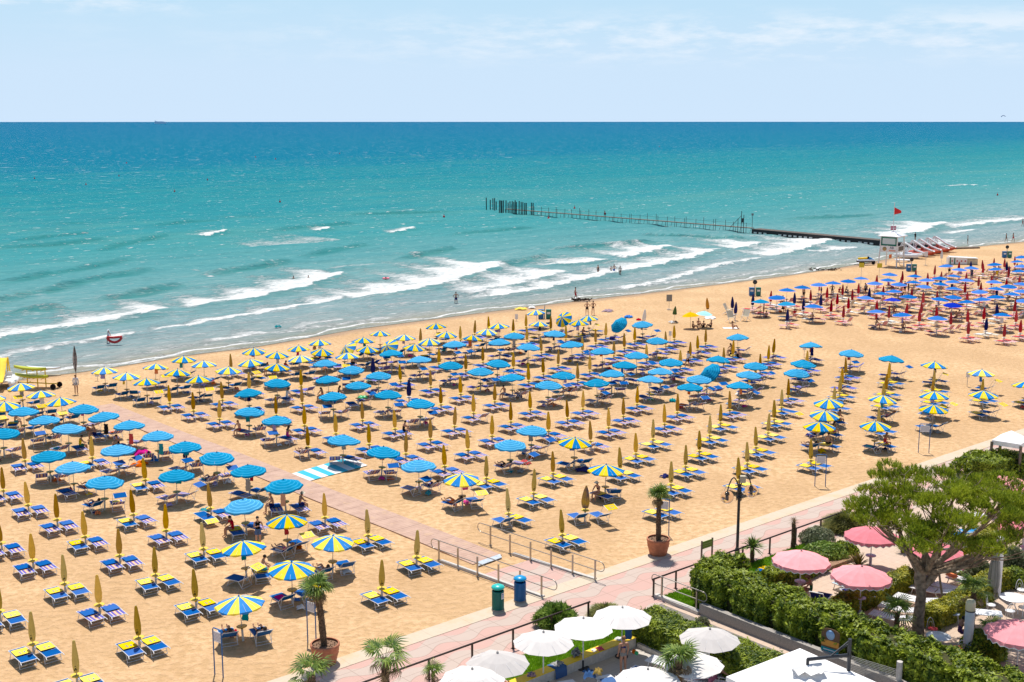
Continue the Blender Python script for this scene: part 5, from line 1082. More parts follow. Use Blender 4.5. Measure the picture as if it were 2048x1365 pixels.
def drape(p, rz, m_, label, y2=1.9, z2=.62, y0=.3, w_=.36, nm='towel'):
    mb = MB(); rr = random.Random(len(label)); n = 9; vs = []; prof = [(y0, .40), (.8, .395), (1.25, .40), (1.25+(y2-1.25)*.5, .37+(z2-.36)*.5+.03), (y2, z2+.04), (y2+.06, z2-.12), (y2+.07, z2-.3)]
    for (y, z) in prof:
        for j in range(n+1): q = -1+2*j/n; vs.append((q*w_, y+rr.uniform(-.01,.01), z-(.07 if abs(q) > .99 else 0)+rr.uniform(-.006,.008)))
    mb.add(vs, [(i*(n+1)+j, i*(n+1)+j+1, (i+1)*(n+1)+j+1, (i+1)*(n+1)+j) for i in range(len(prof)-1) for j in range(n)], 0, True); o = single(mb, nm, m_, label, 'towel', tuple(p), rz); return o
wlounger((1298,1331), 232, 'empty white lounger beside the clipped hedge on the terrace', 12)
wlounger((1342,1352), 232, 'white lounger with a pink towel on the terrace', 20, None, (fabric('towel_rose', (.52,.16,.24)), 'rose pink towel draped over a white terrace lounger'))
wlounger((1262,1352), 232, 'blue padded lounger beside the woman in the bikini', 8, M['denim'])
wlounger((1205,1368), 205, 'white lounger with raised back heaped with blue clothes at bottom edge', 40, None, (M['denim'], 'dark blue towel heaped on a terrace lounger at the bottom edge'))
wlounger((1130,1378), 200, 'white lounger under the bottom edge parasols with a pale blue towel', 15, None, (fabric('towel_paleblue', (.40,.50,.62)), 'pale blue and white towel on the lounger at the bottom edge'))
wlounger((1435,1362), 240, 'white folding lounger holding the sunbather in black and blue shorts', 15)
wlounger((1375,1368), 235, 'white slatted lounger under the ragged palm', 10)
# things lying on the yellow bench
def heap(p, sc, m_, label, nm='folded_clothes', cat='clothes', seed=1, n=12, hgt=.12):
    rr = random.Random(seed); mb = MB(); vs = []; k = n
    for i in range(k+1):
        for j in range(k+1):
            u, v = -1+2*i/k, -1+2*j/k; q = max(0, 1-(abs(u)**3+abs(v)**3)*.6); vs.append((u*sc*(1+.15*math.sin(v*5+seed)), v*sc*.75*(1+.2*math.cos(u*4+seed)), hgt*q*(.5+.5*abs(math.sin(u*3.1+seed)*math.cos(v*4.3)))+rr.uniform(0,.015)))
    mb.add(vs, [(i*(k+1)+j, (i+1)*(k+1)+j, (i+1)*(k+1)+j+1, i*(k+1)+j+1) for i in range(k) for j in range(k)], 0, True); return single(mb, nm, m_, label, cat, tuple(p), rr.uniform(0, 3))
pat = mat('patterned_cloth', (.6,.6,.6), .85, c2=(.03,.03,.04), scale=16); patb = mat('patterned_cloth_blue', (.55,.35,.3), .85, c2=(.05,.05,.20), scale=12)
heap(at(1063,1351,.46), .22, patb, 'patterned purple shorts lying on the yellow bench', seed=2); heap(at(1115,1329,.46), .26, pat, 'black and white patterned cloth folded on the yellow bench', seed=3)
heap(at(1200,1299,.46), .18, fabric('towel_pinkhot', (.75,.12,.22)), 'bright pink swimwear lying on the yellow bench', seed=4); heap(at(1188,1303,.46), .13, M['white_cloth'], 'small white cloth beside pink swimwear on the bench', seed=5)
heap(at(1240,1280,.46), .22, M['white_cloth'], 'crumpled white cloth near the end of the yellow bench', seed=6)
heap(at(1152,1312,.46), .24, mat('bag_dark', (.03,.04,.06), .6, c2=(.3,.32,.36), scale=9), 'dark bulging bag standing on the yellow bench', 'beach_bag', 'bag', 7, hgt=.4)
mb = MB(); p0 = P(-3.05,7.36,.49); p1 = P(-2.4,7.36,.49)
vs = []
for k, (dt, z) in enumerate(((0,.49),(.2,.495),(.52,.49),(.56,.3),(.57,.04))):
    for j in range(6): q = P(-3.05+.65*j/5, 7.36+dt, z+.008*math.sin(j*2.1)); vs.append(q)
mb.add(vs, [(i*6+j, i*6+j+1, (i+1)*6+j+1, (i+1)*6+j) for i in range(4) for j in range(5)], 0, True); single(mb, 'towel', M['denim'], 'blue towel hanging over the front of the yellow bench', 'towel')
heap(at(1178,1352,.5), .3, M['denim'], 'pile of blue jeans and clothes on the terrace lounger', seed=9, hgt=.3); heap(at(1196,1347,.62), .22, mat('olive_cloth', (.30,.20,.04), .85), 'olive brown jacket thrown on the pile of clothes', seed=10, hgt=.25)
mb = MB(); mb.sphere((0,0,.1), .1, 10, 6); single(mb, 'toy_ball', M['orange'], 'small orange ball on a white terrace lounger', 'ball', tuple(at(1268,1308,.4)))
mb = MB(); mb.sphere((0,0,.1), .09, 10, 6); single(mb, 'toy_ball', mat('toy_green', (.03,.45,.15), .4), 'small green ball beside the orange ball', 'ball', tuple(at(1273,1311,.4)))
# garden furniture and fittings
def trough(s0px, s1px, t_, label, m_, h=.35, w_=.5):
    a, b = at(*s0px), at(*s1px); d = (b-a); L_ = d.length; d.normalize(); nn = Vector((-d.y, d.x, 0)); mb = MB()
    mb.sheet([a+Vector((0,0,h)), b+Vector((0,0,h)), b+nn*w_+Vector((0,0,h)), a+nn*w_+Vector((0,0,h))], h); return single(mb, 'planter', m_, label, 'planter')
BR = mat('brick_edging', (.30,.18,.11), .9, .35, 10, .4)
trough((1556,1180), (1712,1122), 0, 'low stone edged planting bed left of the pink parasols', BR, .2, 1.0); trough((1900,1152), (1942,1163), 0, 'white trough planter behind the pine trunk', M['conc'], .3, .4); trough((1943,1140), (1965,1148), 0, 'second white trough planter near the silvery oleander', M['conc'], .35, .4)
wp = (((1760,1222),232,'white plastic lounger nearest the low palm'), ((1790,1203),232,'second white plastic lounger from the low palm'), ((1822,1184),232,'white plastic lounger just left of the pine trunk'), ((1868,1180),225,'lilac white lounger behind the pine trunk'), ((1898,1165),215,'white lounger right of the lilac parasol table'), ((1742,1238),232,'white lounger half hidden by the tall hedge'), ((1925,1150),215,'white lounger with clothes by the trough planter'))
for px, a, lab in wp: wlounger(px, a, lab, 14)
wlounger((1805,1150), 205, 'blue draped lounger between pink parasols', 30, M['skyblue'], (fabric('towel_periwinkle', (.12,.15,.52)), 'periwinkle blue towel hanging over the lounger between pink parasols'))
wlounger((1650,1200), 150, 'navy lounger beside the reading woman, back raised', 55, M['navy']); wlounger((1690,1190), 200, 'blue lounger with colourful towels under the leftmost pink parasol', 20, M['navy'])
wlounger((1672,1176), 215, 'pale striped lounger left of the nearest pink parasol', 10, fabric('bed_aqua', (.25,.5,.55)))
wlounger((1900,1075), 110, 'bright blue lounger behind the pine limbs, left one', 20, M['skyblue'], None); wlounger((1935,1078), 110, 'bright blue lounger behind the pine limbs with raised back', 40, M['skyblue'], None); wlounger((1975,1070), 110, 'bright blue lounger behind the pine limbs, right one', 10, M['skyblue'], None)
wlounger((1968,1040), 100, 'white lounger behind the blue ones at the right edge', 10)
heap(at(1905,1153,.45), .3, M['orange'], 'orange and red towel lying on the white lounger', 'towel', 'towel', 12); heap(at(1935,1140,.45), .28, fabric('towel_hotpink', (.8,.12,.35)), 'hot pink towel on the lounger by the trough planter', 'towel', 'towel', 13)
heap(at(1527,1137,.1), .3, M['sun_yellow'], 'yellow towel spread on the lawn beside the hedge', 'towel', 'towel', 14, hgt=.05); heap(at(1525,1142,.12), .26, M['bedblue'], 'blue cloth lying on the lawn beside the hedge', 'towel', 'towel', 15, hgt=.06); heap(at(1538,1138,.12), .24, M['teal'], 'turquoise cloth on the low hedge beside the lawn', 'towel', 'towel', 16, hgt=.06)
def rtable(px, z, rad, label, cloth=False):
    p = at(px[0], px[1], z); r = thing('round_table', label, 'table', (p.x, p.y, 0)); mb = MB(); mb.lathe([(.0,z-.03),(rad,z-.03),(rad+.01,z-.01),(rad,z),(.0,z)], 28); mb.build('table_top', M['plastic_white'], r); mb = MB()
    for k in range(4): a = math.pi/2*k+.5; mb.tube([(rad*.25*math.cos(a), rad*.25*math.sin(a), z-.03), (rad*.18*math.cos(a), rad*.18*math.sin(a), z*.5), (rad*.55*math.cos(a), rad*.55*math.sin(a), 0)], .014, 5)
    mb.build('legs', M['white_metal'], r)
rtable((2027,1195), .75, .62, 'large round white table right of the folded cantilever parasol'); rtable((1877,1272), .75, .52, 'round white table with small items behind the tall hedge')
mb = MB(); z=.7; c = at(1972,1225,z); mb.sheet([(-.7,-.35,z),(.7,-.35,z),(.7,.35,z),(-.7,.35,z)], .03); 
for sx in (-.6,.6):
    for sy in (-.28,.28): mb.tube([(sx,sy,0),(sx,sy,z-.03)], .02, 5)
single(mb, 'low_table', M['plastic_white'], 'rectangular white table behind the lantern pillar', 'table', (c.x, c.y, 0), R(-15))
def chair(px, rz, label, seat, grp='white wrought iron chairs'):
    p = at(px[0], px[1], .45); r = thing('garden_chair', label, 'chair', (p.x, p.y, 0), R(rz), grp); mb = MB(); mb.lathe([(.0,.43),(.21,.43),(.22,.45),(.21,.47),(.0,.475)], 16); mb.build('seat', seat, r); mb = MB()
    for k in range(4): a = math.pi/2*k+.78; mb.tube([(.16*math.cos(a), .16*math.sin(a), .43), (.24*math.cos(a), .24*math.sin(a), 0)], .012, 5)
    mb.build('legs', M['white_metal'], r); mb = MB(); mb.tube([(.2*math.cos(t), .17+.06*math.sin(t), .45+.45*math.sin(t)) for t in [math.pi*i/10 for i in range(11)]], .013, 5); mb.tube([(.1*math.cos(t), .18, .5+.25*math.sin(t)) for t in [2*math.pi*i/10 for i in range(11)]], .009, 4, cap=False); mb.build('backrest', M['white_metal'], r)
chair((1982,1210), 60, 'white iron chair left of the large round table', M['plastic_white']); chair((2020,1222), 170, 'white iron chair in front of the large round table', M['plastic_white']); chair((2046,1215), 200, 'white iron chair at the right edge by the large table', M['plastic_white']); chair((1910,1228), 80, 'white iron chair with pale blue cushion by the folded parasol base', fabric('cushion_blue', (.45,.52,.68))); chair((2043,1180), 10, 'white iron chair behind the large round table', M['plastic_white'])
chair((1866,1258), 20, 'dark red cushioned chair behind the small round table', M['red_deck'], 'red cushioned chairs'); chair((1828,1280), 75, 'dark red cushioned chair half hidden by the hedge', M['red_deck'], 'red cushioned chairs'); chair((1915,1296), 200, 'dark red cushioned chair beside the lantern pillar', M['red_deck'], 'red cushioned chairs')
# lantern pillar, tall pillars
def pillar(label, px, rad, h, lamp=False, z=0, nm='pillar'):
    p = at(*px); r = thing(nm, label, 'lamp' if lamp else 'pillar', tuple(p)); mb = MB(); mb.cyl((0,0,0), rad, h, 20); mb.build('shaft', M['plastic_white'] if not lamp else mat('pale_pillar', (.62,.68,.72), .5, .05), r)
    if lamp: mb = MB(); mb.lathe([(.0,h),(rad*.9,h),(rad*1.02,h+.04),(rad*1.05,h+.14),(rad*1.02,h+.36),(rad*.85,h+.47),(.0,h+.49)], 20); mb.build('lantern', mat('lantern_cream', (.70,.62,.40), .35), r); mb = MB(); mb.lathe([(rad*1.02,h-.03),(rad*1.06,h),(rad*.9,h+.02)], 20); mb.build('collar', M['darkmetal'], r)
pillar('white cylindrical pillar topped by a cream lantern behind the hedge', (1934,1312), .20, 2.1, True, nm='lantern_pillar'); pillar('tall white pillar behind the folded cantilever parasol', (1993,1190), .19, 3.0); pillar('tall white post at the right edge beside the pine branches', (2045,1118), .10, 3.6)
# folded cantilever parasol
b0 = at(1890,1236); r = thing('folded_cantilever_parasol', 'tall folded grey cantilever parasol hanging from a long beam', 'parasol', tuple(b0)); mb = MB(); tip = at(1872,1100,2.9)-b0; mb.tube([(0,0,0), tip], .055, 8); mb.build('mast', M['woodplank'], r)
hk = at(1993,1090,2.95)-b0; mb = MB(); mb.tube([tip, hk], .05, 8); mb.sphere(hk, .12, 10, 7); mb.build('beam', M['steel'], r)
mb = MB(); mb.lathe([(.03,2.75),(.16,2.45),(.20,2.2),(.15,2.18),(.20,2.1),(.27,1.4),(.26,.9),(.20,.68),(.25,.5),(.22,.36),(.10,.38)], 26, 0, c=(hk.x, hk.y, 0), fold=lambda k, j: 1+.16*math.cos(k*2.6+j*.3), smooth=False); mb.build('canopy', M['greycloth'], r)
# gazebo
p0, p1 = at(1984,882,2.45), at(2034,893,2.35); g = [Vector((p0.x, p0.y, 0)), Vector((p1.x, p1.y, 0))]; d = g[1]-g[0]; nn = Vector((-d.y, d.x, 0)); 
if nn.x < 0: nn = -nn
d = d*1.15; c4 = [g[0], g[0]+d, g[0]+d+nn*1.2, g[0]+nn*1.2]; r = thing('gazebo', 'white roofed gazebo with dark lattice screen at the right edge', 'gazebo', tuple(g[0])); mb = MB(); ct = (c4[0]+c4[2])/2-g[0]
for k in range(4):
    a, b = c4[k]-g[0]+Vector((0,0,2.5)), c4[(k+1) % 4]-g[0]+Vector((0,0,2.5)); mb.add([a, b, ct+Vector((0,0,3.1))], [(0,1,2)]); mb.add([a, b, b-Vector((0,0,.3)), a-Vector((0,0,.3))], [(0,1,2,3)])
mb.build('roof', M['white_cloth'], r)
for k in range(4): q = MB(); q.box((0,0,1.2), (.14,.14,2.4)); q.build('post', M['woodplank'], r, tuple(c4[k]-g[0]))
mb = MB(); L_ = d.length; du = d.normalized()
for k in range(-6, 12):
    for sg in (1, -1):
        x0 = k*.28; pts = []
        for t_ in (0, 1.3):
            x = x0+t_*(1 if sg > 0 else -1)+(0 if sg > 0 else 1.3); pts.append((x, t_))
        (xa, za), (xb, zb) = pts; f0 = 0; f1 = 1
        def cl_(x): return min(max(x, 0), L_)
        if xa == xb or max(xa, xb) < 0 or min(xa, xb) > L_: continue
        ta = (cl_(xa)-xa)/(xb-xa); tb = (cl_(xb)-xa)/(xb-xa); mb.tube([du*(xa+(xb-xa)*ta)+Vector((0,0,.2+1.3*ta)), du*(xa+(xb-xa)*tb)+Vector((0,0,.2+1.3*tb))], .018, 4, cap=False)
mb.tube([Vector((0,0,1.52)), du*L_+Vector((0,0,1.52))], .04, 5); mb.build('lattice', M['brownmetal'], r)
mb = MB(); mb.box((-.05,-.1,1.1), (.5,.03,.8)); mb.box((-.05,-.12,.85), (.5,.01,.25), 1); mb.box((-.05,-.12,1.28), (.5,.01,.2), 2); mb.build('poster', [M['aqua'], M['skyblue'], M['cream']], r)
# green notice and painted poster on the hedge
p = at(1413,1126); r = thing('green_sign', 'small green sign with pale lettering behind the hedge end', 'sign', tuple(p), R(40)); mb = MB(); mb.box((-.42,0,.65), (.07,.07,1.3)); mb.box((.42,0,.65), (.07,.07,1.3)); mb.build('posts', M['woodplank'], r); mb = MB(); mb.box((0,-.02,1.05), (.78,.03,.4)); pn = mb.build('panel', mat('sign_olive', (.14,.22,.02), .6), r); mb = MB()
for i in range(9): mb.box((-.3+.075*i, -.04, 1.12-.01*i % .03), (.045,.006,.035)); mb.box((-.3+.075*i, -.04, 1.0), (.05,.006,.025))
mb.build('lettering', mat('pale_green_letter', (.45,.5,.2), .7), pn)
p = P(7.02,14.4,1.05); r = thing('painted_poster', 'arched picture sign of a seaside scene fixed to the tall hedge', 'sign', tuple(p), KA-math.pi/2+R(8)); mb = MB(); pts = [(-.42,0,-.55),(.42,0,-.55),(.42,0,.38)]+[(.42*math.cos(t), 0, .38+.17*math.sin(t)) for t in [math.pi*i/8 for i in range(1, 8)]]+[(-.42,0,.38)]
vs = [Vector(q)+Vector((0,-.03,0)) for q in pts]+[Vector(q) for q in pts]; n_ = len(pts); mb.add(vs, [tuple(range(n_)), tuple(range(2*n_-1, n_-1, -1))]+[(i, i+n_, (i+1) % n_+n_, (i+1) % n_) for i in range(n_)]); bd = mb.build('panel', mat('poster_brown', (.16,.09,.05), .5), r); mb = MB()
mb.box((0,-.036,-.12), (.80,.01,.26), 0); mb.box((0,-.036,-.42), (.80,.01,.18), 1); mb.box((0,-.04,-.42), (.6,.01,.05), 3); mb.lathe([(.0,-.005),(.2,-.005),(.2,.005),(.0,.005)], 16, 2)
for i in range(len(mb.v)-64, len(mb.v)): v = mb.v[i]; mb.v[i] = (v[0], -.045+v[2]*.3, v[1]*1.1+.27)
mb.build('picture', [mat('poster_orange', (.72,.33,.06), .5), M['teal'], mat('poster_sky', (.30,.48,.72), .5), M['sign_white']], bd)

# ---------------------------------------------------------------- pier, tower, boats, sea marks
W0 = -.1
a, b = at(1013,427,W0), at(1505,467,W0); d = b-a; L_ = d.length; du = d.normalized(); nn = Vector((-du.y, du.x, 0)); rr = random.Random(6)
r = thing('timber_pier', 'long thin wooden walkway on stilts reaching out to sea', 'pier', tuple(a)); mb = MB(); z = 1.15; mb.add([nn*-.45+Vector((0,0,z)), d-nn*.45+Vector((0,0,z)), d+nn*.45+Vector((0,0,z)), nn*.45+Vector((0,0,z)), nn*-.45+Vector((0,0,z-.14)), d-nn*.45+Vector((0,0,z-.14)), d+nn*.45+Vector((0,0,z-.14)), nn*.45+Vector((0,0,z-.14))], [(0,1,2,3),(7,6,5,4),(0,4,5,1),(1,5,6,2),(2,6,7,3),(3,7,4,0)]); mb.build('deck', M['woodplank'], r)
PW = mat('pier_timber', (.05,.06,.06), .9, .3, 6)
for i in range(58):
    q = i/57; mb = MB(); s_ = 1 if i % 2 else -1; mb.tube([(0,0,-1.5), (rr.uniform(-.05,.05), 0, z+rr.uniform(.9,1.5) if i % 3 else z)], .05, 5); mb.build('stilt', PW, r, tuple(d*q+nn*.5*s_))
mb = MB()
for i in range(0, 57, 2): p_ = d*(i/57); p2 = d*((i+1)/57); mb.tube([p_+nn*.5+Vector((0,0,-.8)), p2-nn*.5+Vector((0,0,z-.1))], .035, 4, cap=False)
mb.tube([-nn*.5+Vector((0,0,z+.8)), d-nn*.5+Vector((0,0,z+.8))], .02, 4); mb.build('bracing', PW, r)
for x, top, bot in [(973,394.5,421),(980.5,399,421),(986,396,421),(989.5,395.5,422),(992.5,402.5,421),(998.5,400,426),(1002,400,426),(1004,400.5,426.5),(1006.5,400,427),(1012,400,427),(1016.5,404.5,426.5),(1020,402,427),(1024.5,401.5,428),(1028,403,429),(1030.5,399.5,429),(1033,403,429.5),(1038,401,429),(1042.5,403,429.5),(1045.5,403.5,430),(1049,405,430.5),(1052,405,430.5),(1063,404.5,430.5),(1066,405,430.5)]:
    p_ = at(x, bot, W0); h = (bot-top)/(bot-243)*CAM_H*.97; mb = MB(); mb.tube([(0,0,-1.5),(rr.uniform(-.08,.08),0,h)], .13, 7); single(mb, 'mooring_pile', M['darkwood'], 'dark timber pile at the seaward end of the pier', 'pile', tuple(p_), 0, 'timber piles at the pier head')
p_ = at(1481,466,W0); r = thing('signal_frame', 'dark braced timber frame with a ladder near the pier landing', 'frame', tuple(p_)); mb = MB()
for x, h in ((-.6,3.0),(.1,4.6),(.6,3.8)): mb.tube([(x,0,-1),(x,0,h)], .07, 5)
mb.tube([(-2.2,0,1.2),(.1,0,3.6)], .05, 4); mb.box((.3,0,2.6), (.5,.3,.9)); mb.build('frame', PW, r)
p_ = at(1504,461,W0); r = thing('small_sign', 'square dark sign on a pole at the pier landing', 'sign', tuple(p_)); mb = MB(); mb.tube([(0,0,-1),(0,0,3.6)], .05, 5); mb.build('post', PW, r); mb = MB(); mb.box((0,0,3.4), (.5,.06,.5)); mb.build('panel', M['greycloth'], r)
a, b, c_ = at(1503,468,W0), at(1757,492,W0), at(1880,499,0); r = thing('jetty', 'low black jetty running from the beach to the wooden walkway', 'jetty', tuple(a))
def slab(a, b, w_, z0, z1, m_, nm, par, o):
    d = (b-a); d.z = 0; n_ = Vector((-d.y, d.x, 0)).normalized()*w_; q = [a-o, b-o, b+n_-o, a+n_-o]; mb = MB(); vs = [Vector((v.x, v.y, z1)) for v in q]+[Vector((v.x, v.y, z0)) for v in q]
    mb.add(vs, [(0,1,2,3),(7,6,5,4),(0,4,5,1),(1,5,6,2),(2,6,7,3),(3,7,4,0)]); return mb.build(nm, m_, par)
slab(a, b, 2.6, -1, .95, M['darkwood'], 'body', r, a); slab(b, c_, 2.4, -1, .75, M['darkwood'], 'body', r, a); slab(a, b, 2.6, .96, 1.02, mat('jetty_deck', (.11,.085,.07), .9, .3, 2), 'deck', r, a)
slab(c_, at(1960,497), 1.6, -.3, .3, M['woodplank'], 'ramp', r, a)
dd = (b-a); n_ = Vector((-dd.y, dd.x, 0)).normalized()
for i in range(23):
    if i in (3, 4, 12, 19): continue
    q = a+dd*((i+.8)/24); mb = MB(); mb.box(q-a-n_*.03+Vector((0,0,.28)), (.75,.10,.34), rot=Matrix.Rotation(math.atan2(dd.y, dd.x), 3, 'Z')); mb.build('gap_block', M['sleeve'], r)  # added pale blocks, standing for the gaps in the side that show white
# lifeguard tower
p_ = at(1782,533); r = thing('lifeguard_tower', 'white lifeguard tower with green cabin, sponsor panels and flag', 'lifeguard tower', tuple(p_), R(50)); h = 1.55
for sx in (-1, 1):
    for sy in (-1, 1): q = MB(); q.tube([(sx*h*.98, sy*h*.98, -.1), (sx*h*.86, sy*h*.86, 5.0)], .11, 6); q.build('leg', M['white_metal'], r)
mb = MB(); e_ = 1.75; mb.add([(-e_,-e_,5.0),(e_,-e_,5.0),(e_,e_,5.0),(-e_,e_,5.0),(0,0,5.75)], [(0,1,4),(1,2,4),(2,3,4),(3,0,4),(3,2,1,0)]); mb.sheet([(-e_,-e_,5.0),(e_,-e_,5.0),(e_,e_,5.0),(-e_,e_,5.0)], .14); mb.build('roof', M['plastic_white'], r)
mb = MB(); mb.box((0,0,2.45), (2.5,2.5,.12)); mb.build('floor', M['plastic_white'], r); GN = mat('tower_green', (.0,.15,.10), .5); f = h*.88
mb = MB()
for (x, z, w_, hh) in ((0,4.72,2.6,.22),(0,3.55,2.6,.22),(-1.2,4.1,.22,1.3),(1.2,4.1,.22,1.3)): mb.box((-f-.02, x, z), (.06,w_,hh))
mb.build('window_frame', GN, r); mb = MB(); mb.box((-f,0,4.1), (.03,2.2,.95)); g_ = mb.build('window', mat('tower_glass', (.55,.62,.66), .1, spec=.8), r)
mb = MB(); mb.box((-f-.02,0,2.9), (.05,2.6,1.0)); pn = mb.build('sponsor_panel', M['plastic_white'], r); mb = MB(); mb.lathe([(.0,0),(.34,0),(.34,.02),(.0,.02)], 18)
mb.v = [(-f-.05-v[2], v[0]+.65, v[1]+2.9) for v in mb.v]; mb.build('shell_emblem', mat('shell_gold', (.42,.28,.12), .6), pn)
cu = bpy.data.curves.new('tower_lettering', 'FONT'); cu.body = 'AB'; cu.size = .55; cu.extrude = .01; to = bpy.data.objects.new('lettering', cu); col.objects.link(to)
dg = bpy.context.evaluated_depsgraph_get(); me = bpy.data.meshes.new_from_object(to.evaluated_get(dg)); bpy.data.objects.remove(to); to = bpy.data.objects.new('lettering', me); me.materials.append(M['navy']); col.objects.link(to); to.parent = pn; to.rotation_euler = (R(90), 0, R(-90)); to.location = (-f-.06, -.2, 2.95)
mb = MB(); mb.box((-f-.06,-.62,2.68), (.02,1.1,.22)); mb.build('text_bar', mat('panel_rose', (.72,.35,.28), .6), pn)
mb = MB(); mb.box((.0,-f,2.95), (2.6,.05,.9)); mb.build('railing', M['plastic_white'], r); mb = MB(); mb.box((.2,-f-.04,2.95), (1.9,.03,.7)); mb.build('side_poster', mat('dark_poster', (.12,.10,.09), .6, .5, 4), r)
mb = MB(); mb.tube([(1.6,-1.2,2.4),(2.3,-1.2,0)], .06, 5); mb.tube([(1.6,-.5,2.4),(2.3,-.5,0)], .06, 5)
for i in range(8): q = i/8; mb.box((1.6+.7*q, -.85, 2.3-2.3*q), (.22,.75,.05))
mb.build('ladder', M['white_metal'], r); mb = MB(); mb.tube([(0,0,5.6),(0,0,10.2)], .05, 6); fp = mb.build('flag_pole', M['white_metal'], r)
mb = MB(); q = Matrix.Rotation(R(-50), 3, 'Z')
vs = []
for i in range(7):
    for j in range(5): x = i/6*1.15; y = (1-i/6*.72)*(j/4-.5)*1.2; vs.append(q @ Vector((.04+x, .09*math.sin(i*1.3), 8.9+y-.15*i/6)))
mb.add(vs, [(i*5+j, (i+1)*5+j, (i+1)*5+j+1, i*5+j+1) for i in range(6) for j in range(4)], 0, True); mb.build('flag', fabric('flag_red', (.62,.015,.02)), fp)
mb = MB(); 
for (x, z, m_) in ((-.25,6.0,0),(.25,6.0,0),(-.25,6.35,0),(.25,6.35,0)): mb.box(q @ Vector((x,-.1,z))+Vector((0,0,0)), (.4,.03,.28), rot=q)
mb.build('roof_sign', mat('roof_sign_red', (.45,.08,.15), .6), r); mb = MB(); mb.box((0,.2,1.6), (.9,.1,.6)); mb.build('orange_box', M['orange'], r)
# jet ski on trailer
p_ = at(1731,530); r = thing('jet_ski', 'black and white jet ski with yellow seat on a small trailer', 'jet ski', tuple(p_), R(5)); mb = MB(); S_ = [(-1.5,.15,.30),(-1.2,.38,.42),(-.3,.46,.45),(.6,.44,.42),(1.2,.28,.34),(1.6,.05,.2)]
vs = []; 
for x, w_, hh in S_: vs += [(x,-w_*.5,.42),(x,-w_,.62),(x,-w_*.9,.62+hh*.5),(x,0,.66+hh*.62),(x,w_*.9,.62+hh*.5),(x,w_,.62),(x,w_*.5,.42)]
mb.add(vs, [(i*7+j, i*7+j+1, (i+1)*7+j+1, (i+1)*7+j) for i in range(5) for j in range(6)], 0, True); mb.m = [0 if (k % 6) in (0, 5) else 1 for k in range(len(mb.f))]; mb.build('hull', [M['black'], mat('ski_white', (.6,.65,.75), .3)], r)
mb = MB(); mb.tube([(-1.3,0,1.02),(.2,0,1.08)], .17, 8); mb.build('seat', M['sun_yellow'], r); mb = MB(); mb.tube([(.2,0,.95),(.5,0,1.3)], .14, 7); mb.tube([(.4,-.35,1.3),(.4,.35,1.3)], .03, 5); mb.build('handlebar', M['black'], r); mb = MB(); mb.tube([(.5,0,1.1),(1.3,0,.85)], [.2,.08], 8); mb.build('bonnet', M['skyblue'], r)
for x, y in ((-.6,-.5),(-.6,.5),(1.3,0)): q = MB(); q.tube([(0,-.1,0),(0,.1,0)], .27, 12); q.build('wheel', M['black'], r, (x, y, .27))
mb = MB(); mb.tube([(-2,0,.1),(1.8,0,.3)], .05, 5); mb.tube([(-.6,-.5,.3),(-.6,.5,.3)], .05, 5); mb.build('trailer_frame', M['darkmetal'], r)
# pedal boats
def pedalo(px, rz, label, hull, deck, slide, sc=1.0, two=True, grp=None):
    p_ = at(*px); r = thing('pedal_boat', label, 'pedal boat', tuple(p_), R(rz), grp); mb = MB()
    for sy in (-.75, .75):
        vs = []
        for x, w_, z0, z1 in ((-1.9,.12,.35,.5),(-1.5,.28,.12,.55),(0,.33,.05,.55),(1.4,.28,.12,.6),(2.1,.06,.5,.72)): vs += [(x*sc, (sy-w_)*sc, z1*sc), (x*sc, (sy-w_*.6)*sc, z0*sc), (x*sc, (sy+w_*.6)*sc, z0*sc), (x*sc, (sy+w_)*sc, z1*sc)]
        mb.add(vs, [(i*4+j, i*4+(j+1) % 4, (i+1)*4+(j+1) % 4, (i+1)*4+j) for i in range(4) for j in range(4)], 0, True); mb.add([vs[i] for i in (0,1,2,3)], [(0,1,2,3)]); mb.add([vs[i] for i in (16,17,18,19)], [(3,2,1,0)])
    mb.build('hulls', hull, r); mb = MB(); mb.box((0,0,.55*sc), (2.4*sc,1.3*sc,.12*sc)); mb.box((-.4*sc,-.35*sc,.8*sc), (.1*sc,.5*sc,.45*sc)); mb.box((-.4*sc,.35*sc,.8*sc), (.1*sc,.5*sc,.45*sc)); mb.box((-.1*sc,0,.66*sc), (.6*sc,1.2*sc,.12*sc)); mb.build('deck', deck, r)
    mb = MB(); pts = [(-1.0,0,2.0),(-.7,0,2.02),(-.2,0,1.75),(.9,0,1.1),(1.9,0,.75),(2.2,0,.72)]; vs = []
    for x, y, z in pts: vs += [(x*sc,-.3*sc,(z+.13)*sc),(x*sc,-.24*sc,z*sc),(x*sc,.24*sc,z*sc),(x*sc,.3*sc,(z+.13)*sc)]
    mb.add(vs, [(i*4+j, i*4+j+1, (i+1)*4+j+1, (i+1)*4+j) for i in range(5) for j in range(3)], 0, True); mb.add([(v[0], v[1], v[2]-.05*sc) for v in vs], [(i*4+j, (i+1)*4+j, (i+1)*4+j+1, i*4+j+1) for i in range(5) for j in range(3)], 0, True); mb.build('slide', slide, r)
    mb = MB()
    for sy in (-.28,.28): mb.tube([(-1.0*sc,sy*sc,2.0*sc),(-1.6*sc,sy*sc,.6*sc)], .05*sc, 5); mb.tube([(-.7*sc,sy*sc,1.95*sc),(-.4*sc,sy*sc,.6*sc)], .05*sc, 5)
    mb.build('ladder', slide, r)
CH_ = mat('boat_red_hull', (.52,.07,.03), .45); WHP = M['plastic_white']
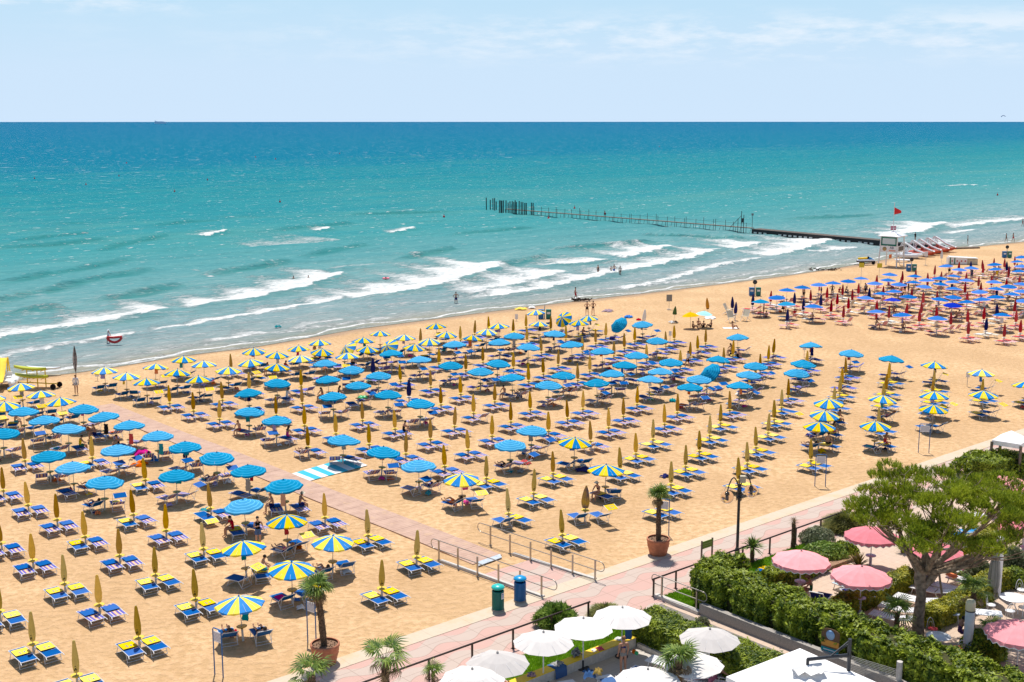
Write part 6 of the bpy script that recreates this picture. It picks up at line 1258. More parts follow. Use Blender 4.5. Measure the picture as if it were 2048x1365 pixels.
for i, (px, lab) in enumerate((((1818,516),'white pedal boat nearest the lifeguard tower'), ((1836,512),'red hulled pedal boat with white slide, second from the tower'), ((1850,509),'red hulled pedal boat in the middle of the row'), ((1866,506),'red hulled pedal boat, second from the right'), ((1880,503),'red hulled pedal boat at the right end of the row'))):
    pedalo(px, -38, lab, CH_ if i else WHP, CH_ if i else WHP, WHP, 1.25, grp='pedal boats drawn up on the beach')
pedalo((8,772), -75, 'white pedal boat with yellow slide cut by the left edge', WHP, WHP, M['sun_yellow'], 1.15)
# kayak rack
p_ = at(74,775); r = thing('kayak_trailer', 'yellow and white kayaks and boards stacked on a two wheeled trailer', 'trailer', tuple(p_), R(-12)); mb = MB()
for x in (-.9,.1,.9): mb.tube([(x,0,0.05),(x,0,1.7)], .05, 6); mb.tube([(x,-.7,.9),(x,.7,.9)], .035, 5); mb.tube([(x,-.7,1.6),(x,.7,1.6)], .035, 5)
mb.tube([(-1.6,0,.4),(2.0,0,.4)], .05, 6); mb.tube([(-1.3,-.4,0),(-.6,0,.5)], .04, 5); mb.build('rack', M['yellow_wall'], r)
for y in (-.5, .5): q = MB(); q.tube([(0,-.08,0),(0,.08,0)], .24, 14); q.build('wheel', M['black'], r, (1.9, y, .24))
def kayak(off, m_, nm, L_=3.4, w_=.36, h=.28): 
    q = MB(); vs = []; n = 9
    for i in range(n): u = -1+2*i/(n-1); ww = w_*(1-abs(u)**2.6)+.02; z = .10*u*u; vs += [(u*L_/2,-ww,z+h*.6),(u*L_/2,-ww*.6,z),(u*L_/2,ww*.6,z),(u*L_/2,ww,z+h*.6),(u*L_/2,ww*.5,z+h*.85),(u*L_/2,-ww*.5,z+h*.85)]
    q.add(vs, [(i*6+j, (i+1)*6+j, (i+1)*6+(j+1) % 6, i*6+(j+1) % 6) for i in range(n-1) for j in range(6)], 0, True); o = single(q, nm, m_, off[3], 'kayak' if nm == 'kayak' else 'board', tuple(p_+Matrix.Rotation(R(-12), 3, 'Z') @ Vector(off[:3])), R(-12+off[4])); return o
LM = mat('kayak_lime', (.50,.52,.03), .4); kayak((-.3,-.38,1.62,'lime yellow kayak on top of the trailer',-6), LM, 'kayak'); kayak((-.2,-.36,.93,'lime kayak on the lower arm of the trailer',-4), LM, 'kayak'); kayak((.5,.40,1.62,'white paddle board on top of the trailer',3), WHP, 'paddle_board', 3.2, .38, .14); kayak((.6,.42,.93,'pale board on the lower arm of the trailer',3), M['cream'], 'paddle_board', 3.0, .36, .14)
# feather banner
p_ = at(153,765); r = thing('feather_banner', 'tall feather shaped banner standing at the water edge behind the man in white', 'banner', tuple(p_)); mb = MB(); mb.tube([(0,0,0),(0,0,3.3)], .03, 5); mb.build('pole', M['darkmetal'], r); mb = MB(); vs = []
for i in range(11): q = i/10; vs += [(-.02-.20*math.sin(math.pi*q**.8), 0, .9+2.45*q), (.02+.16*math.sin(math.pi*q), .02, .9+2.45*q)]
mb.add(vs, [(i*2, i*2+1, i*2+3, i*2+2) for i in range(10)]); mb.build('sail', mat('banner_cloth', (.55,.52,.52), .8, c2=(.10,.07,.07), scale=2.5), r)
# low things near the tower
p_ = at(1806,524); mb = MB(); mb.sheet([(-1.5,-.5,.42),(1.4,-.6,.30),(1.6,.5,.34),(-1.3,.6,.46)], .12); mb.box((-1,0,.2), (.1,.8,.35)); mb.box((1,0,.12), (.1,.8,.3)); single(mb, 'rescue_board', WHP, 'white boards resting on trestles right of the lifeguard tower', 'board', tuple(p_), R(8))
p_ = at(1913,529); r = thing('beach_stall', 'low white stall with green stripes among the red parasols', 'stall', tuple(p_), R(-4)); mb = MB(); mb.box((0,0,.6), (3.0,1.2,1.1)); mb.box((2.3,.2,.45), (1.9,1.2,.85), 3)
for x in (-1.2,-.5): mb.box((x,-.61,.65), (.16,.04,1.1), 1)
for x in (-.9,-.1,.6,1.2): mb.box((x,-.61,.6), (.2,.03,.22), 2)
mb.build('counter', [WHP, GN, M['red'], M['cream']], r); mb = MB(); mb.sheet([(-1.4,-.7,1.25),(3.3,-.6,1.05),(3.2,.8,1.1),(-1.3,.7,1.35)], .06); mb.build('cover', M['white_cloth'], r)
# cream folding chairs left of the far block
for i, (px, rz, lab) in enumerate((((1462,645),20,'cream folding chair left of the closed blue parasols'), ((1490,642),-40,'tall cream folding chair right of the closed blue parasols'), ((1455,629),60,'cream lounger behind the closed blue parasols'))):
    p_ = at(*px); r = thing('folding_chair', lab, 'chair', tuple(p_), R(rz)); mb = MB()
    for sx in (-.4,.4): mb.tube([(sx,-.4,0),(sx,.5,1.3)], .025, 5); mb.tube([(sx,.6,0),(sx,-.4,.6)], .025, 5)
    mb.build('frame', M['white_metal'], r); mb = MB(); mb.sheet([(-.38,-.4,.6),(.38,-.4,.6),(.38,.12,.55),(-.38,.12,.55)], .03); mb.sheet([(-.38,.15,.6),(.38,.15,.6),(.38,.5,1.3),(-.38,.5,1.3)], .03); mb.build('canvas', M['cream'], r)
# driftwood, inflatables, sand things
for px, sc, lab in (((1652,541),2.6,'dark heap of driftwood and weed at the waterline'), ((1162,602),1.2,'small dark heap of driftwood behind the walking bather')):
    p_ = at(*px); rr = random.Random(int(sc*10)); mb = MB()
    for k in range(26): x = rr.uniform(-1,1)*sc; mb.tube([(x, rr.uniform(-.3,.3), rr.uniform(.02,.15)), (x+rr.uniform(-.7,.7), rr.uniform(-.4,.4), rr.uniform(.05,.4))], rr.uniform(.04,.09), 5)
    single(mb, 'driftwood', mat('driftwood', (.06,.04,.03), .95, .4, 5), lab, 'driftwood', tuple(p_))
for px, m_, sc, lab in (((1042,619),M['sun_yellow'],.7,'yellow inflatable lying near the waterline'), ((1064,616),M['white_cloth'],.5,'white and blue beach things near the waterline'), ((1216,623),patb,.7,'colourful beach things beside a folding chair near the water'), ((1257,635),M['royal'],.6,'blue and pink towels in the open sand'), ((1343,646),M['white_cloth'],.35,'pale bag under the closed green parasol'), ((1350,646),M['woodplank'],.35,'brown bag under the closed green parasol'), ((1420,637),M['white_cloth'],.8,'white towel right of the seated friends'), ((1277,641),M['red'],.35,'red box near the blue parasols'), ((1213,748),M['magenta'],.0,''), ((556,655),M['teal'],.35,'turquoise towel dropped at the waterline'), ((280,930),M['orange'],.5,'orange and red air bed beside the boardwalk loungers'), ((282,907),M['magenta'],.55,'magenta air bed beside the blue parasols left of the boardwalk'), ((1170,942),M['navy'],.6,'dark blue clothes heaped by a yellow and blue parasol'), ((973,895),mat('paper_bag',(.5,.3,.25),.8),.2,'small pinkish bag under a lounger'), ((1050,928),M['red'],.4,'red towel on a lounger under a blue parasol'), ((725,797),mat('toy_green'),.4,'bright green float on the sand'), ((740,763),M['aqua'],.4,'pale aqua float on the sand'), ((196,1029),M['orange'],.2,'orange towel trailing onto the sand by a lounger'), ((422,762),M['magenta'],.35,'magenta towel and float by the loungers'), ((1300,800),mat('toy_green'),.35,'green float beside a striped lounger'), ((1345,803),M['teal'],.35,'blue float beside a striped lounger'), ((1330,955),M['navy'],.3,'dark bag beside the shaded sunbathers'), ((1580,940),M['black'],.0,''), ((494,1093),M['white_cloth'],.18,'white paper scrap on the sand'), ((412,1023),M['teal'],.3,'turquoise towel hanging on the striped lounger')):
    if sc: heap(at(*px), sc, m_, lab, 'beach_things', 'beach things', int(px[0]), hgt=.28)
# hanging towels under open parasols
for i, (px, m_, lab) in enumerate((((212,858),M['black'],'black towel hanging from a blue parasol left of the boardwalk'), ((262,878),M['red'],'dark red towel hanging under a blue parasol'), ((322,898),M['teal'],'green towel hanging under a blue parasol beside the boardwalk'), ((370,905),M['navy'],'navy cloth hanging under a blue parasol'), ((496,970),M['greycloth'],'grey cloth hanging under a blue parasol'), ((566,1000),M['skin2'],'beige cloth hanging under the blue parasol nearest the boardwalk'), ((668,797),M['bedblue'],'blue towel hanging under a blue parasol mid beach'), ((1028,685),M['greycloth'],'grey towel hanging under a blue parasol near the water'), ((1624,704),M['navy'],'dark towel hanging under a far blue parasol'), ((1868,1160),M['white_cloth'],''), ((1257,1262),M['denim'],'grey blue jeans hanging beside the end of the yellow bench'))):
    if not lab: continue
    p_ = at(px[0], px[1], 1.35); mb = MB(); vs = [(.16*(j/3-.5)*2*(1-.2*(i_ % 2)), .03*math.sin(j*2+i_), .35-.75*i_/5) for i_ in range(6) for j in range(4)]; mb.add(vs, [(i_*4+j, i_*4+j+1, (i_+1)*4+j+1, (i_+1)*4+j) for i_ in range(5) for j in range(3)], 0, True); vs2 = [(a_, b_+.02, c2) for a_, b_, c2 in vs]; mb.add(vs2, [(i_*4+j, (i_+1)*4+j, (i_+1)*4+j+1, i_*4+j+1) for i_ in range(5) for j in range(3)], 0, True); single(mb, 'hanging_towel', m_, lab, 'towel', tuple(p_))
# belongings under the open parasols
crand = random.Random(21); CC = [('orange', M['orange']), ('pink', M['magenta']), ('navy', M['navy']), ('white', M['white_cloth']), ('turquoise', M['teal']), ('red', M['red']), ('grey', M['greycloth']), ('yellow', M['sun_yellow']), ('blue', M['royal']), ('lilac', M['lilac'])]
for u in main+right:
    inm = u in main
    if u['k'] not in 'SYR' or (inm and u['sp']): continue
    where = '%s parasol from promenade, %s' % (ordn(u['rank']), linename(u['line'])) if inm else '%s parasol from %s, %s row of far block' % (ordn(u['rank']) if u['rank'] < 14 else ordn(len(rows[u['row']])-u['rank']+1), 'left' if u['rank'] < 14 else 'right', ordn(u['row']+1))
    if crand.random() < .42:
        cn, cm = crand.choice(CC); mb = MB(); w_ = crand.uniform(.10,.2); vs = [(w_*(j/3-.5)*2*(1-.2*(i_ % 2)), .03*math.sin(j*2+i_), .3-.6*i_/5) for i_ in range(6) for j in range(4)]; F_ = [(i_*4+j, i_*4+j+1, (i_+1)*4+j+1, (i_+1)*4+j) for i_ in range(5) for j in range(3)]
        mb.add(vs, F_, 0, True); mb.add([(a_, b_+.02, c2) for a_, b_, c2 in vs], [f_[::-1] for f_ in F_], 0, True)
        single(mb, 'hanging_towel', cm, '%s cloth hanging under %s' % (cn, where), 'towel', (u['p'].x+crand.uniform(-.2,.2), u['p'].y-.1, crand.uniform(1.25,1.55)), crand.uniform(-.8,.8))
    for bi in range(crand.choice((0,1,1,2)) if inm else crand.choice((0,1))):
        cn, cm = crand.choice(CC); a_ = crand.uniform(0, 6.28); dd_ = crand.uniform(.3,.95); heap((u['p'].x+dd_*math.cos(a_), u['p'].y+dd_*math.sin(a_), .0), crand.uniform(.16,.32), cm, '%s %s on sand beneath %s' % (cn, ('bag', 'clothes heap')[bi], where), ('beach_bag', 'clothes_heap')[bi], ('bag', 'clothes')[bi], crand.randrange(99), 7, crand.uniform(.15,.4))
for q in spots[:NEAR]:
    if q['u']['k'] in 'SY' and q['inm'] and not q['u']['sp'] and not q.get('taken') and crand.random() < .34:
        cn, cm = crand.choice(CC); d_ = Vector((math.cos(q['a']), math.sin(q['a']), 0)); y0 = crand.uniform(.05,.3); z_ = .405
        mb = MB(); x = .31; n_ = 6; vs = []
        for i_ in range(n_+1):
            for j in range(5): qx = -1+j/2; vs.append((qx*x*(1.0+.14*(abs(qx) > .9)), y0+.55*i_/n_+crand.uniform(-.01,.01), z_-(.10 if abs(qx) > .9 else 0)+crand.uniform(-.004,.012)))
        mb.add(vs, [(i_*5+j, i_*5+j+1, (i_+1)*5+j+1, (i_+1)*5+j) for i_ in range(n_) for j in range(4)], 0, True)
        single(mb, 'towel', cm, '%s towel on %s lounger, %s parasol from promenade, %s' % (cn, 'left' if q['side'] < 0 else 'right', ordn(q['u']['rank']), linename(q['u']['line'])), 'towel', tuple(q['c']), q['rz'])
# ship, kite, buoys
sp_ = at(321,245.5,0); sp_ = Vector((sp_.x, sp_.y, 0)).normalized()*15000; mb = MB(); 
r = thing('container_ship', 'distant hazy container ship on the horizon', 'ship', tuple(sp_), math.atan2(sp_.y, sp_.x)-math.pi/2); mb.add([(-68,-10,0),(68,-10,0),(74,-10,9),(-70,-10,9),(-68,10,0),(68,10,0),(74,10,9),(-70,10,9)], [(0,1,2,3),(7,6,5,4),(3,2,6,7),(1,5,6,2),(0,3,7,4)]); SM = mat('hazy_ship_paint', (.55,.72,.86), .9); mb.build('hull', SM, r); mb = MB()  # distance haze is put into the pale colours of hull, bridge and containers
for x, w_, hh in ((-48,26,17),(-20,24,15),(6,24,16),(32,24,14),(55,16,10)): mb.box((x,0,9+hh/2), (w_,18,hh))
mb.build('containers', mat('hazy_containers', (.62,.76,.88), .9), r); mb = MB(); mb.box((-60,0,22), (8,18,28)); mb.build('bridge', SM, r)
mb = MB(); vs = []
for i in range(9): a_ = -1.2+2.2*i/8; vs += [(1.5*math.sin(a_), 0, 1.5*math.cos(a_)-1.5), (1.0*math.sin(a_), .2, 1.0*math.cos(a_)-1.3)]
mb.add(vs, [(i*2, i*2+1, i*2+3, i*2+2) for i in range(8)]); kd = Vector((966/2400*700, 700, 0)); single(mb, 'kite', M['bedblue'], 'small blue surf kite above the horizon at far right', 'kite', (kd.x, kd.y, CAM_H+3.5), R(-30))
for i, (x, y) in enumerate(((253,327),(238,353),(349,384),(560,405),(69,358),(172,370),(511,315),(551,319),(415,361),(1097,438),(1149,418),(1210,429),(888,435),(679,308),(1319,294),(1995,391))):
    p_ = at(x, y, 0); mb = MB(); mb.sphere((0,0,.15), .28 if y > 330 else .4, 10, 6); mb.tube([(0,0,.3),(0,0,.9)], .06, 5); single(mb, 'buoy', M['red'], 'small red buoy floating on the sea', 'buoy', tuple(p_), 0, 'red buoys scattered on the sea')
# ---------------------------------------------------------------- people
def J(**k): return {a_: Vector(v) for a_, v in k.items()}
def pose(name):
    base = J(pel=(0,0,.95), mid=(0,0,1.12), che=(0,.01,1.30), nec=(0,.01,1.47), hd=(0,-.01,1.60), top=(0,0,1.70), shL=(-.17,.01,1.42), shR=(.17,.01,1.42), elL=(-.22,.03,1.15), elR=(.22,.03,1.15), wrL=(-.22,-.05,.92), wrR=(.22,-.05,.92), haL=(-.21,-.08,.83), haR=(.21,-.08,.83), hiL=(-.09,0,.92), hiR=(.09,0,.92), knL=(-.10,-.02,.50), knR=(.10,-.02,.50), anL=(-.10,.02,.09), anR=(.10,.02,.09), toL=(-.11,-.14,.03), toR=(.11,-.14,.03))
    b = base
    if name == 'walk': b.update(J(knL=(-.09,-.16,.52), anL=(-.09,-.22,.10), toL=(-.09,-.38,.06), knR=(.09,.06,.50), anR=(.09,.26,.14), toR=(.09,.14,.03), elL=(-.22,.12,1.16), wrL=(-.2,.14,.93), haL=(-.2,.13,.85), wrR=(.2,-.18,.98), haR=(.2,-.24,.92)))
    if name == 'hips': b.update(J(elL=(-.36,.06,1.18), elR=(.36,.06,1.18), wrL=(-.20,-.04,1.03), wrR=(.20,-.04,1.03), haL=(-.14,-.06,1.0), haR=(.14,-.06,1.0), knL=(-.13,-.02,.5), anL=(-.15,.02,.09), toL=(-.17,-.14,.03), anR=(.15,.02,.09), knR=(.13,-.02,.5), toR=(.17,-.14,.03)))
    if name == 'hold': b.update(J(elL=(-.2,-.05,1.16), wrL=(-.04,-.24,1.22), haL=(0,-.29,1.26), elR=(.26,-.02,1.18), wrR=(.30,-.2,1.05), haR=(.31,-.27,1.0)))
    if name == 'sit':      # on the ground, knees drawn up
        b.update(J(pel=(0,0,.12), mid=(0,.04,.28), che=(0,.06,.45), nec=(0,.02,.62), hd=(0,-.01,.75), top=(0,0,.85), shL=(-.17,.04,.57), shR=(.17,.04,.57), elL=(-.24,-.08,.36), elR=(.24,-.08,.36), wrL=(-.14,-.30,.38), wrR=(.14,-.30,.38), haL=(-.08,-.37,.38), haR=(.08,-.37,.38), hiL=(-.09,-.02,.12), hiR=(.09,-.02,.12), knL=(-.12,-.40,.42), knR=(.12,-.40,.42), anL=(-.10,-.62,.09), anR=(.10,-.62,.09), toL=(-.10,-.76,.04), toR=(.10,-.76,.04)))
    if name == 'bench':    # on the edge of a lounger, seat .40
        b.update(J(pel=(0,0,.50), mid=(0,.0,.66), che=(0,-.04,.84), nec=(0,-.10,1.0), hd=(0,-.17,1.11), top=(0,-.2,1.21), shL=(-.17,-.08,.95), shR=(.17,-.08,.95), elL=(-.24,-.2,.74), elR=(.24,-.2,.74), wrL=(-.14,-.38,.66), wrR=(.14,-.38,.66), haL=(-.08,-.45,.64), haR=(.08,-.45,.64), hiL=(-.09,-.02,.49), hiR=(.09,-.02,.49), knL=(-.13,-.42,.50), knR=(.13,-.42,.50), anL=(-.13,-.44,.09), anR=(.13,-.44,.09), toL=(-.13,-.6,.03), toR=(.13,-.6,.03)))
    if name == 'lie':      # reclined on a lounger, head +y
        b.update(J(pel=(0,.0,.50), mid=(0,.16,.58), che=(0,.31,.70), nec=(0,.44,.82), hd=(0,.53,.92), top=(0,.60,.99), shL=(-.17,.40,.78), shR=(.17,.40,.78), elL=(-.27,.20,.62), elR=(.27,.20,.62), wrL=(-.2,.0,.56), wrR=(.2,.0,.56), haL=(-.16,-.08,.57), haR=(.16,-.08,.57), hiL=(-.09,-.03,.50), hiR=(.09,-.03,.50), knL=(-.11,-.42,.70), knR=(.11,-.45,.52), anL=(-.10,-.80,.50), anR=(.11,-.86,.48), toL=(-.10,-.92,.62), toR=(.11,-.95,.62)))
    if name == 'float':    # walking in shallows, arms lifted sideways
        b.update(J(elR=(.38,-.08,1.25), wrR=(.55,-.14,1.05), haR=(.62,-.16,1.0), elL=(-.26,.1,1.16), knL=(-.09,-.16,.52), anL=(-.09,-.2,.10), toL=(-.09,-.36,.06)))
    if name == 'reach': b.update(J(elL=(-.3,-.1,1.62), wrL=(-.22,-.15,1.86), haL=(-.18,-.16,1.94), elR=(.3,-.12,1.25), wrR=(.25,-.32,1.12), haR=(.24,-.38,1.1)))
    return b
EDG = [('pel','mid'),('mid','che'),('che','nec'),('nec','hd'),('hd','top')]+[e_ for q in 'LR' for e_ in (('che','sh'+q),('sh'+q,'el'+q),('el'+q,'wr'+q),('wr'+q,'ha'+q),('pel','hi'+q),('hi'+q,'kn'+q),('kn'+q,'an'+q),('an'+q,'to'+q))]
RAD = dict(pel=.125, mid=.115, che=.135, nec=.052, hd=.088, top=.062, sh=.058, el=.042, wr=.030, ha=.034, hi=.085, kn=.058, an=.038, to=.032)
BODY = {}
def body_mesh(name, near=False, fem=False):
    key = (name, near, fem)
    if key in BODY: return BODY[key]
    b = pose(name); names = list(b); idx = {n: i for i, n in enumerate(names)}; V = [b[n] for n in names]; E_ = [(idx[x], idx[y]) for x, y in EDG]; rad = [RAD.get(n[:2] if n[-1] in 'LR' and n[:2] in RAD else n, RAD.get(n, .05)) for n in names]
    if fem: rad[idx['mid']] = .095; rad[idx['che']] = .115; rad[idx['pel']] = .13
    if near:
        for q in 'LR':
            h, w_ = b['ha'+q], b['wr'+q]; d = (h-w_).normalized(); sx = d.cross(Vector((0,1,.3))).normalized(); rad[idx['ha'+q]] = .030
            for k, (o_, l) in enumerate(((-.026,.062),(-.009,.072),(.009,.068),(.026,.052),(.040,.045))):
                p0 = h+sx*o_+(d*-.03 if k == 4 else Vector()); p1 = p0+(d*.8+(sx*.9 if k == 4 else Vector((0,-.25,-.1)))).normalized()*l; i0 = len(V); V += [p0+d*.02, p1]; rad += [.010,.007]; E_ += [(idx['ha'+q], i0), (i0, i0+1)]
        hd = b['hd']; i0 = len(V); V.append(hd+Vector((0,-.105,-.01))); rad.append(.012); E_.append((idx['hd'], i0))
    me = bpy.data.meshes.new('sk'); me.from_pydata(V, E_, []); o = bpy.data.objects.new('sk', me); col.objects.link(o); m_ = o.modifiers.new('s', 'SKIN'); m_.branch_smoothing = .6; m_.use_smooth_shade = True
    for i, v in enumerate(me.skin_vertices[0].data): v.radius = (rad[i], rad[i]*(.78 if i < len(names) and names[i] in ('mid', 'che', 'pel') else 1)); v.use_root = i == 0
    ss = o.modifiers.new('d', 'SUBSURF'); ss.levels = 2 if near else 1; ss.render_levels = ss.levels
    dg = bpy.context.evaluated_depsgraph_get(); dg.update(); out = bpy.data.meshes.new_from_object(o.evaluated_get(dg)); bpy.data.objects.remove(o); out.name = 'body_'+name
    BODY[key] = (out, b); return BODY[key]
def seg_of(p, b):
    best = (9, None, 0)
    for x, y in EDG:
        a_, c2 = b[x], b[y]; d = c2-a_; t_ = max(0, min(1, (p-a_).dot(d)/d.length_squared)); q = (p-(a_+d*t_)).length
        r_ = .05 if x[:2] in ('sh','el','wr','hi','kn','an') else .09
        if q-r_*.5 < best[0]: best = (q-r_*.5, (x, y), t_)
    return best[1], best[2]
SEGC = {}
CL = dict(trunks=lambda e_, t_: e_[0] == 'pel' and (e_[1] != 'mid' or t_ < .4) or (e_[0][:2] == 'hi' and t_ < .55), brief=lambda e_, t_: e_[0] == 'pel' and (e_[1] != 'mid' or t_ < .25) or (e_[0][:2] == 'hi' and t_ < .10), top=lambda e_, t_: e_ in (('mid','che'),) and t_ > .45 or e_ == ('che','nec') and t_ < .2,
          shirt=lambda e_, t_: e_[0] in ('mid','che') and not (e_ == ('che','nec') and t_ > .8) or e_[0] == 'pel' or (e_[0][:2] == 'sh' and t_ < .75) or (e_[0][:2] == 'hi' and t_ < .12), tank=lambda e_, t_: e_[0] in ('mid','che') and not (e_ == ('che','nec') and t_ > .55) and not (e_[1][:2] == 'sh' and t_ > .8) or e_[0] == 'pel' and e_[1] == 'mid', suit=lambda e_, t_: e_ in (('pel','mid'),('mid','che')) or e_[0] == 'pel' or (e_[0][:2] == 'hi' and t_ < .1),
          longshirt=lambda e_, t_: e_[0] in ('mid','che') and not (e_ == ('che','nec') and t_ > .8) or e_[0] == 'pel' or e_[0][:2] in ('sh', 'el') or (e_[0][:2] == 'hi' and t_ < .3))
def person(px, ps, rz, label, clothes, skin='skin', hair='hair', near=False, fem=False, hat=None, z=0.0, sc=1.0, longhair=False, grp=None, cat='person'):
    me, b = body_mesh(ps, near, fem); key = (ps, near, fem)
    if key not in SEGC: SEGC[key] = [seg_of(p.center, b) for p in me.polygons]
    c = at(px[0], px[1], 0); q = SNAP.get((px[0], px[1]))
    if q: 
        y_ = .80 if ps == 'lie' else .62; c = q['c']+Vector((math.cos(q['a']), math.sin(q['a']), 0))*-y_; rz = math.degrees(q['rz'])+(0 if ps == 'lie' else -90*q['side'])
        z = -.06 if ps == 'lie' else .0
        if ps == 'bench': c = c+Vector((math.sin(R(rz)), -math.cos(R(rz)), 0))*.12
    r = thing('person', label, cat, (c.x, c.y, z), R(rz), grp); r.scale = (sc,)*3; m2 = me.copy(); m2.materials.clear(); m2.materials.append(M[skin]); o = bpy.data.objects.new('body', m2); col.objects.link(o); o.parent = r
    for kind, cm in clothes:
        fs = [p for p, (e_, t_) in zip(me.polygons, SEGC[key]) if CL[kind](e_, t_)]; vi = {}; vs = []; ff = []
        for p in fs:
            f_ = []
            for v in p.vertices:
                if v not in vi: vi[v] = len(vs); vs.append(me.vertices[v].co+me.vertices[v].normal*(.014 if kind != 'trunks' else .022))
                f_.append(vi[v])
            ff.append(f_)
        mb = MB(); mb.add(vs, ff, 0, True); mb.build({'trunks': 'shorts', 'brief': 'swim_brief', 'top': 'bikini_top', 'shirt': 'shirt', 'tank': 'tank_top', 'suit': 'swimsuit', 'longshirt': 'shirt'}[kind], cm, r)
    hd, tp_ = b['hd'], b['top']; ax = (tp_-hd).normalized(); back = Vector((0,.03,0)) if ps != 'lie' else Vector((0,.02,-.02)); mb = MB(); mb.sphere(hd+ax*.045+back, .098, 10, 7, 0, (.92,1.0,.95))
    if longhair: mb.tube([hd+back*1.6+ax*.04, hd+back*2.6-ax*.10, b['nec']+back*2.5-ax*.1], [.08,.075,.03], 7)
    mb.build('hair', M[hair], r)
    if hat: mb = MB(); mb.lathe([(.17,-.01),(.10,.0),(.095,.07),(.0,.11)], 12, c=hd+ax*.07); mb.build('hat', hat, r)
    return r
WS = fabric('shirt_white', (.72,.73,.78)); tr = lambda m_: [('trunks', m_)]
person((153,789), 'stand', 180, 'man in long white shirt standing at the left, back turned', [('longshirt', WS), ('brief', WS)], 'skin', 'hairlt', True, hat=None)
person((517,1093), 'hold', 20, 'young man in black tank top and jean shorts beside shaded loungers', [('trunks', M['denim']), ('tank', M['black'])], 'skin2', 'hair', True)
person((1375,738), 'walk', -60, 'man in white shirt and black shorts walking among blue parasols', [('shirt', WS), ('trunks', M['black'])], 'skin2', 'hair', True)
BM = [M['black'], M['red'], M['royal'], M['navy'], M['teal'], M['orange']]
person((912,607), 'hips', 10, 'man standing in the shallow surf with hands on hips', tr(M['navy']), z=-.25); person((1151,601), 'walk', 80, 'slim bather in red walking along the waterline', tr(M['red']))
person((1196,550), 'stand', 40, 'woman standing in the surf, leftmost of the group of four', [('suit', M['black'])], z=-.2, fem=True); person((1222,549), 'walk', 120, 'second bather in the surf group, leaning', tr(M['black']), z=-.2, sc=.85); person((1228,549), 'hips', 200, 'man in blue shorts in the middle of the surf group', tr(M['royal']), z=-.2); person((1240,552), 'stand', -20, 'rightmost bather of the surf group with pale top', [('brief', M['black']), ('top', WS)], z=-.2, fem=True)
person((1935,489), 'stand', 70, 'bather standing alone at the waterline right of the pedal boats', tr(M['black'])); person((2012,485), 'walk', 90, 'woman strolling along the waterline at far right', [('suit', M['black'])], fem=True); person((2026,484), 'walk', 100, 'man strolling behind the woman along the waterline at far right', tr(M['red'])); person((2045,453), 'walk', 60, 'bather in the surf at the right edge', tr(M['red']))
person((1174,630), 'hips', 0, 'boy in black shorts standing near the tipped parasol', tr(M['black']), sc=.95); person((1186,630), 'hips', 200, 'woman in swimsuit standing beside the boy', [('brief', M['black']), ('top', M['black'])], fem=True)
person((218,686), 'float', -30, 'child in white cap pulling a red float through the shallows', [('tank', WS), ('trunks', M['teal'])], hat=WS, z=-.15, sc=.9)
mb = MB(); p_ = at(229,678,.6); vs = []; mb.tube([(.55*math.cos(t)*1.3, .0, .26*math.sin(t)+.12*math.cos(2*t)) for t in [2*math.pi*i/16 for i in range(17)]], .13, 8); single(mb, 'inflatable_float', mat('float_red', (.55,.02,.02), .3), 'red inflatable float dragged by the child in the shallows', 'float', tuple(p_), R(15))
for i, (x, y, lab) in enumerate(((587,557,'swimmer with only the head above water, left of two'), (617,556,'swimmer with head and shoulders above water, right of two'), (772,559,'swimmer in the pink swim ring'))): person((x, y), 'stand', 30*i, lab, tr(M['black']), z=-1.35, hair='hair')
mb = MB(); mb.tube([(.42*math.cos(t), .42*math.sin(t), .05) for t in [2*math.pi*i/16 for i in range(17)]], .13, 8); single(mb, 'swim_ring', fabric('ring_pink', (.8,.18,.25)), 'pink swim ring around a swimmer beyond the surf', 'swim ring', tuple(at(772,558)))
for i, (x, y, rz) in enumerate(((1386,658,60), (1397,652,10), (1407,657,190), (1422,656,-70))): person((x, y), 'sit', rz, ['bather sitting on the sand, leftmost under the yellow parasol', 'bather sitting directly below the yellow parasol, facing camera', 'bather sitting with back turned between the two small parasols', 'bather sitting under the pale aqua parasol, rightmost of four'][i], tr(M['black']) if i % 2 else [('suit', M['black'])], grp='friends sitting under the yellow parasol')
person((1465,658), 'sit', 70, 'woman in coral bikini sitting alone on a white towel', [('brief', M['orange']), ('top', M['orange'])], fem=True, longhair=True); mb = MB(); mb.sheet([(-.9,-.4,.03),(.9,-.5,.03),(.9,.4,.03),(-.9,.5,.03)], .02); single(mb, 'towel', M['white_cloth'], 'white towel under the woman in the coral bikini', 'towel', tuple(at(1462,657)))
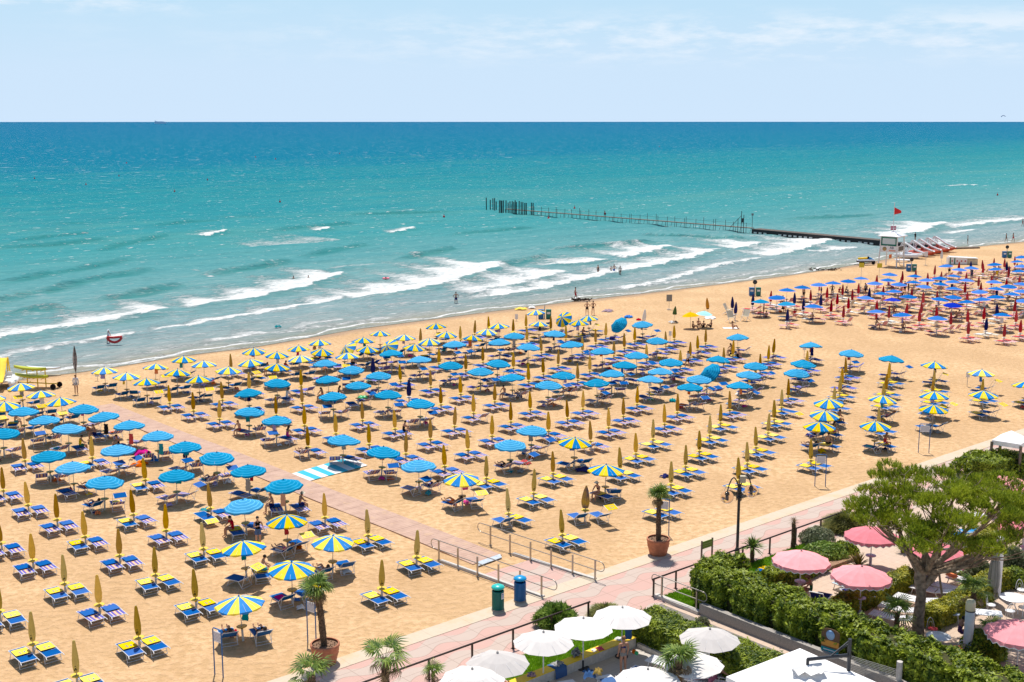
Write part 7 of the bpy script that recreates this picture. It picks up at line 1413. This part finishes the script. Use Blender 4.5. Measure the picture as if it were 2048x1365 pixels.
for x, y, ps, rz, lab, cl_ in ((1532,636,'sit',180,'shirtless man sitting in front of the far block, back turned',tr(M['navy'])), (1607,600,'stand',30,'bather standing under a royal blue parasol at the left of the far block',tr(M['black'])), (1664,594,'hips',0,'woman standing under a royal blue parasol with hands raised to hips',[('suit',M['black'])]), (1642,592,'stand',90,'small bather standing between royal blue parasols',tr(M['navy'])), (1730,592,'walk',60,'man in grey shirt and dark trousers beside the yellow tent',[('shirt',M['greycloth']),('trunks',M['black'])]), (1678,592,'bench',20,'dark haired person seated near a closed red parasol',[('shirt',M['red'])]), (1809,588,'stand',10,'person in dark clothes under the central royal blue parasols, left',[('shirt',M['navy']),('trunks',M['navy'])]), (1816,590,'stand',60,'person in dark clothes under the central royal blue parasols, right',[('shirt',M['black']),('trunks',M['navy'])]), (1589,632,'sit',200,'person sitting with red towel at the front of the far block',[('shirt',M['red'])]), (1915,640,'bench',60,'bather sitting on a lounger amid the front red parasols',tr(M['black'])), (1898,552,'stand',0,'bather standing behind the royal blue parasols near the stall',tr(M['black'])), (1943,560,'stand',20,'person in navy under a royal blue parasol near the stall',[('shirt',M['navy']),('trunks',M['navy'])]), (1830,483,'stand',30,'person standing behind the pedal boats',[('shirt',M['black'])])): person((x, y), ps, rz, lab, cl_)
for x, y, ps, rz, lab, cl_, kw in ((1473,713,'bench',60,'dark haired woman seated under the far single blue parasol',[('suit',M['black'])],dict(fem=True)), (1493,706,'bench',-60,'long haired girl seated on the lounger end under the far blue parasol',[('brief',M['magenta'])],dict(fem=True,longhair=True)), (845,856,'bench',70,'dark haired woman bending on a lounger under a blue parasol mid beach',[('suit',M['black'])],dict(fem=True)), (142,906,'bench',100,'boy in green shorts sitting on a lounger under a blue parasol',[('trunks',M['green']),('tank',M['sun_yellow'])],{}), (178,880,'bench',80,'older shirtless man sitting under a blue parasol left of the boardwalk',tr(M['navy']),dict(hair='hairlt')), (233,882,'bench',-20,'woman bending forward on a lounger beside the boardwalk',[('suit',M['black'])],dict(fem=True)), (552,1012,'bench',150,'bald shirtless man sitting back turned near the boardwalk',tr(M['navy']),dict(skin='skin2',hair='skin2')), (582,1020,'bench',100,'man in a cap sitting under the blue parasol nearest the boardwalk',tr(M['navy']),dict(hat=M['cream'])), (483,1070,'bench',200,'dark haired person in red on the lounger behind a blue sunshade',[('shirt',M['red'])],{}), (573,800,'bench',110,'person in pale shirt sitting on a striped lounger mid beach',[('shirt',WS)],{}), (1250,800,'lie',20,'sunbather lying on a striped lounger under a blue parasol',tr(M['navy']),{}), (1685,835,'bench',60,'dark haired person sitting beside the yellow sunshade at right',[('suit',M['black'])],{}), (1640,876,'lie',70,'sunbather with raised legs under a yellow and blue parasol at right',tr(M['black']),{}), (1213,1003,'bench',0,'woman with pale hat sitting behind a yellow sunshade',[('top',M['black'])],dict(hat=M['cream'],fem=True)), (532,862,'lie',60,'sunbather lying on a white lounger under a blue parasol',[('suit',M['orange'])],{}), (545,900,'lie',-50,'dark haired sunbather lying on a blue lounger mid beach',tr(M['black']),{}), (566,1238,'lie',150,'sunbather in black shorts lying on the shaded lounger at left',tr(M['black']),dict(skin='skin2')), (510,1300,'lie',150,'sunbather with legs in the air under the lowest sunshade',tr(M['black']),{}), (1010,700,'lie',40,'sunbather lying on a pink lounger near the waterline',tr(M['black']),{}), (585,735,'bench',30,'person seated in shade under yellow and blue parasols',[('shirt',M['red'])],{}), (570,740,'bench',200,'dark haired person seated beside another under yellow and blue parasols',[('suit',M['black'])],{}), (695,725,'bench',40,'tanned bather seated under a yellow and blue parasol near the surf',tr(M['black']),{}), (630,722,'stand',60,'bather standing in parasol shade near the surf',tr(M['navy']),{}), (1157,668,'bench',120,'bather seated under the yellow and blue parasol by the tipped one',tr(M['navy']),{})):
    kw = dict(kw); person((x, y), ps, rz, lab, cl_, kw.pop('skin', 'skin'), kw.pop('hair', 'hair'), **kw)
pc = random.Random(33); done = 0
for q in sorted(spots[:NEAR], key=lambda q: pc.random()):
    if q['u']['k'] in 'SY' and q['inm'] and not q['u']['sp'] and not q.get('taken') and q['key'][0] in ('back', 'flat') and done < 26:
        q['taken'] = True; done += 1; ps = 'lie' if q['key'][0] == 'back' else 'bench'; cn, cm = pc.choice([('black', M['black']), ('red', M['red']), ('navy', M['navy']), ('white', WS), ('orange', M['orange']), ('teal', M['teal']), ('pink', M['magenta'])]); fem = pc.random() < .5
        key = ('x', done); SNAP[key] = q; q2 = SNAP; px_ = key
        SNAP[(float(done), -1.0)] = q; person((float(done), -1.0), ps, 0, '%s in %s %s %s lounger, %s parasol from promenade, %s' % ('woman' if fem else 'man', cn, 'lying on' if ps == 'lie' else 'sitting on', 'left' if q['side'] < 0 else 'right', ordn(q['u']['rank']), linename(q['u']['line'])), [('suit' if fem else 'trunks', cm)], pc.choice(['skin', 'skin2']), pc.choice(['hair', 'hair', 'hairlt']), fem=fem, longhair=fem)
for u in right:
    if u['k'] in 'RQV' and pc.random() < .30:
        s_, t_ = u['st']; p_ = u['p']+Vector((pc.uniform(-.7,.7), -.5, 0)); cn, cm = pc.choice([('black', M['black']), ('red', M['red']), ('navy', M['navy']), ('white', WS)]); ps = pc.choice(['bench', 'bench', 'stand']); fem = pc.random() < .5
        pr_ = person((1024, 900), ps, pc.uniform(0, 360), '%s in %s %s under %s parasol from %s, %s row of far block' % ('woman' if fem else 'man', cn, 'standing' if ps == 'stand' else 'seated', ordn(u['rank']) if u['rank'] < 14 else ordn(len(rows[u['row']])-u['rank']+1), 'left' if u['rank'] < 14 else 'right', ordn(u['row']+1)), [('suit' if fem else 'trunks', cm)], fem=fem); pr_.location = p_
person((1246,1349), 'stand', 200, 'woman in dark bikini standing on the terrace beside the yellow bench', [('brief', M['greycloth']), ('top', M['navy'])], 'skin', 'hairlt', True, True)
person((1425,1366), 'lie', 60, 'sunbather in black and blue shorts lying beside the clipped hedge', tr(M['black']), 'skin', near=True); person((1622,1200), 'bench', -110, 'tanned woman in a sun hat reading under the leftmost pink parasol', [('suit', M['green'])], 'skin', near=True, fem=True, hat=M['woodplank']); person((1918,1285), 'bench', 100, 'woman in a purple flowered dress beside the lantern pillar', [('suit', mat('purple_flowers', (.22,.05,.30), .85, c2=(.02,.02,.03), scale=14))], 'skin', fem=True)
person((985,1375), 'lie', 40, 'sunbather lying at the bottom edge beneath the white parasols', tr(M['denim']), 'skin')
for m_ in BODY.values(): bpy.data.meshes.remove(m_[0])
